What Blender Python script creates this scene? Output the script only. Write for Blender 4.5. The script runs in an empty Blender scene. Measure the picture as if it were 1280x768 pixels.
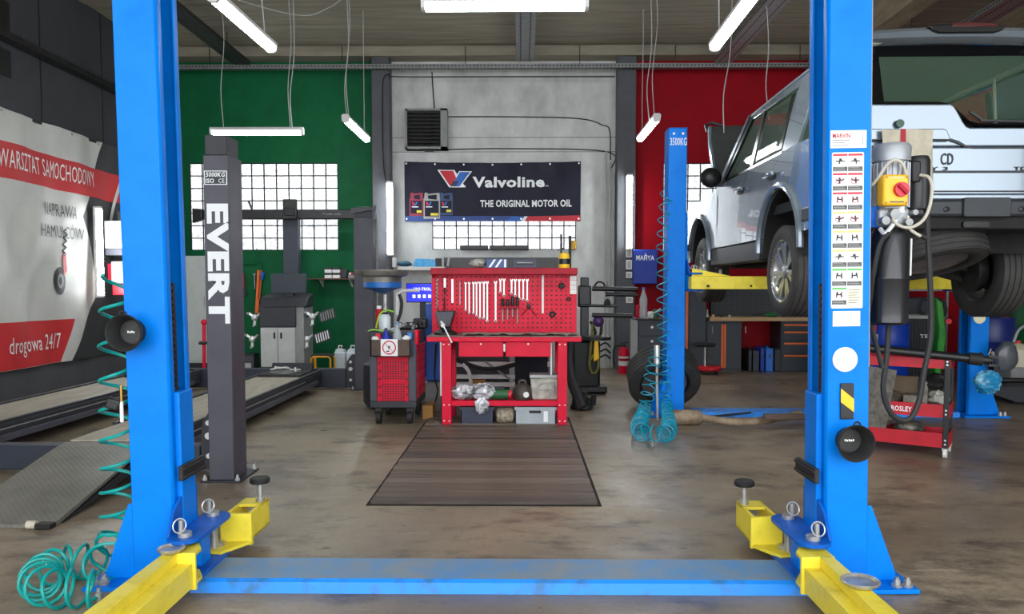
import bpy, bmesh, math, random
from mathutils import Vector, Matrix, Euler
random.seed(7)
PI = math.pi
scene = bpy.context.scene
COL = scene.collection

# ------------------------------------------------------------------ camera, sky, exposure
CAM_H, F_PX, PPX, PPY = 1.3, 962.0, 640.0, 408.0
PITCH = math.radians(2.94)
YAW = math.atan(11 / 962 * math.cos(PITCH))
cam_data = bpy.data.cameras.new('camera')
cam_data.sensor_width = 36.0
cam_data.lens = 36.0 * F_PX / 1280.0
cam_data.shift_y = (PPY - 384.0) / 1280.0
cam_data.clip_end = 200
cam = bpy.data.objects.new('camera', cam_data)
COL.objects.link(cam)
cam.location = (0, 0, CAM_H)
cam.rotation_euler = (PI / 2 - PITCH, 0, YAW)
scene.camera = cam

world = bpy.data.worlds.new('overcast_sky')
scene.world = world
world.use_nodes = True
bgn = world.node_tree.nodes['Background']
bgn.inputs[0].default_value = (0.93, 0.96, 1.0, 1)
bgn.inputs[1].default_value = 3.2
vs = scene.view_settings
vs.view_transform = 'Standard'
vs.look = 'None'
vs.gamma = 1.0
vs.use_curve_mapping = False
vs.exposure = 0.5
LAMP_E = 34.0
WINDOW_E = 0.8

# ------------------------------------------------------------------ pixel rays to real points
def ray(u, v):
    x = (u - PPX) / F_PX; y = -(v - PPY) / F_PX
    fy = math.cos(PITCH) + y * math.sin(PITCH); fz = -math.sin(PITCH) + y * math.cos(PITCH)
    c, s = math.cos(YAW), math.sin(YAW)
    return (x * c - fy * s, x * s + fy * c, fz)
def W(u, v, Y):
    d = ray(u, v); t = Y / d[1]
    return Vector((d[0] * t, Y, CAM_H + d[2] * t))
def FL(u, v, z=0.0):
    d = ray(u, v); t = (z - CAM_H) / d[2]
    return Vector((d[0] * t, d[1] * t, z))
def XX(u, Y, v=420): return W(u, v, Y).x
def ZZ(v, Y, u=640): return W(u, v, Y).z

# ------------------------------------------------------------------ materials
def lin(h):
    h = h.lstrip('#')
    r = []
    for i in (0, 2, 4):
        c = int(h[i:i + 2], 16) / 255
        r.append(c / 12.92 if c <= 0.04045 else ((c + 0.055) / 1.055) ** 2.4)
    return (r[0], r[1], r[2], 1.0)
MATS = {}
def mat(name, col, rough=0.5, metal=0.0, col2=None, scale=6.0, lo=0.4, hi=0.7, bump=0.0, bscale=60.0,
        coat=0.0, stretch=(1, 1, 1), emit=0.0, alpha=1.0, spec=None, detail=6.0, rvar=0.0):
    if name in MATS: return MATS[name]
    m = bpy.data.materials.new(name); m.use_nodes = True
    nt = m.node_tree; b = nt.nodes['Principled BSDF']
    b.inputs['Base Color'].default_value = lin(col)
    b.inputs['Roughness'].default_value = rough
    b.inputs['Metallic'].default_value = metal
    if coat: b.inputs['Coat Weight'].default_value = coat; b.inputs['Coat Roughness'].default_value = 0.03
    if spec is not None: b.inputs['Specular IOR Level'].default_value = spec
    if emit:
        b.inputs['Emission Color'].default_value = lin(col); b.inputs['Emission Strength'].default_value = emit
    if alpha < 1: b.inputs['Alpha'].default_value = alpha
    if col2 or bump or rvar:
        tc = nt.nodes.new('ShaderNodeTexCoord'); mp = nt.nodes.new('ShaderNodeMapping')
        mp.inputs['Scale'].default_value = stretch
        nt.links.new(tc.outputs['Object'], mp.inputs['Vector'])
    if col2 or rvar:
        n = nt.nodes.new('ShaderNodeTexNoise'); n.inputs['Scale'].default_value = scale
        n.inputs['Detail'].default_value = detail; n.inputs['Roughness'].default_value = 0.62
        nt.links.new(mp.outputs[0], n.inputs['Vector'])
        r = nt.nodes.new('ShaderNodeMapRange')
        r.inputs['From Min'].default_value = lo; r.inputs['From Max'].default_value = hi
        nt.links.new(n.outputs['Fac'], r.inputs['Value'])
        if col2:
            mx = nt.nodes.new('ShaderNodeMix'); mx.data_type = 'RGBA'
            mx.inputs[6].default_value = lin(col); mx.inputs[7].default_value = lin(col2)
            nt.links.new(r.outputs[0], mx.inputs[0])
            nt.links.new(mx.outputs[2], b.inputs['Base Color'])
        if rvar:
            r2 = nt.nodes.new('ShaderNodeMapRange')
            r2.inputs['From Min'].default_value = 0.3; r2.inputs['From Max'].default_value = 0.7
            r2.inputs['To Min'].default_value = rough - rvar; r2.inputs['To Max'].default_value = rough + rvar
            nt.links.new(n.outputs['Fac'], r2.inputs['Value']); nt.links.new(r2.outputs[0], b.inputs['Roughness'])
    if bump:
        n2 = nt.nodes.new('ShaderNodeTexNoise'); n2.inputs['Scale'].default_value = bscale; n2.inputs['Detail'].default_value = 4
        nt.links.new(mp.outputs[0], n2.inputs['Vector'])
        bp = nt.nodes.new('ShaderNodeBump'); bp.inputs['Strength'].default_value = bump; bp.inputs['Distance'].default_value = 0.01
        nt.links.new(n2.outputs['Fac'], bp.inputs['Height']); nt.links.new(bp.outputs[0], b.inputs['Normal'])
    MATS[name] = m
    return m
def glassy(name, col, clear=0.5, rough=0.05):
    """thin see-through sheet: part transparent, part tinted gloss"""
    if name in MATS: return MATS[name]
    m = bpy.data.materials.new(name); m.use_nodes = True
    nt = m.node_tree; b = nt.nodes['Principled BSDF']
    b.inputs['Base Color'].default_value = lin(col); b.inputs['Roughness'].default_value = rough
    t = nt.nodes.new('ShaderNodeBsdfTransparent'); mx = nt.nodes.new('ShaderNodeMixShader')
    mx.inputs[0].default_value = clear
    nt.links.new(b.outputs[0], mx.inputs[1]); nt.links.new(t.outputs[0], mx.inputs[2])
    nt.links.new(mx.outputs[0], nt.nodes['Material Output'].inputs['Surface'])
    MATS[name] = m
    return m

# ------------------------------------------------------------------ mesh builder
class MB:
    def __init__(s, M=None): s.v = []; s.f = []; s.M = M
    def add(s, vs_, fs):
        o = len(s.v)
        if s.M is not None: vs_ = [s.M @ Vector(p) for p in vs_]
        s.v += [tuple(p) for p in vs_]; s.f += [tuple(i + o for i in f) for f in fs]
        return s
    def box(s, x0, x1, y0, y1, z0, z1):
        return s.add([(x0,y0,z0),(x1,y0,z0),(x1,y1,z0),(x0,y1,z0),(x0,y0,z1),(x1,y0,z1),(x1,y1,z1),(x0,y1,z1)],
                     [(3,2,1,0),(4,5,6,7),(0,1,5,4),(1,2,6,5),(2,3,7,6),(3,0,4,7)])
    def obox(s, c, size, rot=(0,0,0)):
        R = Matrix.Translation(c) @ Euler(rot).to_matrix().to_4x4()
        hx, hy, hz = [k / 2 for k in size]
        P = [R @ Vector(p) for p in [(-hx,-hy,-hz),(hx,-hy,-hz),(hx,hy,-hz),(-hx,hy,-hz),(-hx,-hy,hz),(hx,-hy,hz),(hx,hy,hz),(-hx,hy,hz)]]
        return s.add(P, [(3,2,1,0),(4,5,6,7),(0,1,5,4),(1,2,6,5),(2,3,7,6),(3,0,4,7)])
    def beam(s, p0, p1, w, h):
        """box beam from p0 to p1, w across (horizontal), h high"""
        p0, p1 = Vector(p0), Vector(p1); d = (p1 - p0); L = d.length; d.normalize()
        up = Vector((0,0,1)) if abs(d.z) < 0.95 else Vector((0,1,0))
        r = d.cross(up).normalized(); u = r.cross(d)
        P = []
        for q in (p0, p1):
            for a, b in ((-1,-1),(1,-1),(1,1),(-1,1)): P.append(q + r * a * w / 2 + u * b * h / 2)
        return s.add(P, [(0,1,2,3),(7,6,5,4),(0,4,5,1),(1,5,6,2),(2,6,7,3),(3,7,4,0)])
    def prism(s, pts, axis, a0, a1):
        n = len(pts)
        def P(p, a):
            return (a,p[0],p[1]) if axis == 'x' else (p[0],a,p[1]) if axis == 'y' else (p[0],p[1],a)
        vs_ = [P(p,a0) for p in pts] + [P(p,a1) for p in pts]
        fs = [tuple(range(n-1,-1,-1)), tuple(range(n,2*n))] + [(i,(i+1)%n,n+(i+1)%n,n+i) for i in range(n)]
        return s.add(vs_, fs)
    def cyl(s, p0, p1, r0, r1=None, n=14, caps=True):
        p0, p1 = Vector(p0), Vector(p1); r1 = r0 if r1 is None else r1
        d = (p1-p0).normalized(); a = d.orthogonal().normalized(); b = d.cross(a)
        vs_ = [p0 + (a*math.cos(2*PI*i/n)+b*math.sin(2*PI*i/n))*r0 for i in range(n)] + \
              [p1 + (a*math.cos(2*PI*i/n)+b*math.sin(2*PI*i/n))*r1 for i in range(n)]
        fs = [(i,(i+1)%n,n+(i+1)%n,n+i) for i in range(n)]
        if caps: fs += [tuple(range(n-1,-1,-1)), tuple(range(n,2*n))]
        return s.add(vs_, fs)
    def tube(s, pts, r, n=6, closed=False):
        pts = [Vector(p) for p in pts]; m = len(pts)
        if m < 2: return s
        rr = r if isinstance(r, (list, tuple)) else [r]*m
        T = []
        for i in range(m):
            a = pts[(i-1)%m] if (closed or i > 0) else pts[i]
            b = pts[(i+1)%m] if (closed or i < m-1) else pts[i]
            t = b - a
            T.append(t.normalized() if t.length > 1e-9 else Vector((0,0,1)))
        nrm = T[0].orthogonal().normalized(); vs_ = []
        for i in range(m):
            nrm = nrm - T[i]*nrm.dot(T[i])
            nrm = nrm.normalized() if nrm.length > 1e-6 else T[i].orthogonal().normalized()
            bn = T[i].cross(nrm)
            for k in range(n):
                vs_.append(pts[i] + (nrm*math.cos(2*PI*k/n) + bn*math.sin(2*PI*k/n))*rr[i])
        fs = []
        for i in range(m if closed else m-1):
            j = (i+1)%m
            for k in range(n): fs.append((i*n+k, i*n+(k+1)%n, j*n+(k+1)%n, j*n+k))
        if not closed: fs += [tuple(range(n-1,-1,-1)), tuple((m-1)*n+k for k in range(n))]
        return s.add(vs_, fs)
    def lathe(s, prof, c=(0,0,0), d=(0,0,1), n=24):
        """prof: list of (radius, height along d)"""
        c = Vector(c); d = Vector(d).normalized(); a = d.orthogonal().normalized(); b = d.cross(a)
        vs_ = []; fs = []; m = len(prof)
        for r, h in prof:
            for k in range(n): vs_.append(c + d*h + (a*math.cos(2*PI*k/n)+b*math.sin(2*PI*k/n))*r)
        for i in range(m-1):
            for k in range(n): fs.append((i*n+k, i*n+(k+1)%n, (i+1)*n+(k+1)%n, (i+1)*n+k))
        fs += [tuple(range(n-1,-1,-1)), tuple((m-1)*n+k for k in range(n))]
        return s.add(vs_, fs)
    def ball(s, c, r, n=10, m=7, jit=0.0):
        r = r if isinstance(r, (tuple, list)) else (r,r,r)
        vs_ = [(c[0],c[1],c[2]-r[2])]; fs = []
        for j in range(1,m):
            t = PI*j/m
            for k in range(n):
                q = 1 + random.uniform(-jit,jit)
                vs_.append((c[0]+r[0]*q*math.sin(t)*math.cos(2*PI*k/n), c[1]+r[1]*q*math.sin(t)*math.sin(2*PI*k/n), c[2]-r[2]*q*math.cos(t)))
        vs_.append((c[0],c[1],c[2]+r[2])); top = len(vs_)-1
        for k in range(n): fs.append((0,1+(k+1)%n,1+k)); fs.append((top,top-n+k,top-n+(k+1)%n))
        for j in range(m-2):
            for k in range(n): a=1+j*n; fs.append((a+k,a+(k+1)%n,a+n+(k+1)%n,a+n+k))
        return s.add(vs_, fs)
    def sheet(s, fn, nu, nv, th=0.0):
        """fn(a,b) a,b in 0..1 -> point; th gives a thickness along the average normal"""
        vs_ = [Vector(fn(i/nu, j/nv)) for j in range(nv+1) for i in range(nu+1)]
        q = lambda i,j: j*(nu+1)+i
        fs = [(q(i,j),q(i+1,j),q(i+1,j+1),q(i,j+1)) for j in range(nv) for i in range(nu)]
        if th:
            nn = (vs_[q(nu,0)]-vs_[0]).cross(vs_[q(0,nv)]-vs_[0]).normalized()*th
            o = len(vs_); vs_ += [p-nn for p in vs_]
            fs += [tuple(o+i for i in reversed(f)) for f in fs]
            rim = [q(i,0) for i in range(nu+1)]+[q(nu,j) for j in range(1,nv+1)]+[q(i,nv) for i in range(nu-1,-1,-1)]+[q(0,j) for j in range(nv-1,0,-1)]
            for k in range(len(rim)):
                a,b = rim[k],rim[(k+1)%len(rim)]; fs.append((b,a,a+o,b+o))
        return s.add(vs_, fs)
    def build(s, name, material, parent=None, smooth=True, bv=0.0, label=None, cat=None, group=None, kind=None, seg=2, angle=40):
        me = bpy.data.meshes.new(name)
        xs = [p[0] for p in s.v]; ys = [p[1] for p in s.v]; zs = [p[2] for p in s.v]
        o0 = Vector(((min(xs)+max(xs))/2, (min(ys)+max(ys))/2, min(zs)))
        me.from_pydata([(p[0]-o0.x,p[1]-o0.y,p[2]-o0.z) for p in s.v], [], s.f)
        bm = bmesh.new(); bm.from_mesh(me); bmesh.ops.recalc_face_normals(bm, faces=bm.faces); bm.to_mesh(me); bm.free()
        if smooth:
            me.polygons.foreach_set('use_smooth', [True]*len(me.polygons)); me.set_sharp_from_angle(angle=math.radians(angle))
        me.materials.append(material if not isinstance(material, str) else MATS[material])
        o = bpy.data.objects.new(name, me); COL.objects.link(o)
        place(o, o0, parent)
        if bv:
            md = o.modifiers.new('bevel', 'BEVEL'); md.width = bv; md.segments = seg; md.limit_method = 'ANGLE'; md.angle_limit = math.radians(35)
            md.harden_normals = False
        return tag(o, label, cat, group, kind)
WORLD_AT = {}
def place(o, at, parent=None):
    at = Vector(at); WORLD_AT[o.name] = at
    if parent is not None: o.parent = parent; o.location = at - WORLD_AT[parent.name]
    else: o.location = at
def tag(o, label=None, cat=None, group=None, kind=None):
    if label: o['label'] = label
    if cat: o['category'] = cat
    if group: o['group'] = group
    if kind: o['kind'] = kind
    return o
def thing(name, label, cat, loc, group=None):
    o = bpy.data.objects.new(name, None); o.empty_display_size = 0.1; COL.objects.link(o)
    place(o, loc); return tag(o, label, cat, group)
def dup(root, loc, rotz=0.0, label=None, group=None, rot=None):
    r = root.copy(); COL.objects.link(r); r.location = loc
    r.rotation_euler = rot if rot is not None else (0,0,rotz)
    if label: r['label'] = label
    if group: r['group'] = group
    for ch in list(root.children):
        c = ch.copy(); COL.objects.link(c); c.parent = r
        for g in list(ch.children):
            d = g.copy(); COL.objects.link(d); d.parent = c
    return r
def frame(c, xdir, ydir):
    x = Vector(xdir).normalized(); y = Vector(ydir).normalized(); z = x.cross(y)
    M = Matrix((x, y, z)).transposed().to_4x4(); M.translation = Vector(c); return M
def FRONT(c): return frame(c, (1,0,0), (0,0,1))            # faces the camera side (-Y)
def text(s_, w, h, M, material, parent=None, name='lettering', bold=0.0, shear=0.0, depth=0.0015, label=None, fit=True):
    cu = bpy.data.curves.new('t', 'FONT'); cu.body = s_; cu.size = 1; cu.offset = bold; cu.shear = shear; cu.space_character = 1.06; cu.resolution_u = 2
    to = bpy.data.objects.new('t', cu); COL.objects.link(to)
    me = bpy.data.meshes.new_from_object(to.evaluated_get(bpy.context.evaluated_depsgraph_get()))
    bpy.data.objects.remove(to); bpy.data.curves.remove(cu)
    P = [tuple(v.co) for v in me.vertices]; Fs = [tuple(p.vertices) for p in me.polygons]
    bpy.data.meshes.remove(me)
    x0,x1 = min(p[0] for p in P),max(p[0] for p in P); y0,y1 = min(p[1] for p in P),max(p[1] for p in P)
    sx = w/(x1-x0); sy = h/(y1-y0)
    mb = MB(M); mb.add([((p[0]-(x0+x1)/2)*sx, (p[1]-(y0+y1)/2)*sy, depth) for p in P], Fs)
    return mb.build(name, material, parent, smooth=False, label=label)
def poly(pts, M, material, parent, name, th=0.001, z=0.0, label=None, bv=0.0):
    """flat shape in the plane of M"""
    mb = MB(M); mb.prism(pts, 'z', z, z+th); return mb.build(name, material, parent, smooth=False, label=label, bv=bv)
def rect(x0,x1,y0,y1): return [(x0,y0),(x1,y0),(x1,y1),(x0,y1)]
def arc(cx, cy, r, a0, a1, n): return [(cx+r*math.cos(a0+(a1-a0)*i/n), cy+r*math.sin(a0+(a1-a0)*i/n)) for i in range(n+1)]
def rrect(x0,x1,y0,y1,r,n=4):
    return arc(x1-r,y1-r,r,0,PI/2,n)+arc(x0+r,y1-r,r,PI/2,PI,n)+arc(x0+r,y0+r,r,PI,1.5*PI,n)+arc(x1-r,y0+r,r,1.5*PI,2*PI,n)
def spline(P, n=8):
    P = [Vector(p) for p in P]; out = []
    Q = [P[0]*2-P[1]] + P + [P[-1]*2-P[-2]]
    for i in range(1, len(Q)-2):
        a,b,c,d = Q[i-1:i+3]
        for k in range(n):
            t = k/n
            out.append(0.5*((2*b)+(c-a)*t+(2*a-5*b+4*c-d)*t*t+(3*b-a-3*c+d)*t**3))
    return out + [P[-1]]
def helix(path, radius, pitch, ppt=14):
    """points of a coil round a path; radius and pitch are functions of the 0..1 position"""
    path = [Vector(p) for p in path]; L = [0]
    for a,b in zip(path, path[1:]): L.append(L[-1]+(b-a).length)
    tot = L[-1]; out = []; s_ = 0; ph = 0; i = 0; nrm = None
    while s_ < tot:
        while i < len(L)-2 and L[i+1] < s_: i += 1
        t = (s_-L[i])/max(1e-9, L[i+1]-L[i]); c = path[i].lerp(path[i+1], t)
        T = (path[i+1]-path[i]).normalized()
        if nrm is None: nrm = T.orthogonal().normalized()
        nrm = (nrm - T*nrm.dot(T)).normalized(); bn = T.cross(nrm)
        q = s_/tot; r = radius(q)
        out.append(c + (nrm*math.cos(ph)+bn*math.sin(ph))*r)
        ph += 2*PI/ppt; s_ += pitch(q)/ppt
    return out

# ------------------------------------------------------------------ palette
mat('blue_paint', '007ce2', 0.4, 0, '0070d0', 5, 0.45, 0.75, spec=0.14, rvar=0.06)
mat('blue_deep', '0a5fc0', 0.42, 0, '0850a6', 8, spec=0.2)
mat('blue_worn', '1088ee', 0.45, 0, '2f6fa6', 9, 0.5, 0.68, bump=0.15, bscale=40)
mat('blue_worn_top', '4a86bb', 0.5, 0, '7a8790', 6, 0.35, 0.65, bump=0.15, bscale=40)
mat('yellow_paint', 'f0dc44', 0.42, 0, 'd9c238', 10, 0.5, 0.75, spec=0.3, rvar=0.1)
mat('steel', 'bcbcb8', 0.34, 0.55, '97958f', 20)
mat('steel_bright', 'd8dada', 0.28, 0.5)
mat('iron_dark', '3a3a3a', 0.5, 0.6, '25241f', 12)
mat('black_rubber', '1b1b1c', 0.65, 0, '262626', 14)
mat('black_plastic', '18191b', 0.4)
mat('black_deep', '0b0b0c', 0.55)
mat('charcoal', '4d4d56', 0.45, 0, '45454e', 4, spec=0.35, rvar=0.05)
mat('charcoal_dark', '2c2e34', 0.5, 0, '24262b', 6)
mat('slate', '2e3440', 0.5)
mat('white_print', 'eceff0', 0.5)
mat('white_plastic', 'e2e2de', 0.45)
mat('grey_light', 'b4b6b4', 0.5, 0, 'a3a5a3', 5)
mat('grey_mid', '8b8d8c', 0.5, 0, '7b7d7c', 6)
mat('red_paint', 'dc0c36', 0.4, 0, 'c80b30', 6, spec=0.25, rvar=0.06)
mat('red_dark', 'aa0c28', 0.45, 0, '8c0c20', 8, spec=0.25)
mat('red_bright', 'd8182c', 0.4)
mat('orange', 'e8691e', 0.45)
mat('galvanised', '8e9090', 0.45, 0.6, '787a7a', 14)
mat('wood_top', 'c8a878', 0.5, 0, 'b39263', 8, stretch=(0.3, 3, 3))
mat('teal_hose', '0c9a92', 0.3)
mat('cyan_hose', '0a90ac', 0.3)
mat('cloth_beige', 'cfc8b4', 0.9, 0, 'bdb59f', 12, bump=0.3, bscale=200)
# ================================================================== the setting
BW, LW, RW, CZ = 12.3, -5.7, 9.0, 5.0          # back wall, left wall, right wall, ceiling
# --- floor
def floor_mat():
    m = bpy.data.materials.new('oily_concrete'); m.use_nodes = True; MATS['oily_concrete'] = m
    nt = m.node_tree; b = nt.nodes['Principled BSDF']; N = nt.nodes.new; L = nt.links.new
    tc = N('ShaderNodeTexCoord')
    def noise(scale, detail=6, rough=0.6, st=(1,1,1)):
        mp = N('ShaderNodeMapping'); mp.inputs['Scale'].default_value = st; L(tc.outputs['Object'], mp.inputs['Vector'])
        n = N('ShaderNodeTexNoise'); n.inputs['Scale'].default_value = scale; n.inputs['Detail'].default_value = detail; n.inputs['Roughness'].default_value = rough
        L(mp.outputs[0], n.inputs['Vector']); return n.outputs['Fac']
    def rng(x, a, b_, c=0, d=1):
        r = N('ShaderNodeMapRange'); r.inputs['From Min'].default_value = a; r.inputs['From Max'].default_value = b_
        r.inputs['To Min'].default_value = c; r.inputs['To Max'].default_value = d; L(x, r.inputs['Value']); return r.outputs[0]
    def mix(f, a, b_):
        x = N('ShaderNodeMix'); x.data_type = 'RGBA'; L(f, x.inputs[0])
        for k, q in ((6, a), (7, b_)):
            if isinstance(q, str): x.inputs[k].default_value = lin(q)
            else: L(q, x.inputs[k])
        return x.outputs[2]
    c = mix(rng(noise(0.7, 7, 0.6), 0.38, 0.62), '786b5a', '968871')
    c = mix(rng(noise(2.6, 8, 0.7, (1, 1.6, 1)), 0.5, 0.68), c, '544b40')
    c = mix(rng(noise(4.0, 6, 0.65, (0.5, 2.2, 1)), 0.62, 0.78), c, 'aea18d')
    c = mix(rng(noise(6.5, 3, 0.5, (1, 1.8, 1)), 0.71, 0.76), c, '2f2a26')
    c = mix(rng(noise(40, 4, 0.6), 0.5, 0.8, 0, 0.35), c, '3e3832')
    L(c, b.inputs['Base Color'])
    L(rng(noise(1.8, 6), 0.3, 0.7, 0.27, 0.55), b.inputs['Roughness'])
    bp = N('ShaderNodeBump'); bp.inputs['Strength'].default_value = 0.12; bp.inputs['Distance'].default_value = 0.01
    L(noise(18, 6), bp.inputs['Height']); L(bp.outputs[0], b.inputs['Normal'])
    return m
floor_mat()
MB().box(LW-0.3, RW+0.3, -5, BW+0.3, -0.2, 0).build('floor', 'oily_concrete', kind='structure', smooth=False)
# crack lines cut across the slab
mat('joint_dark', '171412', 0.9)

# --- walls
mat('paint_green', '045e36', 0.6, 0, '03522e', 3, spec=0.2, bump=0.06, bscale=30)
mat('paint_red', '960014', 0.6, 0, '860011', 3, spec=0.15, bump=0.06, bscale=30)
mat('paint_white', 'd2d4d1', 0.75, 0, 'acaeab', 2.2, 0.42, 0.72, bump=0.2, bscale=25, stretch=(1, 1, 0.6))
mat('paint_charcoal', '3a3b40', 0.7, 0, '333439', 2.5, bump=0.12, bscale=30)
mat('paint_grey_band', '4c4d51', 0.65, 0, '434448', 3, bump=0.1, bscale=30)
mat('ceiling_concrete', '958f7e', 0.85, 0, '777263', 3.5, 0.4, 0.7, bump=0.35, bscale=22, stretch=(0.25, 2.5, 1))
mat('pillar_grey', '54565b', 0.6, 0, '4a4c51', 4, bump=0.08, bscale=30)
def wall_x(name, x0, x1, z0, z1, Y, holes, m):
    mb = MB(); x = x0
    for (a, b, c, d) in sorted(holes):
        mb.box(x, a, Y, Y+0.3, z0, z1); mb.box(a, b, Y, Y+0.3, z0, c); mb.box(a, b, Y, Y+0.3, d, z1); x = b
    mb.box(x, x1, Y, Y+0.3, z0, z1)
    return mb.build(name, m, smooth=False, kind='structure')
BS = 15.45 * BW / 962                        # one glass block with its joint
gx0, gz1 = XX(241, BW), ZZ(204, BW, 330); green_hole = (gx0, gx0+12*BS, gz1-7*BS, gz1)
wx0, wz0 = XX(541, BW), ZZ(312.5, BW); white_hole = (wx0, wx0+12*BS*0.965, wz0, wz0+3*BS*0.965)
rx0, rz1 = XX(827, BW), ZZ(204, BW, 860); red_hole = (rx0, rx0+12*BS, rz1-7*BS, rz1)
PX1, PX2 = XX(477, BW), XX(781, BW)
wall_x('wall_back_left', LW, PX1, 0, CZ, BW, [green_hole], 'paint_green')
wall_back = wall_x('wall_back', PX1, PX2, 0, CZ, BW, [white_hole], 'paint_white')
wall_x('wall_back_right', PX2, RW, 0, CZ, BW, [red_hole], 'paint_red')
wl = MB().box(LW-0.3, LW, -2, BW+0.3, 0, CZ).build('wall_left', 'paint_charcoal', kind='structure', smooth=False)
MB().box(LW, LW+0.02, 1, BW, 0, 0.62).build('plinth_band', 'paint_grey_band', wl, smooth=False)
for yy in (7.1, 9.2, 10.55): MB().box(LW, LW+0.004, yy, yy+0.02, 0.62, CZ).build('panel_joint', 'black_deep', wl, smooth=False)
MB().box(RW, RW+0.3, -2, BW+0.3, 0, CZ).build('wall_right', 'grey_mid', kind='structure', smooth=False)
# wall panel seams on the white concrete
for vv in (95.5, 172, 190):
    z = ZZ(vv, BW); MB().box(PX1, PX2, BW-0.004, BW, z-0.006, z+0.006).build('panel_seam', 'grey_mid', wall_back, smooth=False)
# pillars between the bays
MB().box(XX(467, 12.05), XX(489, 12.05), 12.05, BW, 0, CZ).build('trim_1', 'pillar_grey', kind='structure', bv=0.01)
MB().box(XX(770, 12.05), XX(793, 12.05), 12.05, BW, 0, CZ).build('trim_2', 'pillar_grey', kind='structure', bv=0.01)

# --- ceiling of concrete slabs
ceil = MB().box(LW-0.3, RW+0.3, -1.5, BW+0.3, CZ+0.06, CZ+0.3).build('ceiling', 'ceiling_concrete', kind='structure', smooth=False)
y = -1.5; k = 0
while y < BW:
    y1 = min(y+0.9, BW+0.0)
    MB().box(LW, RW, y+0.012, y1-0.012, CZ-(0.02 if k % 3 == 0 else 0.0), CZ+0.06).build('slab', 'ceiling_concrete', ceil, smooth=False, bv=0.012)
    y = y1; k += 1
MB().box(LW+0.01, RW-0.01, 11.98, 12.29, CZ-0.16, CZ-0.022).build('trim_3', 'ceiling_concrete', kind='structure', smooth=False)

# --- glass block windows
def glass_block_mat():
    m = bpy.data.materials.new('glass_block'); m.use_nodes = True; MATS['glass_block'] = m
    nt = m.node_tree; N = nt.nodes.new; L = nt.links.new; b = nt.nodes['Principled BSDF']
    b.inputs['Base Color'].default_value = (0.75, 0.78, 0.78, 1); b.inputs['Roughness'].default_value = 0.12
    tc = N('ShaderNodeTexCoord'); oi = N('ShaderNodeObjectInfo'); ad = N('ShaderNodeVectorMath'); L(tc.outputs['Object'], ad.inputs[0])
    sc_ = N('ShaderNodeVectorMath'); sc_.operation = 'SCALE'; sc_.inputs[0].default_value = (13, 7, 11); L(oi.outputs['Random'], sc_.inputs['Scale']); L(sc_.outputs[0], ad.inputs[1])
    n = N('ShaderNodeTexNoise'); n.inputs['Scale'].default_value = 14; n.inputs['Detail'].default_value = 2; n.inputs['Distortion'].default_value = 2.0; L(ad.outputs[0], n.inputs['Vector'])
    r = N('ShaderNodeMapRange'); r.inputs['From Min'].default_value = 0.36; r.inputs['From Max'].default_value = 0.56; r.inputs['To Min'].default_value = 0.3; r.inputs['To Max'].default_value = WINDOW_E
    L(n.outputs['Fac'], r.inputs['Value']); L(r.outputs[0], b.inputs['Emission Strength'])
    b.inputs['Emission Color'].default_value = (0.94, 0.97, 1.0, 1)
    return m
glass_block_mat(); mat('mortar_dark', '1c1e1d', 0.85)
def block_window(name, hole, nc, nr):
    x0, x1, z0, z1 = hole; bw = (x1-x0)/nc; bh = (z1-z0)/nr
    w = MB().box(x0, x1, BW+0.075, BW+0.1, z0, z1).build(name, 'mortar_dark', smooth=False, kind='structure')
    fr = MB(); t = 0.012
    for (a, b, c, d) in ((x0, x1, z0, z0+t), (x0, x1, z1-t, z1), (x0, x0+t, z0, z1), (x1-t, x1, z0, z1)): fr.box(a, b, BW+0.0, BW+0.075, c, d)
    fr.build('window_frame', 'mortar_dark', w, smooth=False)
    gr = MB()
    for i in range(1, nc): gr.box(x0+i*bw-0.0075, x0+i*bw+0.0075, BW+0.015, BW+0.075, z0, z1)
    for j in range(1, nr): gr.box(x0, x1, BW+0.016, BW+0.075, z0+j*bh-0.0075, z0+j*bh+0.0075)
    gr.build('mortar_grid', 'mortar_dark', w, smooth=False)
    first = None
    for j in range(nr):
        for i in range(nc):
            cx, cz = x0+(i+0.5)*bw, z0+(j+0.5)*bh; hw, hh = bw/2-0.0085, bh/2-0.0085
            if first is None:
                mb = MB(); n = 0.016
                vs_ = [(-hw,0,-hh),(hw,0,-hh),(hw,0,hh),(-hw,0,hh),(-hw+n,-0.008,-hh+n),(hw-n,-0.008,-hh+n),(hw-n,-0.008,hh-n),(-hw+n,-0.008,hh-n),
                       (-hw,0.04,-hh),(hw,0.04,-hh),(hw,0.04,hh),(-hw,0.04,hh)]
                mb.add([(p[0]+cx, p[1]+BW+0.03, p[2]+cz) for p in vs_], [(4,5,6,7),(0,1,5,4),(1,2,6,5),(2,3,7,6),(3,0,4,7),(0,8,9,1),(1,9,10,2),(2,10,11,3),(3,11,8,0),(8,11,10,9)])
                first = mb.build('glass_block', 'glass_block', w, smooth=False); base = Vector(first.location)
                fx, fz = cx, cz
            else:
                o = first.copy(); COL.objects.link(o); o.parent = w; o.location = base + Vector((cx-fx, 0, cz-fz))
    return w
block_window('window_1', green_hole, 12, 7)
block_window('window_2', white_hole, 12, 3)
block_window('window_3', red_hole, 12, 7)

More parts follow.
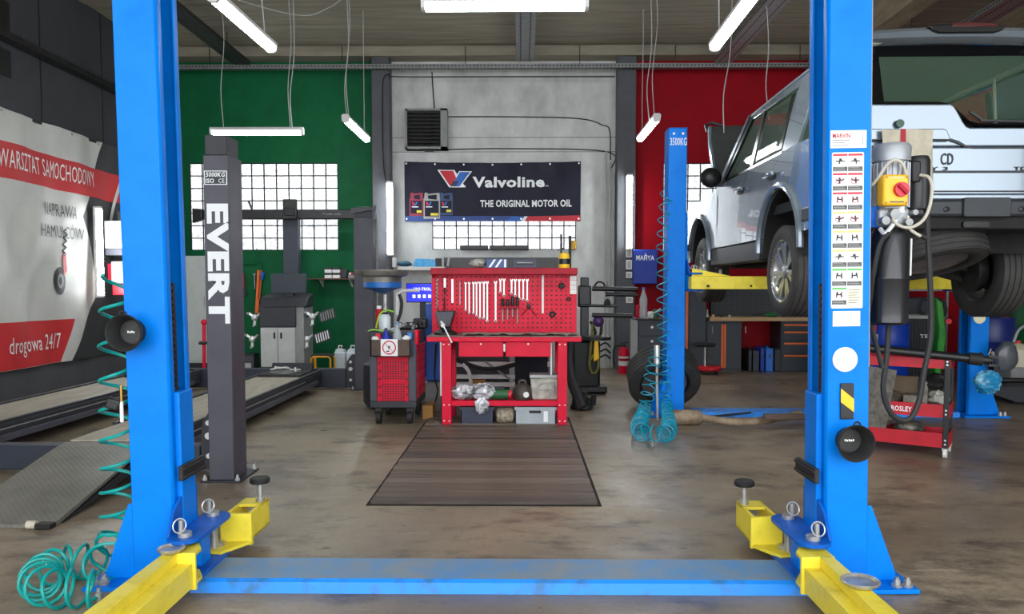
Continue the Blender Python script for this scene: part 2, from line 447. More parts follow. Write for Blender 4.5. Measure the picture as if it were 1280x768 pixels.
# --- cable trays
def tray(name, label, p0, p1, wdt=0.12, dep=0.05, hangers=(), m='galvanised', group=None):
    p0, p1 = Vector(p0), Vector(p1); d = (p1-p0); L_ = d.length; d.normalize()
    t = thing(name, label, 'cable tray', (p0+p1)/2, group)
    side = Vector((0,0,1)).cross(d).normalized()
    mb = MB()
    mb.beam(p0, p1, wdt, 0.006)
    for s_ in (-1, 1): mb.beam(p0+side*s_*wdt/2+Vector((0,0,dep/2)), p1+side*s_*wdt/2+Vector((0,0,dep/2)), 0.006, dep)
    mb.build('channel', m, t, smooth=False)
    sl = MB(); n = int(L_/0.055)
    for i in range(n):
        c = p0 + d*(L_*(i+0.5)/n)
        for s_ in (-1, 1):
            q = c + side*s_*(wdt/2+0.003)+Vector((0,0,dep*0.5)); sl.beam(q-d*0.014, q+d*0.014, 0.003, 0.016)
        for s_ in (-0.25, 0.25):
            q = c + side*s_*wdt - Vector((0,0,0.003)); sl.beam(q-d*0.016, q+d*0.016, 0.018, 0.003)
    sl.build('slots', 'black_deep', t, smooth=False, kind='stuff')
    for h in hangers:
        q = p0.lerp(p1, h); MB().cyl((q.x, q.y, q.z), (q.x, q.y, CZ-0.022), 0.006, n=6).build('hanger_rod', 'iron_dark', t)
    return t
zt = ZZ(88, 12.05)
tray('cable_tray', 'long perforated cable tray running along the top of the back wall', (LW+0.05, 11.95, zt), (RW-0.1, 11.95, zt), 0.1, 0.06, [0.06, 0.2, 0.33, 0.45, 0.55, 0.68])
tray('cable_tray', 'perforated cable tray hanging behind the middle ceiling lamp', (0.06, 9.0, 4.72), (0.06, 11.85, 4.72), 0.26, 0.05, [0.2, 0.8])
tray('cable_tray', 'perforated cable tray on the ceiling above the car bonnet', (3.05, 9.0, 4.68), (3.05, 11.85, 4.68), 0.26, 0.05, [0.2, 0.8])
tray('cable_tray', 'unlit cable tray on the ceiling over the green wall, painted shade-dark', (-4.25, 9.0, 4.68), (-4.25, 11.85, 4.68), 0.26, 0.05, [0.2, 0.8], m='iron_dark')  # light grey tray left unlit: its shade is put into the dark material
tray('cable_tray', 'dusty cable tray along the dark left wall above the big banner', (LW+0.12, 4.5, 3.98), (LW+0.12, 11.8, 3.98), 0.12, 0.07, m='iron_dark')
# ceiling beams at the far right above the car
mat('beam_brown', '8d8167', 0.8, 0, '6d644f', 5, stretch=(2, 0.4, 2))
for i, (xa, ya, xb, yb) in enumerate(((4.6, 6.5, 4.6, 12.2), (6.3, 6.5, 6.3, 12.2))):
    MB().beam((xa, ya, 4.76), (xb, yb, 4.76), 0.3, 0.42).build(f'trim_{4+i}', 'beam_brown', kind='structure', smooth=False, bv=0.01)
tray('cable_tray', 'cable tray under the ceiling above the car roof', (5.3, 5.5, 4.35), (5.3, 12.0, 4.35), 0.3, 0.05, [0.2, 0.8])
# dark wall recesses on the left wall
for i, (z0, z1) in enumerate(((4.06, 4.45), (3.62, 3.92))):
    MB().box(LW, LW+0.012, 8.42, 8.66, z0, z1).build('vent_recess', 'black_deep', wl, smooth=False)

# --- conduits and wires on the back wall
def wire(name, label, pts, r, m, cat='wire', n=6, k=6, group=None):
    return MB().tube(spline(pts, k), r, n).build(name, m, label=label, cat=cat, group=group)
Yc = BW-0.02
for i, (u, r, lb) in enumerate(((756, 0.016, 'left'), (761, 0.02, 'middle'), (766, 0.014, 'right'))):
    MB().cyl((XX(u, Yc), Yc-0.03, 0.02), (XX(u, Yc), Yc-0.03, ZZ(190+i*14, Yc)), r, n=10).build('conduit', 'grey_light', label=f'vertical grey conduit beside the right grey pillar, {lb} of three', cat='conduit', group='conduits by the right pillar')
wire('wall_cable', 'thin dark cable from the heater grille across the white wall to the right pillar', [W(559,146,Yc), W(620,146,Yc), W(700,147,Yc), W(735,150,Yc), W(752,156,Yc), W(762,163,Yc), W(763,200,Yc)], 0.009, MATS['iron_dark'], 'cable')
wire('wall_cable', 'thin dark cable running level below the heater grille', [W(559,187,Yc), W(640,186,Yc), W(760,190,Yc), W(763,215,Yc)], 0.009, MATS['iron_dark'], 'cable')
wire('wall_cable', 'dark cable under the cable tray that turns down the left pillar', [W(768,96,Yc-0.26), W(640,96,Yc-0.26), W(500,96,Yc-0.26), W(487,93,Yc-0.26), W(480,97,Yc-0.26), W(478,120,Yc-0.26), W(479,200,Yc-0.26), W(482,225,Yc-0.26)], 0.009, MATS['iron_dark'], 'cable', k=5)
wire('wall_cable', 'short slack cable hanging from the tray to the heater grille', [W(540,90,Yc), W(541,110,Yc), W(543,136,Yc)], 0.009, MATS['iron_dark'], 'cable')

# --- lamps
mat('lamp_tube', 'f6fbff', 0.4, emit=LAMP_E); mat('lamp_body', 'd5d6d4', 0.5)
def tube_lamp(label, p0, p1, hang=True, mount=None):
    p0, p1 = Vector(p0), Vector(p1); d = (p1-p0).normalized()
    t = thing('tube_lamp', label, 'lamp', (p0+p1)/2, 'tube lamps of the workshop')
    up = Vector((0,0,1)) if mount is None else Vector(mount)
    sd = d.cross(up).normalized()
    def sec(prof, a, b):
        m_ = MB(); P = []
        for q in (a, b): P += [q + sd*x + up*z for x, z in prof]
        n = len(prof)
        return m_.add(P, [tuple(range(n)), tuple(range(2*n-1, n-1, -1))]+[(i, n+i, n+(i+1) % n, (i+1) % n) for i in range(n)])
    sec([(-0.045, 0.0), (0.045, 0.0), (0.05, 0.022), (0.03, 0.045), (-0.03, 0.045), (-0.05, 0.022)], p0, p1).build('housing', 'lamp_body', t, smooth=False)
    sec([(-0.043, 0.0), (0.043, 0.0), (0.04, -0.035), (0.02, -0.05), (-0.02, -0.05), (-0.04, -0.035)], p0+d*0.03, p1-d*0.03).build('diffuser', 'lamp_tube', t)
    for a, b in ((p0, p0+d*0.028), (p1-d*0.028, p1)):
        sec([(-0.046, 0.0), (0.046, 0.0), (0.042, -0.038), (0.021, -0.053), (-0.021, -0.053), (-0.042, -0.038)], a, b).build('end_cap', 'lamp_body', t)
    if hang:
        for f_ in (0.14, 0.86):
            q = p0.lerp(p1, f_)+Vector((0,0,0.045)); j = random.uniform(-0.03, 0.03)
            MB().tube(spline([q, q+Vector((j, 0, 0.5)), q+Vector((-j, 0, 1.1)), Vector((q.x, q.y, CZ-0.025))], 5), 0.005, 5).build('suspension_wire', 'grey_light', t)
    return t
ZL = 3.32
tube_lamp('lit tube lamp hanging crosswise at the top middle, nearest the camera', (-0.71, 5.6, ZL), (0.48, 5.6, ZL))
tube_lamp('lit tube lamp hanging lengthwise near the camera on the green side', (-2.13, 5.4, ZL), (-2.1, 6.58, ZL))
tube_lamp('lit tube lamp hanging lengthwise near the camera on the red side', (1.6, 5.4, ZL), (1.62, 6.58, ZL))
tube_lamp('far lit tube lamp hanging lengthwise before the green wall', (-2.1, 9.3, ZL), (-2.1, 10.6, ZL))
tube_lamp('far lit tube lamp hanging lengthwise before the red wall', (1.62, 9.3, ZL), (1.62, 10.6, ZL))
tube_lamp('lit tube lamp hanging crosswise over the dark grey post at the green wall', (-4.03, 10.07, ZL), (-2.82, 10.07, ZL))
def vlamp(label, u, v0, v1, Y, mount):
    a, b = W(u, v0, Y), W(u, v1, Y); b = Vector((a.x, a.y, b.z)); return tube_lamp(label, b, a, False, mount)
vlamp('lit tube lamp standing upright on the left grey pillar by the white wall', 487, 227, 320, 11.98, (0, 1, 0))
vlamp('lit tube lamp standing upright on the right grey pillar by the red wall', 787, 218, 313, 11.98, (0, 1, 0))
la = W(107, 258, 10.0)
tube_lamp('lit tube lamp standing upright before the big banner on the left wall', (LW+0.2, la.y, ZZ(372, la.y)), (LW+0.2, la.y, ZZ(258, la.y)), False, (-1, 0, 0))
for u, v0, v1, lb in ((366, 0, 166, 'slack supply wire dropping to the far crosswise lamp'), (433, 0, 152, 'knotted supply wire dropping to the far lamp by the green wall'), (813, 0, 152, 'doubled supply wire dropping to the far lamp by the red wall'), (915, 30, 166, 'slack thin wire hanging before the red wall above the open bonnet'), (955, 40, 150, 'thin loose wire hanging before the red wall beside the car roof')):
    Yw = 9.5
    a, b = W(u, v0, Yw), W(u+random.uniform(-2, 2), v1, Yw); a = Vector((a.x, a.y, 4.972))
    if u == 915: b = W(905, 166, Yw)
    if u == 955: b = W(962, 150, Yw)
    m_ = a.lerp(b, 0.45)+Vector((0.02, 0, 0)); m2 = a.lerp(b, 0.75)+Vector((-0.03, 0, 0))
    wire('hanging_wire', lb, [a, m_, m2, b], 0.006, MATS['grey_light'], n=5)
wire('hanging_wire', 'drooping white wire looping under the ceiling between lamps', [(-4.0, 9.6, 4.972), W(366, 18, 9.6), W(410, 10, 9.6), (-2.0, 9.6, 4.972)], 0.006, MATS['grey_light'], n=5)

# --- heater grille on the white wall
g0, g1 = W(506, 136, 12.1), W(559, 186, 12.1)
hv = thing('wall_heater', 'square grey fan heater with dark louvres high on the white wall', 'heater', (g0.x, 12.1, g1.z))
hb = MB(); x0, x1, z0, z1 = g0.x, g1.x, g1.z, g0.z
hb.box(x0+0.03, x1-0.1, 12.14, BW, z0, z1); hb.build('inner_box', 'black_deep', hv, smooth=False)
fr = MB()
for (a, b, c, d) in ((x0, x1, z0, z0+0.03), (x0, x1, z1-0.03, z1), (x0, x0+0.035, z0, z1), (x1-0.1, x1, z0, z1)): fr.box(a, b, 12.08, BW, c, d)
fr.build('casing', 'grey_mid', hv, smooth=False)
for i in range(9):
    z = z0+0.06+i*(z1-z0-0.1)/9
    MB().obox(((x0+x1-0.065)/2, 12.11, z+0.02), (x1-x0-0.14, 0.05, 0.012), (0.6, 0, 0)).build('louvre', 'iron_dark', hv, smooth=False)
MB().cyl((x0+0.3, 12.12, z0-0.02), (x0+0.45, 12.12, z0-0.02), 0.02).build('valve', 'iron_dark', hv)

# --- pit cover of planks let into the floor
mat('plank_wood', '6a5d50', 0.5, 0, '4d4238', 5, 0.35, 0.7, bump=0.25, bscale=30, stretch=(0.5, 6, 1))
mat('plank_wood_dark', '544a41', 0.5, 0, '3c342e', 5, 0.35, 0.7, bump=0.25, bscale=30, stretch=(0.5, 6, 1))
mat('plank_wood_light', '7d6f60', 0.5, 0, '5c5045', 5, 0.35, 0.7, bump=0.25, bscale=30, stretch=(0.5, 6, 1))
PY0, PY1, PXA, PXB = 4.52, 7.6, -0.9, 0.46
pc = thing('pit_cover', 'brown wooden plank cover over the inspection pit in the floor before the red bench', 'pit cover', ((PXA+PXB)/2, PY0, 0))
MB().box(PXA-0.02, PXB+0.02, PY0-0.02, PY1, 0.0005, 0.003).build('pit_frame', 'joint_dark', pc, smooth=False)
n = 26; pw = (PY1-PY0)/n
for i in range(n):
    h = 0.012+random.uniform(0, 0.008)
    MB().box(PXA+random.uniform(0, 0.006), PXB-random.uniform(0, 0.006), PY0+i*pw+random.choice((0.004, 0.007, 0.02)), PY0+(i+1)*pw-random.choice((0.003, 0.006)), 0.003, h).build('plank', ('plank_wood', 'plank_wood_dark', 'plank_wood_light', 'plank_wood')[random.randrange(4)], pc, smooth=False)
# ================================================================== banners
def quad_print(c4, disp, off, name, material, parent, nu=14, nv=6):
    """printed patch: corner points in banner coordinates (a along, b up)"""
    a, b, c, d = [Vector((p[0], p[1], 0)) for p in c4]
    def fn(s_, t):
        q = a.lerp(b, s_).lerp(d.lerp(c, s_), t); return disp(q.x, q.y, off)
    return MB().sheet(fn, nu, nv).build(name, material, parent, angle=80)
def text_print(s_, x0, x1, y0, y1, disp, off, material, parent, name='lettering', bold=0.0, shear=0.0):
    o = text(s_, x1-x0, y1-y0, Matrix.Translation(((x0+x1)/2, (y0+y1)/2, 0)), material, None, name, bold, shear, 0)
    base = Vector(o.location)
    for v in o.data.vertices:
        q = v.co + base; p = disp(q.x, q.y, off); v.co = p - disp((x0+x1)/2, (y0+y1)/2, 0)
    o.parent = parent; at = disp((x0+x1)/2, (y0+y1)/2, 0); WORLD_AT[o.name] = at; o.location = at - WORLD_AT[parent.name]
    return o
mat('banner_white', 'c6c6c0', 0.6, 0, 'b9b9b4', 2); mat('banner_dark', '2b2b2e', 0.6); mat('banner_red', 'c0262a', 0.6)
mat('banner_ink', '2b2d30', 0.6); mat('banner_text', 'e6e6e2', 0.6)
# --- left wall banner: a = Y, b = Z, off = +X
def dl(a, b, off):
    w = 0.022*math.sin(a*5.2+b*2.6)+0.011*math.sin(a*11-b*4.0)
    return Vector((LW+0.09+w+off, a, b))
bl = thing('wall_banner', 'large white, red and dark workshop banner hanging creased on the left wall', 'banner', (LW+0.09, 8.5, 0.38))
MB().sheet(lambda s_, t: dl(6.2+s_*5.2, 0.38+t*2.85, 0), 150, 50, 0.0).build('banner_cloth', 'banner_dark', bl, angle=80)
e = 0.005
quad_print([(6.2, 2.2), (9.85, 2.2), (10.37, 3.23), (6.2, 3.23)], dl, e, 'white_field', 'banner_white', bl, 150, 26)
quad_print([(6.2, 0.38), (9.5, 0.38), (10.2, 1.25), (6.2, 1.25)], dl, e, 'white_field', 'banner_white', bl, 150, 24)
quad_print([(6.2, 1.25), (10.2, 1.25), (9.85, 2.2), (6.2, 2.2)], dl, e, 'white_field', 'banner_white', bl, 150, 24)
quad_print([(6.2, 2.5), (10.9, 2.46), (11.05, 2.84), (6.2, 2.91)], dl, 2*e, 'red_stripe', 'banner_red', bl, 150, 10)
quad_print([(6.2, 0.385), (9.3, 0.385), (9.55, 0.90), (6.2, 0.92)], dl, 2*e, 'red_block', 'banner_red', bl, 110, 14)
for i in range(3): quad_print([(10.45+i*0.22, 2.1), (10.51+i*0.22, 2.1), (10.99+i*0.22, 3.2), (10.93+i*0.22, 3.2)], dl, 3*e, 'slanted_line', 'banner_white' if i != 1 else 'banner_red', bl, 2, 12)
text_print('WARSZTAT SAMOCHODOWY', 8.28, 10.12, 2.60, 2.80, dl, 3*e, 'banner_text', bl)
text_print('NAPRAWA', 9.0, 9.72, 2.15, 2.30, dl, 3*e, 'banner_ink', bl)
text_print('HAMULCÓW', 8.92, 9.86, 1.89, 2.08, dl, 3*e, 'banner_ink', bl)
text_print('drogowa 24/7', 8.3, 9.3, 0.50, 0.74, dl, 3*e, 'banner_text', bl)
# printed brake disc with a coil spring
cy, cz = 9.26, 1.37
for r0, r1, mm in ((0.0, 0.17, 'banner_ink'), (0.05, 0.09, 'grey_mid')):
    MB().sheet(lambda s_, t: dl(cy+(r0+(r1-r0)*t)*math.cos(2*PI*s_)*0.75, cz+(r0+(r1-r0)*t)*math.sin(2*PI*s_), 3*e+(0.002 if r0 else 0)), 28, 2).build('brake_disc_print', mm, bl)
quad_print([(9.33, 1.42), (9.44, 1.5), (9.42, 1.72), (9.33, 1.68)], dl, 3.6*e, 'caliper_print', 'banner_red', bl, 4, 4)
MB().tube([dl(9.37+0.05*math.sin(i*1.57)+0.006*i, 1.68+0.02*i, 3*e) for i in range(17)], 0.009, 5).build('spring_print', 'banner_ink', bl)
for i in range(6): MB().cyl(dl(7.0+i*0.66, 3.2, 0), dl(7.0+i*0.66, 3.2, 0.012), 0.016, n=10).build('eyelet', 'steel', bl)
MB().box(LW, LW+0.07, 6.2, 11.4, 3.2, 3.24).build('mounting_rail', 'iron_dark', bl, smooth=False)

# --- oil banner on the white wall: a = X, b = Z, off = towards the camera
YB = BW-0.05
ax0, ax1 = XX(507, YB), XX(725, YB); bz0, bz1 = ZZ(276, YB), ZZ(202, YB); bwid, bhei = ax1-ax0, bz1-bz0
def dv(a, b, off):
    f_ = (bz1-b)/bhei
    w = 0.010*math.sin((a-ax0)*7+f_*5)*(1-f_*0.5)+0.006*math.sin((a-ax0)*17-f_*7)
    sag = 0.02*math.sin(PI*(a-ax0)/bwid)*(1-f_)
    return Vector((a, YB-w-off, b-sag))
bn = thing('wall_banner', 'dark navy motor oil banner with white lettering on the white wall', 'banner', ((ax0+ax1)/2, YB, bz0))
mat('banner_navy', '0f1026', 0.5, 0, '14152e', 3, spec=0.25); mat('logo_red', 'c3182c', 0.5); mat('logo_blue', '1460b8', 0.5); mat('logo_navy', '20264f', 0.5)
mat('strip_blue', '1a3f86', 0.5); mat('bottle_red', '8c1f3c', 0.5); mat('bottle_grey', '9a9a96', 0.45); mat('bottle_blue', '24406c', 0.5); mat('yellow_print', 'd6c93a', 0.5)
MB().sheet(lambda s_, t: dv(ax0+s_*bwid, bz0+t*bhei, 0), 140, 40, 0.0).build('banner_cloth', 'banner_navy', bn, angle=80)
PXS = YB/962.0
def bx(px): return ax0+(px-507)*PXS
def bz(py): return bz1-(py-202)*PXS
def bq(p4, off, name, m, nu=10, nv=4): return quad_print([(bx(a), bz(b)) for a, b in p4], dv, off, name, m, bn, nu, nv)
# emblem: white V outline, red and blue arms
bq([(562.5, 233), (583, 233), (569, 211.2), (548, 211.2)], 0.003, 'emblem_outline', 'white_print')
bq([(562.5, 233), (576, 233), (591, 212.8), (575, 212.8)], 0.003, 'emblem_outline', 'white_print')
bq([(564, 232), (575.5, 232), (567.6, 212.2), (550.5, 212.2)], 0.005, 'emblem_red', 'logo_red')
bq([(565, 232), (575.2, 232), (588.6, 213.8), (576.0, 213.8)], 0.006, 'emblem_blue', 'logo_blue')
bq([(563.8, 232), (571, 232), (574.5, 225), (567.5, 225)], 0.007, 'emblem_navy', 'logo_navy')
text_print('Valvoline', bx(591.5), bx(681), bz(233.2), bz(219.5), dv, 0.004, 'white_print', bn, bold=0.035)
text_print('TM', bx(681.5), bx(685.5), bz(232.5), bz(230.5), dv, 0.004, 'white_print', bn)
text_print('TM', bx(579), bx(583), bz(232.5), bz(230.5), dv, 0.004, 'white_print', bn)
text_print('THE ORIGINAL MOTOR OIL', bx(601), bx(714.5), bz(257.8), bz(248.8), dv, 0.004, 'white_print', bn, bold=0.03)
bq([(507.5, 275.6), (640, 275.6), (648, 269), (507.5, 269)], 0.003, 'blue_strip', 'strip_blue', 60, 3)
bq([(632, 275.6), (652, 275.6), (656, 269.5), (640, 269.5)], 0.004, 'blue_strip', 'logo_blue', 6, 2)
bq([(652, 275.6), (656, 275.6), (660, 269.5), (656, 269.5)], 0.004, 'white_strip', 'white_print', 2, 2)
bq([(656, 275.6), (725, 275.6), (725, 268.5), (660, 269.5)], 0.003, 'red_strip', 'logo_red', 36, 3)
for (x0, y0, x1, y1, m_, dz) in ((513, 240, 530, 269, 'bottle_red', 0.004), (550, 240, 567, 268, 'bottle_blue', 0.004), (530.5, 240, 551, 272.5, 'bottle_grey', 0.006)):
    bq([(x0, y1), (x1, y1), (x1, y0+9), (x0, y0+7)], dz, 'bottle_print', m_, 4, 4)
    bq([(x0+1, y0+7), (x0+6, y0+8), (x0+5, y0), (x0+1.5, y0)], dz, 'bottle_neck_print', m_, 2, 2)
    bq([(x1-4, y0+9), (x1, y0+9), (x1-0.5, y0), (x1-4, y0+1.5)], dz, 'bottle_handle_print', m_, 2, 2)
    bq([(x0+5, y0+3.5), (x1-2, y0+2), (x1-2, y0), (x0+5, y0+1.5)], dz, 'bottle_handle_print', m_, 2, 2)
    bq([(x0+1.5, y1-3), (x1-1.5, y1-3), (x1-1.5, y0+10), (x0+1.5, y0+10)], dz+0.002, 'bottle_label_print', 'banner_navy', 4, 4)
    bq([(x0+9, y1-4), (x1-2, y1-4), (x1-2, y1-7), (x0+9, y1-7)], dz+0.004, 'bottle_badge_print', 'yellow_print', 2, 2)
    bq([(x0+4, y0+16), (x0+7, y0+16), (x0+5.5, y0+11.5), (x0+3, y0+11.5)], dz+0.004, 'bottle_mark_print', 'logo_red', 2, 2)
    bq([(x0+6, y0+16), (x0+8, y0+16), (x0+10.5, y0+11.5), (x0+8, y0+11.5)], dz+0.004, 'bottle_mark_print', 'logo_blue', 2, 2)
    bq([(x0+3, y0+18.2), (x0+11, y0+18.2), (x0+11, y0+17.2), (x0+3, y0+17.2)], dz+0.004, 'bottle_line_print', 'white_print', 2, 2)
for i in range(7):
    for bb in (bz1-0.03, bz0+0.03):
        q = dv(ax0+0.03+i*(bwid-0.06)/6, bb, 0.0); MB().cyl(q, q+Vector((0, -0.008, 0)), 0.014, n=8).build('eyelet', 'steel_bright', bn)
# ================================================================== two-post lifts
def lift_post(Xc, s, Yf, label, arms, tall=2.86):
    """post of a two-post lift: Xc the lift's axis, s the side (-1 left, 1 right), Yf the front face; local m = distance from the axis"""
    t = thing('lift_post', label, 'car lift', (Xc+s*1.51, Yf+0.11, 0), 'posts of the two-post lifts')
    X = lambda m: Xc+s*m
    def bx_(mb, m0, m1, y0, y1, z0, z1): return mb.box(min(X(m0), X(m1)), max(X(m0), X(m1)), Yf+y0, Yf+y1, z0, z1)
    def pz(pts): return [(X(m), Yf+y) for m, y in pts]
    # C-shaped column, opening inwards, with folded lips
    prof = [(1.6, 0), (1.425, 0), (1.415, 0.012), (1.415, 0.05), (1.425, 0.05), (1.425, 0.014), (1.59, 0.014), (1.59, 0.206), (1.425, 0.206), (1.425, 0.17), (1.415, 0.17), (1.415, 0.208), (1.425, 0.22), (1.6, 0.22)]
    MB().prism(pz(prof), 'z', 0.02, tall).build('column', 'blue_paint', t, bv=0.003)
    b = MB(); bx_(b, 1.33, 1.78, -0.1, 0.34, 0, 0.02); b.build('base_plate', 'blue_paint', t, bv=0.004)
    for y in (0.02, 0.2):
        MB().prism([(X(1.6), 0.02), (X(1.73), 0.02), (X(1.725), 0.06), (X(1.62), 0.35), (X(1.6), 0.35)], 'y', Yf+y-0.012, Yf+y).build('gusset', 'blue_paint', t, bv=0.002)
    for m, y in ((1.7, -0.06), (1.745, -0.06), (1.745, 0.12), (1.745, 0.3), (1.66, 0.3)):
        q = (X(m), Yf+y); bo = MB().cyl((q[0], q[1], 0.02), (q[0], q[1], 0.03), 0.022, n=14); bo.cyl((q[0], q[1], 0.03), (q[0], q[1], 0.05), 0.015, n=6); bo.cyl((q[0], q[1], 0.05), (q[0], q[1], 0.06), 0.009, n=8); bo.build('anchor_bolt', 'steel', t)
    # inside of the column: chain, hose
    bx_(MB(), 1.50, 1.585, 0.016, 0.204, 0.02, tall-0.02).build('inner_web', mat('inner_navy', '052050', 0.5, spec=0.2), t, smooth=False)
    z0 = arms
    ch = MB(); n = int((1.35-0.85)/0.03) if arms < 0.5 else 20
    for i in range(n):
        z = z0+0.62+i*0.03; bx_(ch, 1.43, 1.455, 0.075, 0.12, z, z+0.019); bx_(ch, 1.425, 1.46, 0.088, 0.107, z+0.017, z+0.03)
    ch.build('chain', 'iron_dark', t, smooth=False)
    bx_(MB(), 1.42, 1.44, 0.052, 0.062, z0+0.58, z0+1.1).build('slide_strip', 'black_rubber', t, smooth=False)
    # carriage
    c = MB(); bx_(c, 1.392, 1.5, 0.04, 0.18, z0-0.16, z0+0.62); c.build('carriage', 'blue_paint', t, bv=0.006)
    r = MB(); bx_(r, 1.37, 1.392, 0.0, 0.235, z0+0.235, z0+0.30); bx_(r, 1.362, 1.37, 0.0, 0.235, z0+0.244, z0+0.256); bx_(r, 1.362, 1.37, 0.0, 0.235, z0+0.28, z0+0.292); r.build('door_bumper', 'black_rubber', t, bv=0.004)
    MB().prism([(Yf-0.1, z0+0.015), (Yf-0.03, z0+0.12), (Yf+0.07, z0+0.175), (Yf+0.2, z0+0.175), (Yf+0.2, z0+0.015)], 'x', X(1.396), X(1.41)).build('carriage_gusset', 'blue_deep', t, bv=0.002)
    # pivot plates with two pins
    cap = lambda r: arc(1.335, -0.08, r, -PI, 0, 8)+arc(1.33, 0.22, r, 0, PI, 8)
    for zz in (z0, z0-0.165):
        MB().prism(pz(cap(0.072)), 'z', zz, zz+0.018).build('pivot_plate', 'blue_deep', t, bv=0.003)
    w_ = MB(); bx_(w_, 1.31, 1.41, 0.02, 0.12, z0-0.15, z0); w_.build('pivot_web', 'blue_paint', t, bv=0.003)
    for y in (-0.08, 0.22):
        px_, py_ = X(1.335), Yf+y
        p = MB().cyl((px_, py_, z0-0.17), (px_, py_, z0+0.028), 0.017); p.cyl((px_, py_, z0+0.018), (px_, py_, z0+0.036), 0.029, n=16); p.cyl((px_+s*0.02, py_+0.01, z0+0.03), (px_+s*0.02, py_+0.01, z0+0.085), 0.011, n=10)
        pin = p.build('pivot_pin', 'steel', t)
        MB().tube([(px_+s*0.02+0.028*math.cos(a*PI/8), py_-0.005+0.012*math.sin(a*PI/8), z0+0.065+0.028*math.sin(a*PI/8)) for a in range(16)], 0.003, 5, True).build('pull_ring', 'steel_bright', pin)
    return t, X
def arm_box(t, X, Yf, m0, m1, y0, y1, z0, z1, mname='yellow_paint', name='swing_arm'):
    b = MB(); b.box(min(X(m0), X(m1)), max(X(m0), X(m1)), Yf+y0, Yf+y1, z0, z1)
    return b.build(name, mname, t, bv=0.004)
def dish(t, c, r=0.055):
    return MB().lathe([(0.0, 0.0), (r*0.7, 0.0), (r, 0.012), (r*1.06, 0.02), (r*1.0, 0.024), (r*0.86, 0.014), (0.0, 0.012)], c, (0,0,1), 28).build('lift_pad_cup', 'steel', t)
def low_arms(t, X, Yf, s, pad_y, pad_m):
    # near arm: box with a raised narrow spine, pivot tongues above and below
    m0, m1 = 1.255, 1.38
    def B(a, b, y0, y1, z0, z1): return MB().box(min(X(a), X(b)), max(X(a), X(b)), Yf+y0, Yf+y1, z0, z1)
    a = B(m0, m1, -1.0, -0.19, 0.055, 0.155).build('swing_arm', 'yellow_paint', t, bv=0.004, label='yellow swing arm pointing towards the camera')
    MB().prism([(X(m1-0.005), Yf-0.17), (X(m1-0.06), Yf-0.17), (X(m1-0.085), Yf-1.0), (X(m1-0.005), Yf-1.0)], 'z', 0.155, 0.2).build('arm_spine', 'yellow_paint', a, bv=0.003)
    B(m0-0.012, m1, -0.2, -0.185, 0.045, 0.2).build('arm_end_plate', 'yellow_paint', a, bv=0.002)
    for zz in (0.185, 0.065): MB().prism([(X(m1), Yf-0.19), (X(m0-0.01), Yf-0.19), (X(m0-0.01), Yf-0.13), (X(1.29), Yf-0.05), (X(1.38), Yf-0.05)], 'z', zz, zz+0.014).build('arm_tongue', 'yellow_paint', a, bv=0.002)
    B(1.30, 1.37, -0.12, -0.10, 0.085, 0.11).build('arm_lock', 'steel', a)
    dish(t, (X(pad_m), Yf+pad_y, 0.2), 0.052 if s < 0 else 0.066)
    # far arm: open channel with a rubber pad on a screw
    b = MB()
    for (p, q, z0, z1) in ((1.205, 1.22, 0.07, 0.205), (1.315, 1.33, 0.07, 0.205), (1.205, 1.33, 0.07, 0.085)): b.box(min(X(p), X(q)), max(X(p), X(q)), Yf+0.33, Yf+0.62, z0, z1)
    b.box(min(X(1.205), X(1.33)), max(X(1.205), X(1.33)), Yf+0.5, Yf+0.62, 0.19, 0.205)
    a2 = b.build('swing_arm', 'yellow_paint', t, bv=0.003, label='yellow swing arm pointing away from the camera')
    B(1.19, 1.34, 0.31, 0.335, 0.06, 0.21).build('arm_end_plate', 'yellow_paint', a2, bv=0.002)
    MB().prism([(X(1.19), Yf+0.32), (X(1.4), Yf+0.32), (X(1.39), Yf+0.18), (X(1.28), Yf+0.16)], 'z', 0.065, 0.08).build('arm_tongue', 'yellow_paint', a2, bv=0.002)
    q = (X(1.23), Yf+0.56)
    MB().lathe([(0.032, 0), (0.034, 0.016), (0.02, 0.02), (0, 0.02)], (X(1.33), Yf+0.25, 0.08), n=16).build('pawl_gear', 'steel', a2)
    p = MB().cyl((q[0], q[1], 0.2), (q[0], q[1], 0.30), 0.013, n=10); p.cyl((q[0], q[1], 0.2), (q[0], q[1], 0.225), 0.022, n=12); p.build('pad_screw', 'steel', t)
    MB().lathe([(0.0, 0.0), (0.046, 0.0), (0.05, 0.006), (0.05, 0.022), (0.044, 0.028), (0.0, 0.026)], (q[0], q[1], 0.298), n=24).build('rubber_pad', 'black_rubber', t)
L1X, L1Y = -0.095, 3.3
lp, XL = lift_post(L1X, -1, L1Y, 'near blue lift post on the left with yellow arms and a black bowl', 0.215)
low_arms(lp, XL, L1Y, -1, -0.19, 1.345)
rp, XR = lift_post(L1X, 1, L1Y, 'near blue lift post on the right covered with safety stickers', 0.215)
low_arms(rp, XR, L1Y, 1, -0.5, 1.35)
# cross cover on the floor between the near posts
cv = thing('floor_cover', 'worn blue cover strip on the floor joining the two near lift posts', 'cover strip', (L1X, 3.3, 0))
MB().prism([(3.19, 0), (3.2, 0.045), (3.22, 0.055), (3.22, 0.0)], 'x', L1X-1.31, L1X+1.31).build('front_edge', 'blue_worn', cv, smooth=False)
MB().prism([(3.22, 0), (3.22, 0.055), (3.45, 0.06), (3.46, 0.0)], 'x', L1X-1.31, L1X+1.31).build('top_sheet', 'blue_worn_top', cv, smooth=False)

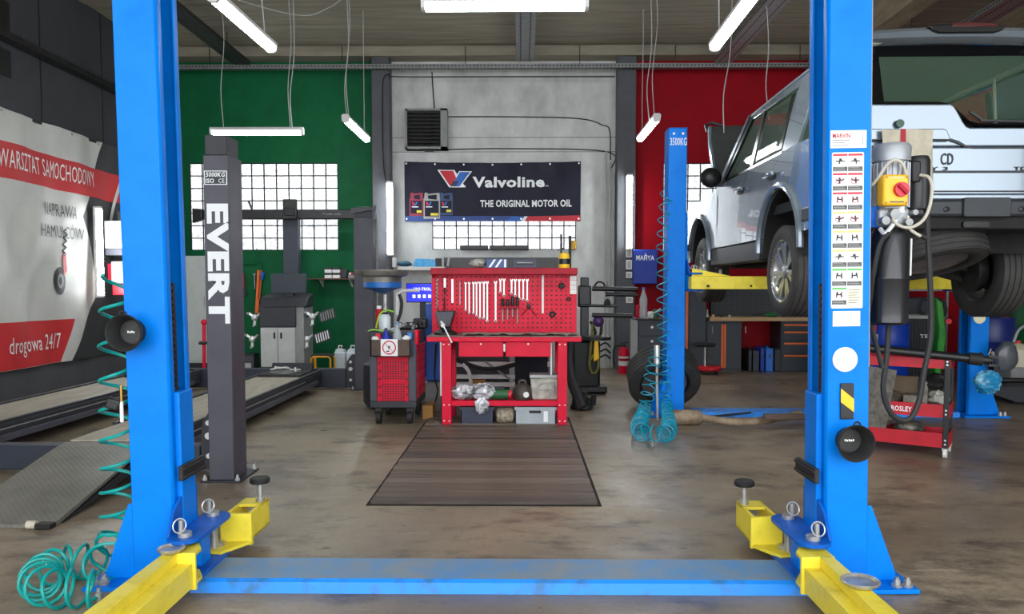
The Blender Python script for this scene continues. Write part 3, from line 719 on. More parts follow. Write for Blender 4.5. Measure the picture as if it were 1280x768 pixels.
# --- stickers on the near right post (front face at Y = 3.3)
FY = L1Y-0.001
LEAN = 0.014                                   # the near posts stand slightly out of plumb
def on_post(u, v): q = W(u, v, FY); q.x += q.z*LEAN; return q
def sheet_px(u0, u1, v0, v1): a, b = on_post(u0, v0), on_post(u1, v1); return (a+b)/2, abs(b.x-a.x), abs(a.z-b.z)
c, w, h = sheet_px(1040, 1078, 190.5, 385.5)
st = poly(rrect(-w/2, w/2, -h/2, h/2, 0.006), FRONT(c), MATS['white_print'], rp, 'safety_label_sheet')
mat('print_yellow', 'e8dc7a', 0.5); mat('print_green', '57b25a', 0.5); mat('print_caption', '4a4a48', 0.5); mat('print_red', 'c4203a', 0.5); mat('print_ink', '26282a', 0.5); mat('print_cream', 'efe9c4', 0.5)
cw, ch_ = (w-0.012)/2, (h-0.014)/8
def label_cell(c, rI, cI):
    x0 = -w/2+0.004+cI*(cw+0.003); y1 = h/2-0.005-rI*ch_; hd = 'print_red' if rI < 3 else 'print_yellow' if rI < 6 else 'print_green'
    F_ = FRONT(c)
    if rI == 7 and cI == 1:
        poly(rect(x0, x0+cw, y1-ch_+0.006, y1-0.002), F_, MATS['print_cream'], st, 'notice_panel', 0.0005, 0.001)
        for k in range(6): poly(rect(x0+0.006, x0+cw-0.008-0.006*(k % 3), y1-0.014-k*0.0105, y1-0.011-k*0.0105), F_, MATS['print_caption'], st, 'notice_line', 0.0005, 0.0016)
        return
    poly(rect(x0, x0+cw, y1-0.010, y1-0.001), F_, MATS[hd], st, 'header_strip', 0.0005, 0.001)
    poly(rect(x0, x0+cw, y1-ch_+0.006, y1-ch_*0.68), F_, MATS['print_caption'], st, 'caption_box', 0.0005, 0.001)
    for k in range(3): poly(rect(x0+0.004, x0+cw-0.004-0.005*k, y1-ch_+0.009+k*0.006, y1-ch_+0.0103+k*0.006), F_, MATS['grey_light'], st, 'caption_line', 0.0003, 0.0016)
    yc = y1-ch_*0.39; xc = x0+cw/2; rr = random.Random(rI*2+cI)
    if rI in (0, 5): P = [(-0.02, -0.002), (-0.006, -0.003), (-0.007, -0.012), (-0.001, -0.012), (0.0, -0.003), (0.02, -0.002), (0.019, 0.002), (0.008, 0.003), (0.006, 0.011), (-0.004, 0.012), (-0.005, 0.003), (-0.02, 0.002)]
    elif rI in (1, 3): P = [(-0.006, -0.014), (0.0, -0.014), (0.002, -0.003), (0.014, -0.001), (0.019, 0.007), (0.013, 0.008), (0.009, 0.003), (0.002, 0.004), (0.001, 0.013), (-0.005, 0.013), (-0.006, 0.003), (-0.016, 0.004), (-0.017, -0.001), (-0.007, -0.003)]
    else: P = [(-0.015, -0.013), (-0.011, -0.013), (-0.008, -0.002), (0.006, -0.003), (0.008, -0.013), (0.013, -0.013), (0.012, 0.013), (0.007, 0.013), (0.006, 0.003), (-0.004, 0.004), (-0.006, 0.013), (-0.012, 0.012)]
    if cI: P = [(-x, y) for x, y in reversed(P)]
    poly([(xc+x, yc+y) for x, y in P], F_, MATS['print_ink'], st, 'pictogram', 0.0005, 0.001)
    if rI in (1, 2, 3): MB(F_).tube([(xc-0.006*(rI != 2)+0.012*math.cos(2*PI*i/16), yc-0.003+0.012*math.sin(2*PI*i/16), 0.0022) for i in range(16)], 0.0012, 4, True).build('prohibition_ring', 'print_red', st, smooth=False)
    if rI == 7: MB(F_).beam((xc-0.014, yc-0.01, 0.002), (xc+0.014, yc+0.012, 0.002), 0.0008, 0.002).build('red_slash', 'print_red', st)
for rI in range(8):
    for cI in range(2): label_cell(c, rI, cI)
c, w, h = sheet_px(1038, 1083, 163, 185)
s1 = poly(rect(-w/2, w/2, -h/2, h/2), FRONT(c), MATS['white_print'], rp, 'maker_sticker')
text('MARVIN', w*0.48, h*0.27, FRONT(c+Vector((-w*0.2, -0.001, h*0.2))), MATS['print_red'], s1, bold=0.02)
for k in range(3): poly(rect(-w*0.43, w*(0.04, -0.1, 0.0)[k], -h*(0.08+k*0.15), -h*(0.03+k*0.15)), FRONT(c), MATS['grey_mid'], s1, 'small_print', z=0.001)
poly([(w*0.13, -h*0.3), (w*0.4, -h*0.3), (w*0.4, h*0.3), (w*0.385, h*0.3), (w*0.385, -h*0.26), (w*0.13, -h*0.26)], FRONT(c), MATS['grey_mid'], s1, 'drawing', z=0.001)
c, w, h = sheet_px(1041, 1075, 389, 408)
s2 = poly(rect(-w/2, w/2, -h/2, h/2), FRONT(c), MATS['white_print'], rp, 'data_plate')
for k in range(5):
    for (a, b) in ((-0.45, -0.05), (0.05, 0.42-0.08*(k % 2))): poly(rect(a*w, b*w, h*(0.3-k*0.16), h*(0.34-k*0.16)), FRONT(c), MATS['grey_light'], s2, 'small_print', z=0.001)
c, w, h = sheet_px(1040.5, 1071.5, 434, 465)
rf = MB().lathe([(0, 0), (w/2, 0), (w/2, 0.004), (w*0.44, 0.007), (0, 0.007)], c, (0,-1,0), 32).build('reflector', 'white_plastic', rp)
MB().lathe([(0, 0.007), (w*0.34, 0.007), (w*0.33, 0.0085), (0, 0.0085)], c, (0,-1,0), 28).build('reflector_face', 'print_cream', rf)
c, w, h = sheet_px(1050, 1066, 479, 524)
hz = poly(rect(-w/2, w/2, -h/2, h/2), FRONT(c), MATS['black_plastic'], rp, 'edge_protector', th=0.01, bv=0.003)
poly([(-w/2, -h*0.02), (w/2, -h*0.3), (w/2, h*0.06), (-w/2, h*0.36)], FRONT(c), mat('hazard_yellow', 'f0c020', 0.5), hz, 'hazard_stripe', th=0.0015, z=0.0101)

MB().cyl((XR(1.615), L1Y+0.06, 0.95), (XR(1.615), L1Y+0.06, 2.86), 0.013, n=10).build('cable_conduit', 'grey_light', rp)
for p_ in (lp, rp): p_.rotation_euler = (0, -LEAN, 0)
# --- black magnetic bowls stuck on the posts
def bowl(label, u, v, mark):
    c = W(u, v, L1Y); t = thing('magnetic_bowl', label, 'bowl', c, 'magnetic bowls on the near lift posts')
    MB().lathe([(0, 0.0), (0.050, 0.0), (0.056, 0.004), (0.063, 0.04), (0.067, 0.044), (0.074, 0.08), (0.08, 0.085), (0.077, 0.089), (0.071, 0.084), (0.062, 0.048), (0.058, 0.043), (0.052, 0.012), (0, 0.01)], c, (0,-1,0), 36).build('bowl_shell', 'black_rubber', t)
    MB().tube(arc(c.x, c.z+0.094, 0.014, 0, PI, 8) and [(p[0], c.y-0.086, p[1]) for p in arc(c.x, c.z+0.078, 0.014, 0, PI, 8)], 0.004, 6).build('hanging_loop', 'black_rubber', t)
    MB().lathe([(0.0, 0.0), (0.047, 0.0), (0.046, 0.002), (0.0, 0.002)], c+Vector((0,-0.011,0)), (0,-1,0), 28).build('base_disc', 'iron_dark', t)
    mk = MB()
    for k in range(mark): mk.box(c.x-0.02+k*0.0085, c.x-0.0145+k*0.0085, c.y-0.0142, c.y-0.0132, c.z-0.004-0.001*(k % 2), c.z+0.005-0.002*(k % 2))
    mk.build('printed_mark', 'white_print', t, smooth=False)
bowl('black magnetic bowl stuck on the left near lift post', 167, 415, 4)
bowl('black magnetic bowl stuck on the right near lift post', 1060, 550, 5)

# --- far lift holding the car
L2X, L2Y, A2 = 3.06, 7.7, 1.42
p2, X2 = lift_post(L2X, -1, L2Y, 'far blue lift post marked 3500KG with a coiled hose, left of the raised car', A2)
text('3500KG', 0.165, 0.075, FRONT((X2(1.505), L2Y-0.001, ZZ(177.5, L2Y))), MATS['white_print'], p2, bold=0.01)
for m in (1.46, 1.55): MB().cyl((X2(m), L2Y, 2.81), (X2(m), L2Y-0.004, 2.81), 0.012, n=10).build('cap_screw', 'white_print', p2)
MB().box(X2(1.6), X2(1.415), L2Y, L2Y+0.22, 2.86, 2.87).build('top_cap', 'blue_deep', p2, bv=0.003)
p3, X3 = lift_post(L2X, 1, L2Y, 'far blue lift post with a round reflector, half hidden behind the red cart', A2)
c = Vector((X3(1.5), L2Y-0.001, ZZ(397, L2Y))); MB().lathe([(0, 0), (0.06, 0), (0.06, 0.005), (0.05, 0.008), (0, 0.008)], c, (0,-1,0), 24).build('reflector', 'print_cream', p3)
def high_arms(t, X, s):
    a = MB(); z0, z1 = A2-0.145, A2-0.02
    a.prism([(X(1.40), L2Y-0.18), (X(0.62), L2Y-0.32), (X(0.62), L2Y-0.19), (X(1.40), L2Y-0.04)], 'z', z0, z1)
    ar = a.build('swing_arm', 'yellow_paint', t, bv=0.005)
    MB().prism([(X(0.75), L2Y-0.28), (X(0.4), L2Y-0.345), (X(0.4), L2Y-0.245), (X(0.75), L2Y-0.18)], 'z', z0+0.025, z1-0.02).build('arm_extension', 'yellow_paint', ar, bv=0.003)
    MB().prism([(X(1.38), z1), (X(1.0), z1+0.005), (X(1.38), z1+0.08)], 'y', L2Y-0.12, L2Y-0.105).build('arm_rib', 'yellow_paint', ar)
    for m in (1.25, 0.85, 0.7): MB().cyl((X(m), L2Y-0.25-0.02*(1.25-m)*4, (z0+z1)/2-0.03), (X(m), L2Y-0.1, (z0+z1)/2-0.03), 0.012, n=8).build('stop_bolt', 'iron_dark', ar)
    a2 = MB(); a2.prism([(X(1.40), L2Y+0.16), (X(1.38), L2Y+0.28), (X(0.85), L2Y+1.05), (X(0.76), L2Y+0.98)], 'z', z0, z1); a2.build('swing_arm', 'yellow_paint', t, bv=0.005)
    for q in ((X(0.45), L2Y-0.29), (X(0.82), L2Y+0.98)):
        MB().cyl((q[0], q[1], z1-0.02), (q[0], q[1], z1+0.09), 0.02, n=10).build('pad_screw', 'steel', t)
        MB().lathe([(0, 0), (0.06, 0), (0.06, 0.03), (0, 0.03)], (q[0], q[1], z1+0.09), n=20).build('rubber_pad', 'black_rubber', t)
high_arms(p2, X2, -1); high_arms(p3, X3, 1)
cv2 = thing('floor_cover', 'blue cover strip on the floor between the far lift posts under the car', 'cover strip', (L2X, L2Y+0.08, 0))
MB().prism([(L2Y-0.06, 0), (L2Y-0.04, 0.05), (L2Y+0.2, 0.05), (L2Y+0.22, 0.0)], 'x', L2X-1.31, L2X+1.31).build('cover_sheet', 'blue_worn', cv2, smooth=False)

# --- coiled air hoses
YH = 3.42
pts = [W(150, 345, YH), W(146, 430, YH), W(147, 520, YH), W(148, 600, YH), W(147, 660, YH), (W(146, 690, YH).x, YH-0.02, 0.15)]
fl = [FL(128, 706, 0.08), FL(104, 702, 0.08), FL(76, 706, 0.08), FL(54, 716, 0.08), FL(50, 728, 0.08), FL(66, 736, 0.08), FL(92, 736, 0.08), FL(120, 738, 0.07), FL(128, 740, 0.06)]
path = spline([Vector(p) for p in pts]+fl, 14)
def rad(q): return 0.072 if q < 0.62 else 0.074
def pit(q): return 0.155 if q < 0.22 else 0.135 if q < 0.4 else 0.11 if q < 0.55 else 0.05 if q < 0.6 else 0.085 if q < 0.68 else 0.058 if q < 0.86 else 0.075
ho = thing('coiled_air_hose', 'teal coiled air hose hanging beside the left near post and heaped on the floor', 'hose', (path[0].x, YH, 0))
hp = helix(path, rad, pit, 16)
for q in hp: q.z = max(q.z, 0.008)
MB().tube(hp, 0.0078, 8).build('hose_coil', 'teal_hose', ho)
q = hp[-1]; MB().lathe([(0.011, 0), (0.011, 0.02), (0.015, 0.022), (0.015, 0.035), (0.009, 0.04), (0.009, 0.055), (0, 0.055)], (q.x, q.y, 0.0), n=10).build('hose_coupling', 'steel', ho)
# blow gun parked at the back of the left near post
bg = W(152, 508, 3.30)
ag = thing('air_gun', 'small air gun with brass fitting hanging at the left near post', 'air gun', bg)
MB().cyl(bg+Vector((0, 0, -0.07)), bg+Vector((0, 0, 0.02)), 0.008, n=10).build('nozzle', 'white_plastic', ag)
MB().cyl(bg+Vector((0, 0, 0.02)), bg+Vector((0, 0, 0.09)), 0.007, n=10).build('brass_fitting', mat('brass', 'b08a45', 0.3, 0.9), ag)
MB().obox(bg+Vector((-0.035, 0, 0.01)), (0.06, 0.03, 0.05), (0, 0.3, 0)).build('handle', 'black_plastic', ag, bv=0.008)
# second hose on the far lift post
Y2 = 7.62
pA = [W(833, 240, Y2), W(828, 300, Y2), W(828, 360, Y2), W(829, 420, Y2), W(831, 470, Y2), W(833, 505, Y2), FL(836, 535, 0.09), FL(828, 543, 0.09), FL(816, 541, 0.1), FL(803, 541, 0.09), FL(799, 532, 0.1), W(806, 512, 7.4), W(812, 480, 7.4), W(816, 460, 7.45), W(822, 440, 7.5)]
path = spline([Vector(p) for p in pA], 12)
def pit2(q): return 0.13 if q < 0.3 else 0.10 if q < 0.58 else 0.078 if q < 0.8 else 0.085
ho2 = thing('coiled_air_hose', 'blue-green coiled air hose hanging on the far lift post with its heap on the floor', 'hose', (path[0].x, Y2, 0))
hp = helix(path, lambda q: 0.055 if q < 0.55 else 0.07 if 0.6 < q < 0.8 else 0.065, pit2, 14)
for q in hp: q.z = max(q.z, 0.008)
MB().tube(hp, 0.0062, 6).build('hose_coil', 'cyan_hose', ho2)
MB().tube([W(822, 440, 7.5), W(821, 470, 7.48), W(822, 527, 7.45)], 0.012, 8).build('straight_lance', 'grey_light', ho2)
MB().cyl(W(821, 432, 7.5), W(821, 455, 7.5), 0.028, n=12).build('hose_coupling', 'steel_bright', ho2)
# ================================================================== four-post alignment lift (left bay)
mat('runway_top', 'b3ac99', 0.7, 0, '8f897b', 4, 0.35, 0.7, bump=0.2, bscale=40, stretch=(3, 0.5, 1))
def ramp_mat():
    m = mat('tread_plate', '8b8a80', 0.45, 0.35, '6f6e66', 3, 0.35, 0.7); nt = m.node_tree; N = nt.nodes.new; L = nt.links.new
    tc = N('ShaderNodeTexCoord'); mp = N('ShaderNodeMapping'); mp.inputs['Rotation'].default_value = (0, 0, PI/4); mp.inputs['Scale'].default_value = (1, 1, 0.01); L(tc.outputs['Object'], mp.inputs['Vector'])
    v = N('ShaderNodeTexVoronoi'); v.inputs['Scale'].default_value = 38; v.inputs['Randomness'].default_value = 0.0; L(mp.outputs[0], v.inputs['Vector'])
    r = N('ShaderNodeMapRange'); r.inputs['From Min'].default_value = 0.2; r.inputs['From Max'].default_value = 0.35; r.inputs['To Min'].default_value = 1; r.inputs['To Max'].default_value = 0; L(v.outputs['Distance'], r.inputs['Value'])
    b = N('ShaderNodeBump'); b.inputs['Strength'].default_value = 0.8; b.inputs['Distance'].default_value = 0.006; L(r.outputs[0], b.inputs['Height']); L(b.outputs[0], nt.nodes['Principled BSDF'].inputs['Normal'])
ramp_mat()
def alignment_post(label, u0, u1, Y, dep, vtop, name_text):
    x0, x1 = XX(u0, Y, 500), XX(u1, Y, 500); ztop = 2.29
    t = thing('alignment_lift_post', label, 'car lift', ((x0+x1)/2, Y+dep/2, 0), 'posts of the four-post lift')
    MB().box(x0, x1, Y, Y+dep, 0.01, ztop-0.13).build('column', 'charcoal', t, bv=0.006)
    MB().box(x0+0.012, x1-0.014, Y+0.004, Y+dep-0.02, ztop-0.13, ztop).build('column_head', 'charcoal_dark', t, bv=0.004)
    MB().box(x0-0.05, x1+0.05, Y-0.03, Y+dep+0.1, 0, 0.012).build('foot_plate', 'charcoal_dark', t, bv=0.003)
    for qx, qy in ((x0-0.025, Y-0.01), (x1+0.025, Y-0.01), (x1+0.025, Y+dep+0.07), (x0-0.025, Y+dep+0.07)):
        b = MB().cyl((qx, qy, 0.012), (qx, qy, 0.03), 0.016, n=6); b.cyl((qx, qy, 0.03), (qx, qy, 0.05), 0.008, n=8); b.build('anchor_bolt', 'steel_bright', t)
    return t, x0, x1
ep, ex0, ex1 = alignment_post('near dark grey four-post lift post lettered EVERT', 259.5, 291, 5.05, 0.24, 172, True)
Me = frame((0, 0, 0), (0, 0, -1), (1, 0, 0))
def evert_at(u, v): q = W(u, v, 5.049); return frame(q, (0, 0, -1), (1, 0, 0))
text('EVERT', ZZ(255, 5.05, 270)-ZZ(405, 5.05, 270), 0.142, evert_at(273, 330), MATS['white_print'], ep, bold=0.045)
c0, c1 = W(255, 213.5, 5.049), W(284, 231, 5.049); cc = (c0+c1)/2; w, h = c1.x-c0.x, c0.z-c1.z
pl = poly(rect(-w/2, w/2, -h/2, h/2), FRONT(cc), MATS['white_print'], ep, 'rating_plate')
poly(rect(-w/2+0.006, w/2-0.006, -h/2+0.005, h/2-0.005), FRONT(cc), MATS['charcoal_dark'], pl, 'plate_field', z=0.001)
text('5000KG', w*0.84, h*0.34, FRONT(cc+Vector((0, -0.002, h*0.22))), MATS['white_print'], pl, bold=0.02, shear=0.15)
text('ISO', w*0.36, h*0.32, FRONT(cc+Vector((-w*0.24, -0.002, -h*0.22))), MATS['white_print'], pl, bold=0.02)
text('CE', w*0.26, h*0.3, FRONT(cc+Vector((w*0.26, -0.002, -h*0.22))), MATS['white_print'], pl)
rpst, fx0, fx1 = alignment_post('far dark grey four-post lift post before the green wall', 444, 468, 9.6, 0.24, 262, False)
MB().prism([(fx0-0.02, 2.27), (fx1-0.02, 2.27), (fx1+0.05, 2.31), (fx1+0.02, 2.12), (fx1-0.0, 2.12), (fx1+0.0, 2.25), (fx0-0.02, 2.2)], 'y', 9.55, 9.6).build('head_bracket', 'charcoal', rpst)
MB().cyl((fx1+0.03, 9.7, 0.05), (fx1+0.03, 9.7, 2.2), 0.012, n=6).build('lock_rod', 'steel', rpst)
# cross beams
for (lb, Y, z0, z1, xa) in (('low dark cross beam of the four-post lift behind the ramp', 5.24, 0.03, 0.2, ex0-0.02), ('far low dark cross beam of the four-post lift', 9.66, 0.02, 0.26, fx0-0.01)):
    t = thing('lift_crossbeam', lb, 'crossbeam', (-3.4, Y, z0), 'cross beams of the four-post lift')
    MB().box(-4.95, xa-0.12, Y, Y+0.13, z0, z1).build('beam', 'slate', t, bv=0.008)
    MB().prism([(xa-0.14, z0), (xa, z0), (xa, z0+0.42), (xa-0.05, z0+0.42), (xa-0.11, z0+0.33)], 'y', Y+0.02, Y+0.12).build('end_bracket', 'charcoal_dark', t, bv=0.004)
    for k, zz in enumerate((0.1, 0.24, 0.33)): MB().cyl((xa-0.06, Y+0.02, z0+zz), (xa-0.06, Y+0.0, z0+zz), 0.018 if k != 1 else 0.024, n=12).build('white_bolt', 'white_plastic', t)
# runways
def runway(label, x0, x1, y0, y1):
    t = thing('lift_runway', label, 'runway', ((x0+x1)/2, (y0+y1)/2, 0.04), 'runways of the four-post lift')
    MB().box(x0, x1, y0+0.16, y1, 0.1, 0.235).build('girder', 'charcoal_dark', t, bv=0.006)
    MB().box(x0+0.03, x1-0.03, y0, y1-0.0, 0.235, 0.245).build('deck', 'runway_top', t, smooth=False)
    for xx in (x0, x1-0.03):
        MB().box(xx, xx+0.03, y0+0.6, y1, 0.235, 0.262).build('edge_rail', 'charcoal_dark', t, bv=0.004)
        MB().box(xx+(0.031 if xx > x0 else -0.004), xx+(0.034 if xx > x0 else -0.001), y0+0.3, y1-0.7, 0.19, 0.2).build('side_line', 'steel', t, smooth=False)
    MB().box(x1-0.0, x1+0.02, y0+0.4, y1-0.2, 0.1, 0.15).build('jack_rail', 'charcoal', t, bv=0.003)
    for yy in (y0+0.4, y1-0.5): MB().box(x0+0.1, x1-0.1, yy, yy+0.2, 0.0, 0.1).build('runway_foot', 'charcoal_dark', t, smooth=False)
    return t
runway('long dirty lift runway beside the EVERT post', -3.13, -2.5, 5.22, 9.55)
runway('long dirty lift runway along the dark left wall', -4.68, -4.02, 5.22, 9.55)
# ramp in front of the right runway
rm = thing('approach_ramp', 'grey tread plate drive-on ramp at the lower left', 'ramp', (-2.82, 4.6, 0))
MB().prism([(4.05, 0.0), (4.05, 0.02), (5.08, 0.225), (5.21, 0.235), (5.21, 0.22), (5.05, 0.205), (4.1, 0.0)], 'x', -3.12, -2.52).build('ramp_plate', 'tread_plate', rm, bv=0.002)
for x in (-3.12, -2.54): MB().prism([(4.15, 0.0), (5.2, 0.215), (5.2, 0.12)], 'x', x, x+0.02).build('ramp_side', 'charcoal_dark', rm)
for x in (-3.0, -2.62): MB().cyl((x-0.03, 4.045, 0.022), (x+0.02, 4.045, 0.022), 0.022, n=14).build('ramp_roller', 'cloth_beige', rm)
MB().box(-2.6, -2.515, 4.02, 4.08, 0.002, 0.03).build('ramp_nose', 'iron_dark', rm, bv=0.004)
# turn plates on the runway ends
def turnplate(label, x, y):
    t = thing('turn_plate', label, 'turn plate', (x, y, 0.245), 'wheel turn plates on the runways')
    MB().box(x-0.25, x+0.25, y-0.25, y+0.22, 0.246, 0.275).build('base', 'iron_dark', t, bv=0.006)
    MB().lathe([(0, 0), (0.18, 0), (0.18, 0.012), (0, 0.016)], (x, y, 0.275), n=26).build('disc', 'galvanised', t)
    for k in range(9):
        a = random.uniform(0, 6.28); p = Vector((x+0.12*math.cos(k*2.1), y+0.1*math.sin(k*2.1), 0.30+0.012*(k % 3)))
        MB().beam(p-Vector((math.cos(a)*0.09, math.sin(a)*0.09, 0)), p+Vector((math.cos(a)*0.09, math.sin(a)*0.09, 0.02)), 0.02, 0.012).build('grip_bar', 'white_plastic', t)
    MB().prism([(y+0.2, 0.246), (y+0.34, 0.246), (y+0.3, 0.36)], 'x', x-0.25, x+0.25).build('stop_wedge', 'charcoal_dark', t)
turnplate('wheel turn plate with a heap of white grips on the runway by the aligner', -2.82, 9.15)
turnplate('wheel turn plate on the runway along the left wall, right of the blue post', -4.36, 9.1)

# ================================================================== wheel aligner by the green wall
YA = 11.2
def A(u, v, Y=YA): return W(u, v, Y)
wa = thing('wheel_aligner', 'wheel alignment cabinet with grey doors, monitor and black camera beam on a column', 'wheel aligner', (A(355, 460).x, YA+0.2, 0))
ax0_, ax1_ = A(326, 440).x, A(369, 440).x; zb, zd, zt_ = A(340, 459).z, A(340, 410).z, A(340, 384).z
MB().box(ax0_, ax1_+0.13, YA+0.015, YA+0.5, zb, zt_).build('cabinet', 'grey_mid', wa, bv=0.008)
xm = (ax0_+ax1_)/2
for (a, b, hx) in ((ax0_, xm-0.004, xm-0.05), (xm+0.004, ax1_, xm+0.05)):
    d = MB().box(a, b, YA, YA+0.02, zb, zd).build('door', 'grey_light', wa, bv=0.004)
    MB().box(hx-0.014, hx+0.014, YA-0.006, YA+0.002, zd-0.16, zd-0.07).build('handle_slot', 'black_deep', d, bv=0.004)
MB().box(ax0_-0.01, ax1_+0.02, YA-0.01, YA+0.02, zd+0.01, zt_).build('drawer', 'charcoal_dark', wa, bv=0.01)
MB().prism([(YA-0.02, zt_), (YA+0.42, zt_), (YA+0.42, zt_+0.2), (YA+0.1, zt_+0.14)], 'x', ax0_-0.02, ax1_+0.17).build('hood', 'charcoal_dark', wa, bv=0.02)
MB().box(ax0_+0.05, ax1_+0.05, YA+0.02, YA+0.45, zb-0.06, zb).build('plinth', 'charcoal_dark', wa)
for x in (ax0_+0.02, ax1_+0.05): MB().cyl((x-0.02, YA+0.03, zb-0.1), (x+0.02, YA+0.03, zb-0.1), 0.045, n=14).build('castor', 'black_rubber', wa)
m0, m1 = A(334, 342), A(379, 367); mo = MB().box(m0.x, m1.x, YA+0.16, YA+0.2, m1.z, m0.z).build('monitor', 'slate', wa, bv=0.006)
MB().box(m0.x+0.015, m1.x-0.015, YA+0.155, YA+0.162, m1.z+0.015, m0.z-0.015).build('screen', mat('screen_off', '3a4248', 0.2), mo, smooth=False)
MB().box((m0.x+m1.x)/2-0.06, (m0.x+m1.x)/2+0.06, YA+0.18, YA+0.28, zt_+0.1, m1.z+0.02).build('monitor_foot', 'black_plastic', mo, bv=0.01)
c0, c1 = W(353, 272, 11.75), W(372, 272, 11.75); MB().box(c0.x, c1.x, 11.75, 11.9, 0.1, c0.z).build('beam_column', 'slate', wa, bv=0.01)
b0, b1 = W(246, 262, 11.6), W(455, 274, 11.6); bm_ = MB().box(b0.x, b1.x, 11.6, 11.72, b1.z, b0.z).build('camera_beam', 'black_plastic', wa, bv=0.015)
MB().prism([(b0.x-0.04, b1.z-0.06), (b0.x+0.1, b1.z-0.02), (b0.x+0.1, b0.z), (b0.x-0.04, b0.z+0.01)], 'y', 11.52, 11.6).build('camera_pod', 'black_plastic', bm_, bv=0.01)
MB().box(b1.x-0.1, b1.x+0.04, 11.52, 11.6, b1.z-0.06, b0.z+0.01).build('camera_pod', 'black_plastic', bm_, bv=0.01)
text('Truck only', 0.28, 0.045, FRONT(Vector((W(415, 268, 11.6).x, 11.599, (b0.z+b1.z)/2))), MATS['grey_mid'], bm_, shear=0.25)
h0, h1 = W(353, 249, 11.55), W(371, 274, 11.55); MB().box(h0.x, h1.x, 11.55, 11.6, h1.z, h0.z).build('camera_head', 'iron_dark', bm_, bv=0.012)
MB().box(h0.x+0.03, h1.x-0.03, 11.53, 11.55, h1.z+0.05, h1.z+0.16).build('camera_window', 'black_deep', bm_, bv=0.01)
MB().beam(W(315, 262, 11.6), W(311, 252, 11.6), 0.04, 0.02).build('beam_hook', 'iron_dark', bm_)
# wheel clamps with targets hanging on the aligner
def clamp(label, u, v, s, tgt):
    c = A(u, v, YA+0.1); t = thing('wheel_clamp', label, 'wheel clamp', c, 'wheel clamps hanging on the aligner')
    b = MB()
    for k in range(3):
        a = 2*PI*k/3+0.5; b.beam(c, c+Vector((0.1*math.cos(a), -0.02, 0.12*math.sin(a))), 0.035, 0.03)
    b.ball((c.x, c.y-0.03, c.z), (0.05, 0.04, 0.05), 10, 6); b.build('clamp_body', 'steel_bright', t)
    for k in range(3):
        a = 2*PI*k/3+0.5; q = c+Vector((0.1*math.cos(a), -0.02, 0.12*math.sin(a))); MB().cyl(q, q+Vector((0, -0.06, 0)), 0.016, n=8).build('claw', 'steel', t)
    MB().beam(c, c+Vector((s*0.13, 0.03, 0.0)), 0.02, 0.02).build('hanger', 'iron_dark', t)
    if tgt:
        q0 = A(tgt[0], tgt[1], YA-0.02); Mt = frame(q0, (math.cos(0.35), 0, math.sin(0.35)), (-math.sin(0.35), 0, math.cos(0.35)))
        tp = poly(rect(-0.12, 0.12, -0.075, 0.075), Mt, MATS['charcoal_dark'], t, 'target_board', th=0.02)
        dm = MB(Mt)
        for i in range(6):
            x = -0.105+i*0.036; dm.prism([(x, -0.06), (x+0.015, -0.06), (x+0.035, 0.06), (x+0.02, 0.06)], 'z', 0.0205, 0.0215)
        dm.build('target_pattern', 'white_print' if tgt[2] else 'grey_mid', tp, smooth=False)
clamp('upper wheel clamp with a dark patterned target right of the aligner', 391, 396, -1, (409, 394, 0))
clamp('lower wheel clamp with a white patterned target right of the aligner', 384, 424, -1, (403, 421, 1))
clamp('upper wheel clamp on the left of the aligner', 319, 397, 1, None)
clamp('lower wheel clamp on the left of the aligner', 316, 424, 1, None)
# items along the green wall
q0, q1 = W(236, 320, 12.0), W(262, 456, 12.0)
lk = thing('metal_locker', 'pale grey metal locker at the green wall behind the EVERT post', 'locker', ((q0.x+q1.x)/2, 12.0, 0))
MB().box(q0.x-0.35, q1.x, 12.0, BW-0.01, 0.1, q0.z).build('carcass', mat('locker_grey', 'c2c9c4', 0.5, 0, 'b4bbb6', 4), lk, bv=0.008)
MB().box(q0.x-0.33, q1.x-0.02, 11.99, 12.0, 0.14, q0.z-0.03).build('door', 'locker_grey', lk, bv=0.004)
MB().box(q0.x-0.35, q1.x, 12.02, BW-0.02, 0, 0.1).build('plinth', 'charcoal_dark', lk)
MB().box(q1.x-0.06, q1.x-0.04, 11.975, 11.99, 1.0, 1.15).build('handle', 'steel', lk)
rj = thing('trolley_jack_handle', 'thin red upright jack beside the pale locker', 'jack', (W(255, 455, 11.4).x, 11.4, 0))
MB().cyl((W(255, 455, 11.4).x, 11.4, 0.0), (W(255, 405, 11.4).x, 11.4, ZZ(405, 11.4, 255)), 0.025, n=10).build('red_tube', 'red_paint', rj)
MB().ball((W(255, 403, 11.4).x, 11.4, ZZ(403, 11.4, 255)), 0.045, 10, 6).build('knob', 'red_paint', rj)
MB().cyl(W(249, 429, 11.38), W(258, 429, 11.38), 0.025, n=8).build('lever', 'black_plastic', rj)
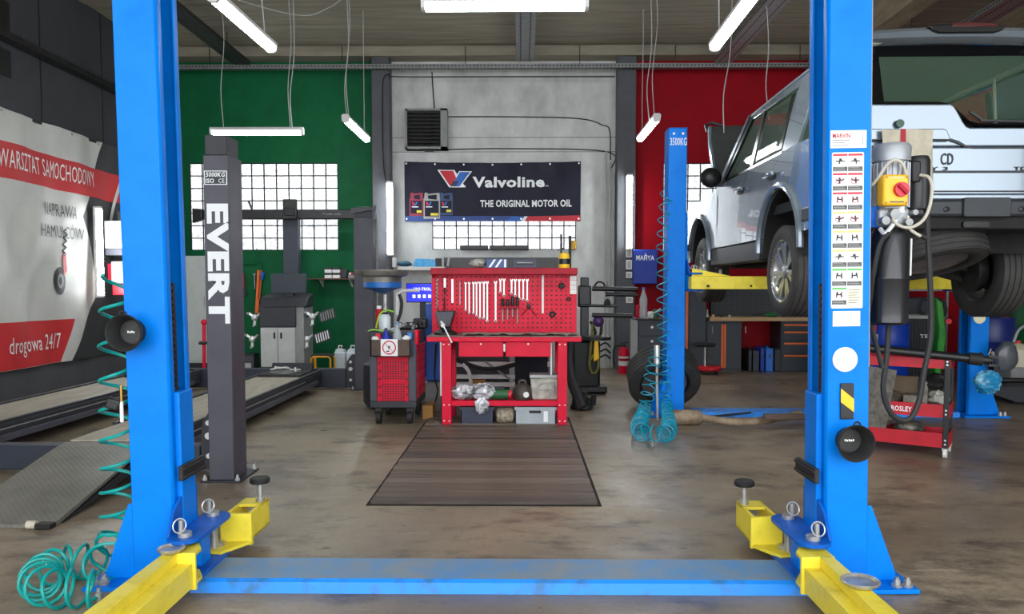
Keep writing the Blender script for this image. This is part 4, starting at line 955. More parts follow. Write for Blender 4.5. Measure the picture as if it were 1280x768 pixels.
# shelf and boxes
s0, s1 = W(384, 348, 12.0), W(447, 348, 12.0); zs = s0.z
sh = thing('wall_shelf', 'thin brown wall shelf on the green wall with white boxes', 'shelf', ((s0.x+s1.x)/2, 12.15, zs-0.02))
MB().box(s0.x, s1.x, 12.0, BW-0.005, zs-0.018, zs).build('board', mat('shelf_brown', '6b4a3c', 0.6, 0, '583c30', 6), sh, smooth=False)
for u in (401, 438): MB().prism([(12.05, zs-0.018), (BW-0.005, zs-0.018), (BW-0.005, zs-0.14)], 'x', XX(u, 12.1)-0.01, XX(u, 12.1)+0.01).build('bracket', 'white_plastic', sh)
lbs = ('lower left', 'upper left', 'lower middle', 'upper middle')
for k, (u, lv) in enumerate(((407, 0), (407, 1), (417, 0), (417, 1))):
    x0 = XX(u, 12.08); z = zs+0.001+lv*0.085; bxx = thing('battery_box', f'small white and black box on the wall shelf, {lbs[k]} of the stack', 'box', (x0+0.05, 12.1, z), 'boxes on the wall shelf')
    MB().box(x0, x0+0.112, 12.06, 12.2, z, z+0.05).build('carton', 'white_plastic', bxx, bv=0.003); MB().box(x0, x0+0.112, 12.06, 12.2, z+0.051, z+0.082).build('lid', 'charcoal_dark', bxx, bv=0.003)
x0 = XX(427, 12.08); MB().obox((x0+0.04, 12.15, zs+0.075), (0.1, 0.12, 0.145)).build('dark_box', 'charcoal_dark', label='dark upright box beside the white stack on the wall shelf', cat='box', bv=0.01)
x0 = XX(438, 12.08); tb = thing('parts_box', 'low open box of small parts at the right end of the wall shelf', 'box', (x0+0.05, 12.1, zs))
MB().box(x0-0.02, x0+0.11, 12.06, 12.2, zs+0.001, zs+0.05).build('box_base', 'grey_mid', tb, bv=0.003)
for k in range(4): MB().ball((x0+0.0+k*0.03, 12.1, zs+0.07), 0.022, 8, 5).build('small_part', ('white_plastic', 'red_paint', 'charcoal_dark', 'grey_light')[k], tb)
# tools hanging on the green wall
YT = 12.24
def wtool(name, label, cat, segs, m_, w_=0.03):
    t = thing(name, label, cat, W(segs[0][0], segs[0][1], YT))
    for k, (u0, v0, u1, v1, nm, mm_, ww) in enumerate(segs): MB().beam(W(u0, v0, YT), W(u1, v1, YT), ww, 0.03).build(nm, mm_, t, bv=0.006)
wtool('orange_pry_bar', 'long orange and blue bar hanging on the green wall left of the monitor', 'bar', [(324, 338, 321, 392, 'shaft', 'orange', 0.055), (326, 338, 324, 375, 'second_shaft', mat('rust_orange', 'b2501f', 0.6), 0.04), (329, 340, 327, 350, 'blue_grip', 'blue_deep', 0.05)], 'orange')
wtool('red_bar', 'short dark red tool hanging on the green wall by the EVERT post', 'tool', [(303, 341, 304, 360, 'handle', 'red_dark', 0.05), (304, 360, 307, 370, 'head', 'iron_dark', 0.06)], 'red')
wtool('steel_hook', 'thin grey tool hanging on the green wall beside the orange bar', 'tool', [(318, 343, 319, 362, 'shaft', 'galvanised', 0.02), (316, 343, 320, 343, 'hook', 'galvanised', 0.02)], 'g')
wtool('tool_rail', 'thin green rail fixed on the green wall under the window', 'rail', [(302, 329, 321, 329, 'rail', 'paint_green', 0.03), (321, 311, 328, 335, 'cord', 'paint_green', 0.015)], 'g')
# canisters, step and battery on the floor
glassy('milky_plastic', 'd8e2e8', 0.08, 0.35)
for k, (u0, u1, lb) in enumerate(((417, 431, 'milky plastic canister, left of the two by the green wall'), (432.5, 447.5, 'milky plastic canister, right of the two by the green wall'))):
    a, b = W(u0, 461, 11.5), W(u1, 433, 11.5); t = thing('canister', lb, 'canister', ((a.x+b.x)/2, 11.55, 0), 'canisters by the green wall')
    MB().box(a.x, b.x, 11.5, 11.7, 0.02, b.z-0.09).build('tank', 'milky_plastic', t, bv=0.025, seg=3)
    MB().prism([(a.x+0.01, b.z-0.1), (b.x-0.01, b.z-0.1), (b.x-0.03, b.z-0.045), (a.x+0.03, b.z-0.045)], 'y', 11.52, 11.68).build('shoulder', 'milky_plastic', t, bv=0.01)
    MB().tube([(a.x+0.05, 11.6, b.z-0.05), (a.x+0.06, 11.6, b.z), (b.x-0.07, 11.6, b.z), (b.x-0.06, 11.6, b.z-0.05)], 0.012, 6).build('handle', 'white_plastic', t)
    MB().cyl((b.x-0.04, 11.6, b.z-0.05), (b.x-0.04, 11.6, b.z-0.015), 0.025, n=12).build('cap', 'iron_dark', t)
ys = thing('step_frame', 'small yellow tubular step with a black top beside the aligner', 'step', (W(402, 460, 11.0).x, 11.0, 0))
a, b = W(390, 460, 11.0), W(414, 446, 11.0)
for yy in (10.95, 11.2):
    MB().tube([(a.x, yy, 0.02), (a.x, yy, b.z-0.03), (a.x+0.03, yy, b.z), (b.x-0.03, yy, b.z), (b.x, yy, b.z-0.03), (b.x, yy, 0.02)], 0.014, 8).build('frame_tube', mat('frame_yellow', 'd99a22', 0.4), ys)
MB().box(a.x, b.x, 10.95, 11.22, b.z+0.0, b.z+0.03).build('tread', 'black_rubber', ys, bv=0.006)
MB().tube([(a.x+0.06, 10.94, 0.06), (a.x+0.06, 10.94, b.z)], 0.012, 6).build('strut', 'frame_yellow', ys)
a, b = W(303, 463, 11.6), W(317, 443, 11.6); bt = thing('car_battery', 'dark grey car battery on the floor left of the aligner', 'battery', ((a.x+b.x)/2, 11.7, 0))
MB().box(a.x, b.x, 11.6, 11.85, 0.0, b.z-0.03).build('case', 'charcoal', bt, bv=0.008); MB().box(a.x-0.005, b.x+0.005, 11.595, 11.855, b.z-0.03, b.z).build('lid', 'charcoal_dark', bt, bv=0.006); MB().box(a.x+0.03, b.x-0.04, 11.593, 11.6, 0.07, 0.14).build('label_sticker', 'grey_light', bt)
# dispensers on the left wall
d0, d1 = W(113, 277, 10.4), W(146, 312, 10.4)
Xd = LW+0.142
yA, yB = 10.25, 10.75
def wallz(v, Y): return ZZ(v, Y, 130)
dp = thing('towel_dispenser', 'grey box dispenser with a small white button on the left wall', 'dispenser', (Xd, (yA+yB)/2, wallz(326, 10.4)))
MB().box(Xd, Xd+0.32, yA, yB, wallz(312, 10.4), wallz(277, 10.4)).build('housing', 'grey_mid', dp, bv=0.012)
MB().box(Xd+0.1, Xd+0.32, yA+0.15, yB, wallz(277, 10.4)+0.001, wallz(263, 10.4)).build('top_unit', 'black_plastic', dp, bv=0.01)
MB().box(Xd, Xd+0.3, yA+0.01, yB, wallz(320, 10.4), wallz(312, 10.4)).build('lower_tray', 'charcoal', dp, bv=0.01)
MB().box(Xd+0.23, Xd+0.29, yA-0.006, yA, wallz(309, 10.4), wallz(301, 10.4)).build('button', 'white_plastic', dp, bv=0.004)
d2 = thing('soap_dispenser', 'small pale dispenser with a red foot under the grey box', 'dispenser', (Xd, 10.5, wallz(369, 10.4)))
MB().box(Xd+0.05, Xd+0.25, 10.3, 10.5, wallz(355, 10.4), wallz(327, 10.4)).build('housing', 'grey_mid', d2, bv=0.015)
MB().box(Xd+0.06, Xd+0.22, 10.31, 10.5, wallz(369, 10.4), wallz(356, 10.4)).build('red_foot', 'red_bright', d2, bv=0.01)
MB().box(Xd, Xd+0.05, 10.32, 10.48, wallz(350, 10.4), wallz(330, 10.4)).build('wall_plate', 'red_dark', d2)
MB().beam((LW+0.02, 11.0, 3.72), (LW+0.9, 10.7, 3.68), 0.015, 0.015).build('wall_rod', 'grey_light', label='thin pale rod sticking out of the dark left wall below the cable tray', cat='rod')
MB().tube([(LW+0.1, 11.0, 2.98), (LW+0.16, 11.0, 2.94), (LW+0.5, 11.0, 2.95)], 0.014, 6).build('wall_hook', 'grey_light', label='small pale hook on the dark wall right of the big banner', cat='hook')
# ================================================================== red workbench in the middle
BY0, BY1, ZT = 7.1, 7.68, 0.845
def B1(u, v): return W(u, v, BY0)
bx0, bx1 = XX(533, BY0), XX(727, BY0)
wb = thing('workbench', 'red steel workbench with two drawers and a perforated back panel', 'workbench', ((bx0+bx1)/2, 7.4, 0))
MB().box(bx0, bx1, BY0, BY1+0.02, ZT-0.055, ZT-0.012).build('top_frame', 'red_paint', wb, bv=0.005)
mat('bench_top_worn', '7d7268', 0.55, 0.2, '5d544d', 9, 0.4, 0.65, bump=0.2)
MB().box(bx0+0.005, bx1-0.005, BY0+0.01, BY1+0.01, ZT-0.012, ZT).build('top_sheet', 'bench_top_worn', wb, bv=0.003)
lx = [(XX(552, BY0, 470), XX(564, BY0, 470)), (XX(697, BY0, 470), XX(709, BY0, 470))]
for (a, b) in lx:
    for (y0, y1) in ((BY0+0.01, BY0+0.09), (BY1-0.08, BY1)):
        lg = MB().box(a, b, y0, y1, 0.014, ZT-0.055).build('leg', 'red_paint', wb, bv=0.004)
        if y0 < 7.3:
            for zz in (0.2, ZT-0.08, 0.05):
                for xx in (a+0.02, b-0.02): MB().cyl((xx, y0, zz), (xx, y0-0.004, zz), 0.007, n=8).build('rivet', 'white_plastic', lg)
    MB().box(a+0.03, b-0.03, BY0+0.09, BY1-0.08, ZT-0.16, ZT-0.055).build('side_rail', 'red_paint', wb)
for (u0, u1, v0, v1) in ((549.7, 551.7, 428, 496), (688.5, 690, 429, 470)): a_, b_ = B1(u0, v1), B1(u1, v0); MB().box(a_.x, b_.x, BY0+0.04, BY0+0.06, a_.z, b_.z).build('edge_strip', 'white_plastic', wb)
zsh = W(620, 501, BY0+0.05).z
MB().box(lx[0][1]-0.02, lx[1][0]+0.02, BY0+0.03, BY1-0.03, zsh-0.05, zsh).build('shelf', 'red_paint', wb, bv=0.004)
for (u0, u1) in ((573, 629), (632, 688.5)):
    a, b = B1(u0, 446.5), B1(u1, 428); d = MB().box(a.x, b.x, BY0+0.02, BY1-0.05, a.z, b.z).build('drawer', 'red_paint', wb, bv=0.004)
    MB().cyl(((a.x+b.x)/2, BY0+0.02, b.z-0.018), ((a.x+b.x)/2, BY0+0.012, b.z-0.018), 0.009, n=10).build('drawer_lock', 'white_plastic', d)
a, b = B1(629.3, 440), B1(631.5, 430); MB().box(a.x, b.x, BY0+0.015, BY0+0.03, a.z, b.z).build('latch', 'white_plastic', wb)
# perforated back panel
PYF = 7.64
pa, pb = W(540, 418, PYF), W(721, 340, PYF)
bp = MB().box(pa.x, pb.x, PYF, PYF+0.03, ZT, pb.z).build('back_panel', 'red_paint', wb, bv=0.003)
ho = MB(); nx, nz = 29, 12
for i in range(nx):
    for j in range(nz):
        x = pa.x+0.06+i*(pb.x-pa.x-0.12)/(nx-1); z = ZT+0.05+j*(pb.z-ZT-0.1)/(nz-1)
        ho.prism(rect(x-0.0075, x+0.0075, z-0.0075, z+0.0075), 'y', PYF-0.0012, PYF+0.001)
ho.build('punched_holes', 'black_deep', bp, smooth=False, kind='stuff')
ta, tb_ = W(538, 343.5, PYF-0.14), W(722, 335, PYF-0.14)
MB().box(ta.x, tb_.x, PYF-0.14, PYF+0.06, ta.z, tb_.z).build('top_shelf', 'red_dark', wb, bv=0.006)
MB().prism([(PYF-0.14, ta.z), (PYF, ta.z-0.03), (PYF, ta.z)], 'x', ta.x+0.01, ta.x+0.03).build('shelf_end', 'red_dark', wb)
ZTS = tb_.z
# price strip at the right edge
for k, lb in enumerate(('topmost', 'second', 'third', 'lowest')):
    c0, c1 = W(712.5, 345+k*5.8, PYF-0.005), W(720.5, 350.4+k*5.8, PYF-0.005)
    MB().box(c0.x, c1.x, PYF-0.006, PYF-0.0005, c1.z, c0.z).build('paper_label', 'white_plastic', label=f'small white paper label on the right edge of the red panel, {lb} of four', cat='label', group='paper labels on the red panel', bv=0.001)
# --- spanners on the panel
def spanner(label, u, v0, v1, w_, grp, ring='bottom', m_='steel_bright'):
    a, b = W(u, v0, PYF-0.012), W(u, v1, PYF-0.012); x = a.x; w = w_
    y = PYF-0.012; mb = MB()
    mb.box(x-w*0.32, x+w*0.32, y-0.004, y+0.004, b.z+w*0.9, a.z-w*0.9)
    pts = arc(x, b.z+w*0.55, w*0.5, 0, 2*PI, 10)[:-1]
    mb.tube([(p[0], y, p[1]) for p in pts], w*0.2, 6, True)
    mb.prism([(x-w*0.62, a.z), (x-w*0.25, a.z), (x-w*0.2, a.z-w*0.55), (x+w*0.2, a.z-w*0.55), (x+w*0.25, a.z), (x+w*0.62, a.z), (x+w*0.6, a.z-w*0.7), (x+w*0.3, a.z-w*1.25), (x-w*0.3, a.z-w*1.25), (x-w*0.6, a.z-w*0.7)], 'y', y-0.005, y+0.005)
    t = mb.build('spanner', m_, label=label, cat='spanner', group=grp)
    MB().cyl((x, y+0.004, a.z-w*0.9), (x, y+0.0125, a.z-w*0.9), 0.004, n=6).build('peg', 'steel', t)
ordn = ('first', 'second', 'third', 'fourth', 'fifth', 'sixth', 'seventh', 'eighth')
for k, (u, v1) in enumerate(zip((582, 586.5, 591.8, 595.6, 600, 604.8, 609, 619.5), (389, 393, 393, 396, 399, 399.5, 403, 403))):
    spanner(f'{ordn[k]} long spanner from the left in the big row on the red panel', u, 353-k*0.2, v1, 0.018+0.0008*k, 'long spanners on the red panel')
for k, (u, v0, v1) in enumerate(((625.5, 348.5, 366.5), (630, 348.5, 371), (639.5, 349, 368), (644, 349, 371), (649, 349, 375), (654, 349, 376), (659, 349, 377))):
    spanner(f'{ordn[k]} short spanner from the left in the right row on the red panel', u, v0, v1, 0.022, 'short spanners on the red panel')
# bits, files and bars at the left of the panel
def hang_bar(name, label, cat, u, v0, v1, w_, m_, twist=False):
    a, b = W(u, v0, PYF-0.012), W(u, v1, PYF-0.012); t = thing(name, label, cat, b)
    if twist:
        MB().tube([(a.x+w_*0.5*math.sin(i*1.3), PYF-0.012-w_*0.3*math.cos(i*1.3), a.z+(b.z-a.z)*i/40) for i in range(41)], w_*0.3, 6).build('spiral', m_, t)
    else: MB().box(a.x-w_/2, a.x+w_/2, PYF-0.018, PYF-0.008, b.z+0.05 if name == 'file' else b.z, a.z).build('blade', m_, t, bv=0.002)
    if name == 'file': MB().cyl((a.x, PYF-0.013, b.z-0.02), (a.x, PYF-0.013, b.z+0.05), 0.009, n=8).build('grip', 'iron_dark', t)
    MB().cyl((a.x, PYF-0.014, a.z-0.01), (a.x, PYF-0.0005, a.z-0.01), 0.004, n=6).build('peg', 'steel', t)
hang_bar('drill_bit', 'long spiral drill bit at the left end of the red panel', 'drill bit', 546.5, 348, 386, 0.022, 'steel', True)
hang_bar('file', 'pale flat file beside the spiral drill bit on the red panel', 'file', 556, 348, 366, 0.024, 'steel_bright')
hang_bar('threaded_rod', 'dark spiral rod under the pale file on the red panel', 'rod', 555.5, 370, 388, 0.014, 'iron_dark', True)
hang_bar('steel_bar', 'wide pale steel bar left of the long spanners on the red panel', 'bar', 565.5, 349, 379, 0.022, 'steel_bright')
hang_bar('thin_rod', 'thin grey rod just left of the long spanners on the red panel', 'rod', 575, 352, 381, 0.008, 'steel')
hang_bar('extension_bar', 'long white bar hanging alone on the right of the red panel', 'bar', 678.5, 343, 392, 0.022, 'white_plastic')
# screwdriver rack
ra, rb = W(626, 386, PYF-0.06), W(649, 383, PYF-0.06); rk = thing('tool_rack', 'small red rack on the panel holding dark-handled drivers', 'rack', ((ra.x+rb.x)/2, PYF-0.05, ra.z))
MB().box(ra.x, rb.x, PYF-0.07, PYF, ra.z, rb.z).build('rack_bar', 'red_dark', rk, bv=0.003)
for k in range(4):
    x = ra.x+0.018+k*(rb.x-ra.x-0.036)/3; zt0 = W(0, (373, 374, 370, 371)[k], PYF-0.05).z; zl = W(0, (402, 399, 396, 404)[k], PYF-0.05).z
    t = thing('screwdriver', f'dark-handled driver in the small red rack, {ordn[k]} from the left', 'screwdriver', (x, PYF-0.04, zl), 'drivers in the small red rack')
    MB().lathe([(0.0, 0), (0.013, 0.003), (0.018, 0.03), (0.014, 0.06), (0.017, zt0-rb.z-0.01), (0.0, zt0-rb.z)], (x, PYF-0.04, rb.z+0.001), n=12).build('handle', 'black_plastic', t)
    MB().cyl((x, PYF-0.04, zl), (x, PYF-0.04, rb.z), 0.006, n=8).build('shaft', 'steel', t)
# pliers
pc_ = W(661, 384, PYF-0.015); pt = thing('pliers', 'open red-handled pliers hanging right of the driver rack', 'pliers', pc_)
MB().ball(pc_, (0.02, 0.01, 0.025), 8, 6).build('joint', 'iron_dark', pt)
for s in (-1, 1):
    MB().tube(spline([pc_, pc_+Vector((s*0.035, 0, -0.04)), pc_+Vector((s*0.075, 0, -0.085))], 4), 0.006, 6).build('grip', 'red_dark', pt)
    MB().beam(pc_, pc_+Vector((s*0.018, 0, 0.045)), 0.01, 0.012).build('jaw', 'iron_dark', pt)
for (u, v, r, lb) in ((702, 357.5, 0.03, 'black round knob high on the right of the red panel'), (711, 374, 0.02, 'small black ring at the right edge of the red panel'), (690.5, 393, 0.03, 'black rubber ring low on the right of the red panel')):
    c = W(u, v, PYF-0.012)
    if r == 0.03 and v < 370: MB().lathe([(0, 0), (r, 0), (r*1.05, 0.01), (r*0.8, 0.022), (0, 0.024)], Vector((c.x, PYF-0.001, c.z)), (0,-1,0), 16).build('knob', 'black_rubber', label=lb, cat='knob')
    else: MB().tube([(c.x+r*0.75*math.cos(2*PI*i/16), PYF-0.012, c.z+r*0.75*math.sin(2*PI*i/16)) for i in range(16)], r*0.38, 8, True).build('rubber_ring', 'black_rubber', label=lb, cat='ring')
# --- vise
vb = W(557, 418, 7.3); vs0 = thing('bench_vise', 'dark grey bench vise on the left end of the red bench', 'vise', (vb.x, 7.3, ZT))
x = vb.x; z = ZT+0.0005
MB().lathe([(0.0, 0), (0.11, 0), (0.11, 0.02), (0.06, 0.05), (0.05, 0.08), (0, 0.08)], (x, 7.3, z), n=18).build('base', 'iron_dark', vs0)
MB().box(x-0.05, x+0.05, 7.2, 7.45, z+0.07, z+0.15).build('body', 'iron_dark', vs0, bv=0.012)
MB().prism([(x-0.055, z+0.1), (x+0.055, z+0.1), (x+0.09, z+0.2), (x+0.09, z+0.225), (x-0.09, z+0.225), (x-0.09, z+0.2)], 'y', 7.3, 7.4).build('fixed_jaw', 'iron_dark', vs0, bv=0.006)
MB().prism([(x-0.05, z+0.08), (x+0.05, z+0.08), (x+0.085, z+0.2), (x+0.085, z+0.22), (x-0.085, z+0.22), (x-0.085, z+0.2)], 'y', 7.17, 7.24).build('moving_jaw', 'charcoal', vs0, bv=0.006)
MB().cyl((x, 7.05, z+0.1), (x, 7.2, z+0.1), 0.02, n=12).build('screw', 'steel', vs0)
hb_ = MB().cyl((x-0.01, 7.06, z+0.12), (x+0.075, 7.06, z-0.05), 0.008, n=8); hb_.ball((x-0.013, 7.06, z+0.125), 0.016, 8, 6); hb_.ball((x+0.077, 7.06, z-0.055), 0.013, 8, 6); hb_.build('tommy_bar', 'steel_bright', vs0)
# rag along the bench top
MB().sheet(lambda a, b: (XX(580, 7.3)+a*(XX(720, 7.3)-XX(580, 7.3)), 7.13+b*0.2, ZT+0.003+0.012*abs(math.sin(a*14+b*3))+0.01*abs(math.sin(a*31-b*5))), 46, 6, 0.004).build('bench_rag', mat('rag_grey', '8f857a', 0.9, 0, '6d645b', 12), label='crumpled grey rag spread along the front of the bench top', cat='rag')
# --- on the top shelf of the panel
def blob(name, label, cat, c, r, m_, jit=0.15): return MB().ball(c, r, 16, 10, jit).build(name, m_, label=label, cat=cat, angle=80)
c = W(598, 329, PYF-0.03); blob('crumpled_wrap', 'crumpled pale plastic wrap on the top of the red panel', 'wrap', (c.x, PYF-0.03, ZTS+0.045), (0.09, 0.06, 0.045), mat('wrap_pale', 'a9a79f', 0.3, 0, '6d6b66', 14, 0.45, 0.6), 0.22)
def carton(name, label, cat, u0, u1, v0, Y, m_, z, d=0.12, bands=None):
    a, b = W(u0, v0, Y), W(u1, v0, Y); t = thing(name, label, cat, ((a.x+b.x)/2, Y+d/2, z))
    MB().box(a.x, b.x, Y, Y+d, z+0.0005, a.z).build('carton', m_, t, bv=0.003)
    if bands:
        for k in range(3):
            x = a.x+0.02+k*(b.x-a.x)*0.31; h = a.z-z
            MB().prism([(x, z+0.006), (x+0.022, z+0.006), (x+0.022+h*0.6, a.z-0.004), (x+h*0.6, a.z-0.004)] if x+h*0.6+0.022 < b.x else rect(b.x-0.03, b.x-0.01, z+0.006, a.z-0.004), 'y', Y-0.001, Y).build('printed_band', bands, t)
    return t
carton('striped_box', 'blue and white striped box on the top of the red panel', 'box', 608, 634, 324, PYF-0.11, mat('box_blue', '40588c', 0.5), ZTS, 0.12, 'white_print')
carton('dark_parts_box', 'dark blue box with a steel part on the top of the red panel', 'box', 641, 671, 324, PYF-0.11, mat('box_navy', '2d3247', 0.45), ZTS)
c0, c1 = W(646, 329, PYF-0.115), W(666, 326, PYF-0.115); MB().cyl((c0.x, PYF-0.118, c0.z), (c1.x, PYF-0.118, c0.z), 0.012, n=8).build('steel_sleeve', 'galvanised', label='short steel sleeve lying against the dark blue box', cat='sleeve')
cx = XX(705, PYF-0.05); yc = thing('spray_can', 'yellow and black canister with tall black nozzles on top of the red panel', 'canister', (cx, PYF-0.05, ZTS))
hc = W(705, 316, PYF-0.05).z-ZTS
MB().lathe([(0.0, 0), (0.052, 0), (0.054, 0.01), (0.054, hc*0.75), (0.045, hc*0.95), (0.0, hc)], (cx, PYF-0.05, ZTS+0.0005), n=20).build('can', 'hazard_yellow', yc)
MB().lathe([(0.0545, hc*0.25), (0.0552, hc*0.25), (0.0552, hc*0.6), (0.0545, hc*0.6)], (cx, PYF-0.05, ZTS), n=20).build('label_band', 'black_plastic', yc)
for (u, vt, r) in ((701.5, 293, 0.01), (712.5, 295, 0.014)): a = W(u, vt, PYF-0.05); MB().cyl((a.x, PYF-0.05, ZTS+0.001), (a.x, PYF-0.05, a.z), r, n=8).build('nozzle', 'black_plastic', yc)
MB().beam(W(697, 313, PYF-0.05), W(706, 310, PYF-0.05), 0.012, 0.012).build('trigger', 'black_plastic', yc)
# black bars on the window sill, grey board behind
for (u0, u1, lb) in ((575, 610, 'left'), (612, 661, 'right')):
    a, b = W(u0, 312.5, 12.2), W(u1, 307, 12.2); MB().box(a.x, b.x, 12.18, 12.295, a.z, b.z).build('black_bar', 'black_plastic', label=f'flat black bar along the foot of the middle window, {lb} of two', cat='bar', bv=0.01)
a, b = W(555, 352, 12.2), W(698, 322, 12.2); MB().box(a.x, b.x, 12.2, 12.29, a.z, b.z).build('wall_board', mat('panel_grey', '5a5b5c', 0.6), label='dark grey board on the white wall behind the red panel', cat='board', bv=0.004)
a = W(716.5, 312, BW-0.052); b = W(713, 301, BW-0.052); MB().lathe([(0, 0), (0.05, 0), (0.05, b.z-a.z-0.03), (0.03, b.z-a.z), (0, b.z-a.z)], a, n=14).build('yellow_jar', mat('amber', 'c79a1c', 0.3), label='small amber jar at the right end of the middle window sill', cat='jar')
# --- on the bench shelf and below
def on_shelf(u, Y=7.3): return XX(u, Y, 490)
zs_ = zsh+0.001
mat('foil', 'd4d6da', 0.2, 0.1, '6a6b70', 9, 0.46, 0.6); mat('green_tool', '1f5a34', 0.5); mat('bottle_brown', '3d352e', 0.5); mat('tank_dirty', 'b6b5aa', 0.5, 0, '85837a', 9, 0.4, 0.65)
c = on_shelf(580, 7.22); MB().ball((c, 7.24, zs_+0.065), (0.13, 0.1, 0.066), 26, 16, 0.2).build('plastic_bag', 'foil', label='crinkled shiny plastic bag at the left of the bench shelf', cat='bag', angle=20)
c = on_shelf(603, 7.2); pb_ = MB().ball((c, 7.2, zs_+0.075), (0.13, 0.09, 0.075), 26, 16, 0.2); pb_.ball((c+0.0, 7.09, zs_-0.04), (0.06, 0.03, 0.07), 16, 10, 0.25); pb_.build('plastic_bag', 'foil', label='crinkled shiny plastic bag hanging over the edge of the bench shelf', cat='bag', angle=20)
x0 = on_shelf(614, 7.2); gt = thing('power_tool', 'green power tool with a red end on the bench shelf', 'power tool', (x0+0.1, 7.2, zs_))
MB().cyl((x0, 7.2, zs_+0.05), (x0+0.16, 7.2, zs_+0.05), 0.048, n=14).build('motor_body', 'green_tool', gt); MB().cyl((x0+0.161, 7.2, zs_+0.05), (x0+0.19, 7.2, zs_+0.05), 0.04, n=14).build('end_cap', 'red_bright', gt); MB().beam((x0-0.02, 7.2, zs_+0.09), (x0+0.12, 7.25, zs_+0.105), 0.04, 0.03).build('grip', 'charcoal_dark', gt, bv=0.006)
x0 = on_shelf(653, 7.2); bb_ = thing('oil_bottle', 'squat dark oil bottle with a white cap on the bench shelf', 'bottle', (x0, 7.22, zs_))
MB().lathe([(0, 0), (0.085, 0), (0.092, 0.02), (0.092, 0.09), (0.06, 0.135), (0.03, 0.15), (0, 0.155)], (x0, 7.24, zs_), n=20).build('bottle_body', 'bottle_brown', bb_)
MB().tube(spline([(x0-0.035, 7.24, zs_+0.14), (x0-0.02, 7.24, zs_+0.175), (x0+0.02, 7.24, zs_+0.175), (x0+0.035, 7.24, zs_+0.14)], 4), 0.013, 6).build('handle', 'bottle_brown', bb_)
MB().cyl((x0+0.035, 7.152, zs_+0.055), (x0+0.035, 7.13, zs_+0.055), 0.027, n=14).build('cap', 'white_plastic', bb_)
a, b = W(664, 500, 7.2), W(700, 469, 7.2); tk = thing('reservoir_tank', 'dirty translucent plastic tank at the right of the bench shelf', 'tank', ((a.x+b.x)/2, 7.3, zs_))
MB().prism([(a.x+0.01, zs_), (b.x, zs_), (b.x, b.z-0.03), (a.x-0.01, b.z-0.03)], 'y', 7.2, 7.4).build('tank_body', 'tank_dirty', tk, bv=0.012); MB().box(a.x-0.015, b.x+0.005, 7.19, 7.41, b.z-0.029, b.z).build('tank_rim', 'grey_light', tk, bv=0.005)
MB().tube([(a.x+0.07, 7.195, zs_+0.12), (a.x+0.1, 7.185, zs_+0.16), (a.x+0.22, 7.185, zs_+0.16), (a.x+0.22, 7.185, zs_+0.1), (a.x+0.07, 7.185, zs_+0.1), (a.x+0.07, 7.195, zs_+0.12)], 0.008, 6).build('handle_rib', 'tank_dirty', tk)
def crate(name, label, u0, u1, vt, m_, Y=7.15, d=0.36, handle=False):
    a, b = W(u0, 531, Y), W(u1, vt, Y); z0, z1 = 0.0145, b.z; t = thing(name, label, 'crate', ((a.x+b.x)/2, Y+d/2, z0)); th = 0.008
    mb = MB(); mb.box(a.x+0.01, b.x-0.01, Y+0.01, Y+d-0.01, z0, z0+th)
    for (p, q, r, s_) in ((a.x, b.x, Y, Y+th), (a.x, b.x, Y+d-th, Y+d), (a.x, a.x+th, Y, Y+d), (b.x-th, b.x, Y, Y+d)): mb.box(p, q, r, s_, z0, z1)
    mb.build('walls', m_, t, smooth=False)
    rm_ = MB()
    for (p, q, r, s_) in ((a.x-0.008, b.x+0.008, Y-0.008, Y), (a.x-0.008, b.x+0.008, Y+d, Y+d+0.008), (a.x-0.008, a.x, Y, Y+d), (b.x, b.x+0.008, Y, Y+d)): rm_.box(p, q, r, s_, z1-0.03, z1)
    rm_.build('rim', m_, t, smooth=False)
    if handle:
        xm = (a.x+b.x)/2; MB().box(xm-0.06, xm+0.05, Y-0.003, Y, z1-0.06, z1-0.035).build('handle_slot', 'black_deep', t); MB().box(xm+0.075, xm+0.115, Y-0.002, Y, z0+0.02, z1-0.04).build('paper_label', 'white_print', t)
        for xx in (a.x+0.06, b.x-0.05): MB().box(xx, xx+0.006, Y-0.006, Y, z0, z1-0.03).build('rib', m_, t)
    return t
crate('plastic_crate', 'dark navy plastic crate under the bench shelf', 576, 617, 509, 'box_navy')
crate('plastic_crate', 'pale grey plastic crate with a black handle slot under the bench', 644, 695, 509, mat('crate_grey', 'aab2b8', 0.5, 0, '9aa2a8', 6), handle=True)
a = W(631, 531, 7.2); MB().cyl((a.x-0.08, 7.24, 0.015+0.07), (a.x+0.085, 7.24, 0.015+0.07), 0.07, n=20).build('fibre_roll', mat('fibre_pale', 'b8ad98', 0.95, 0, '847a68', 30, 0.4, 0.6, bump=0.8, bscale=80), label='pale mottled roll lying between the two crates under the bench', cat='roll', bv=0.02)
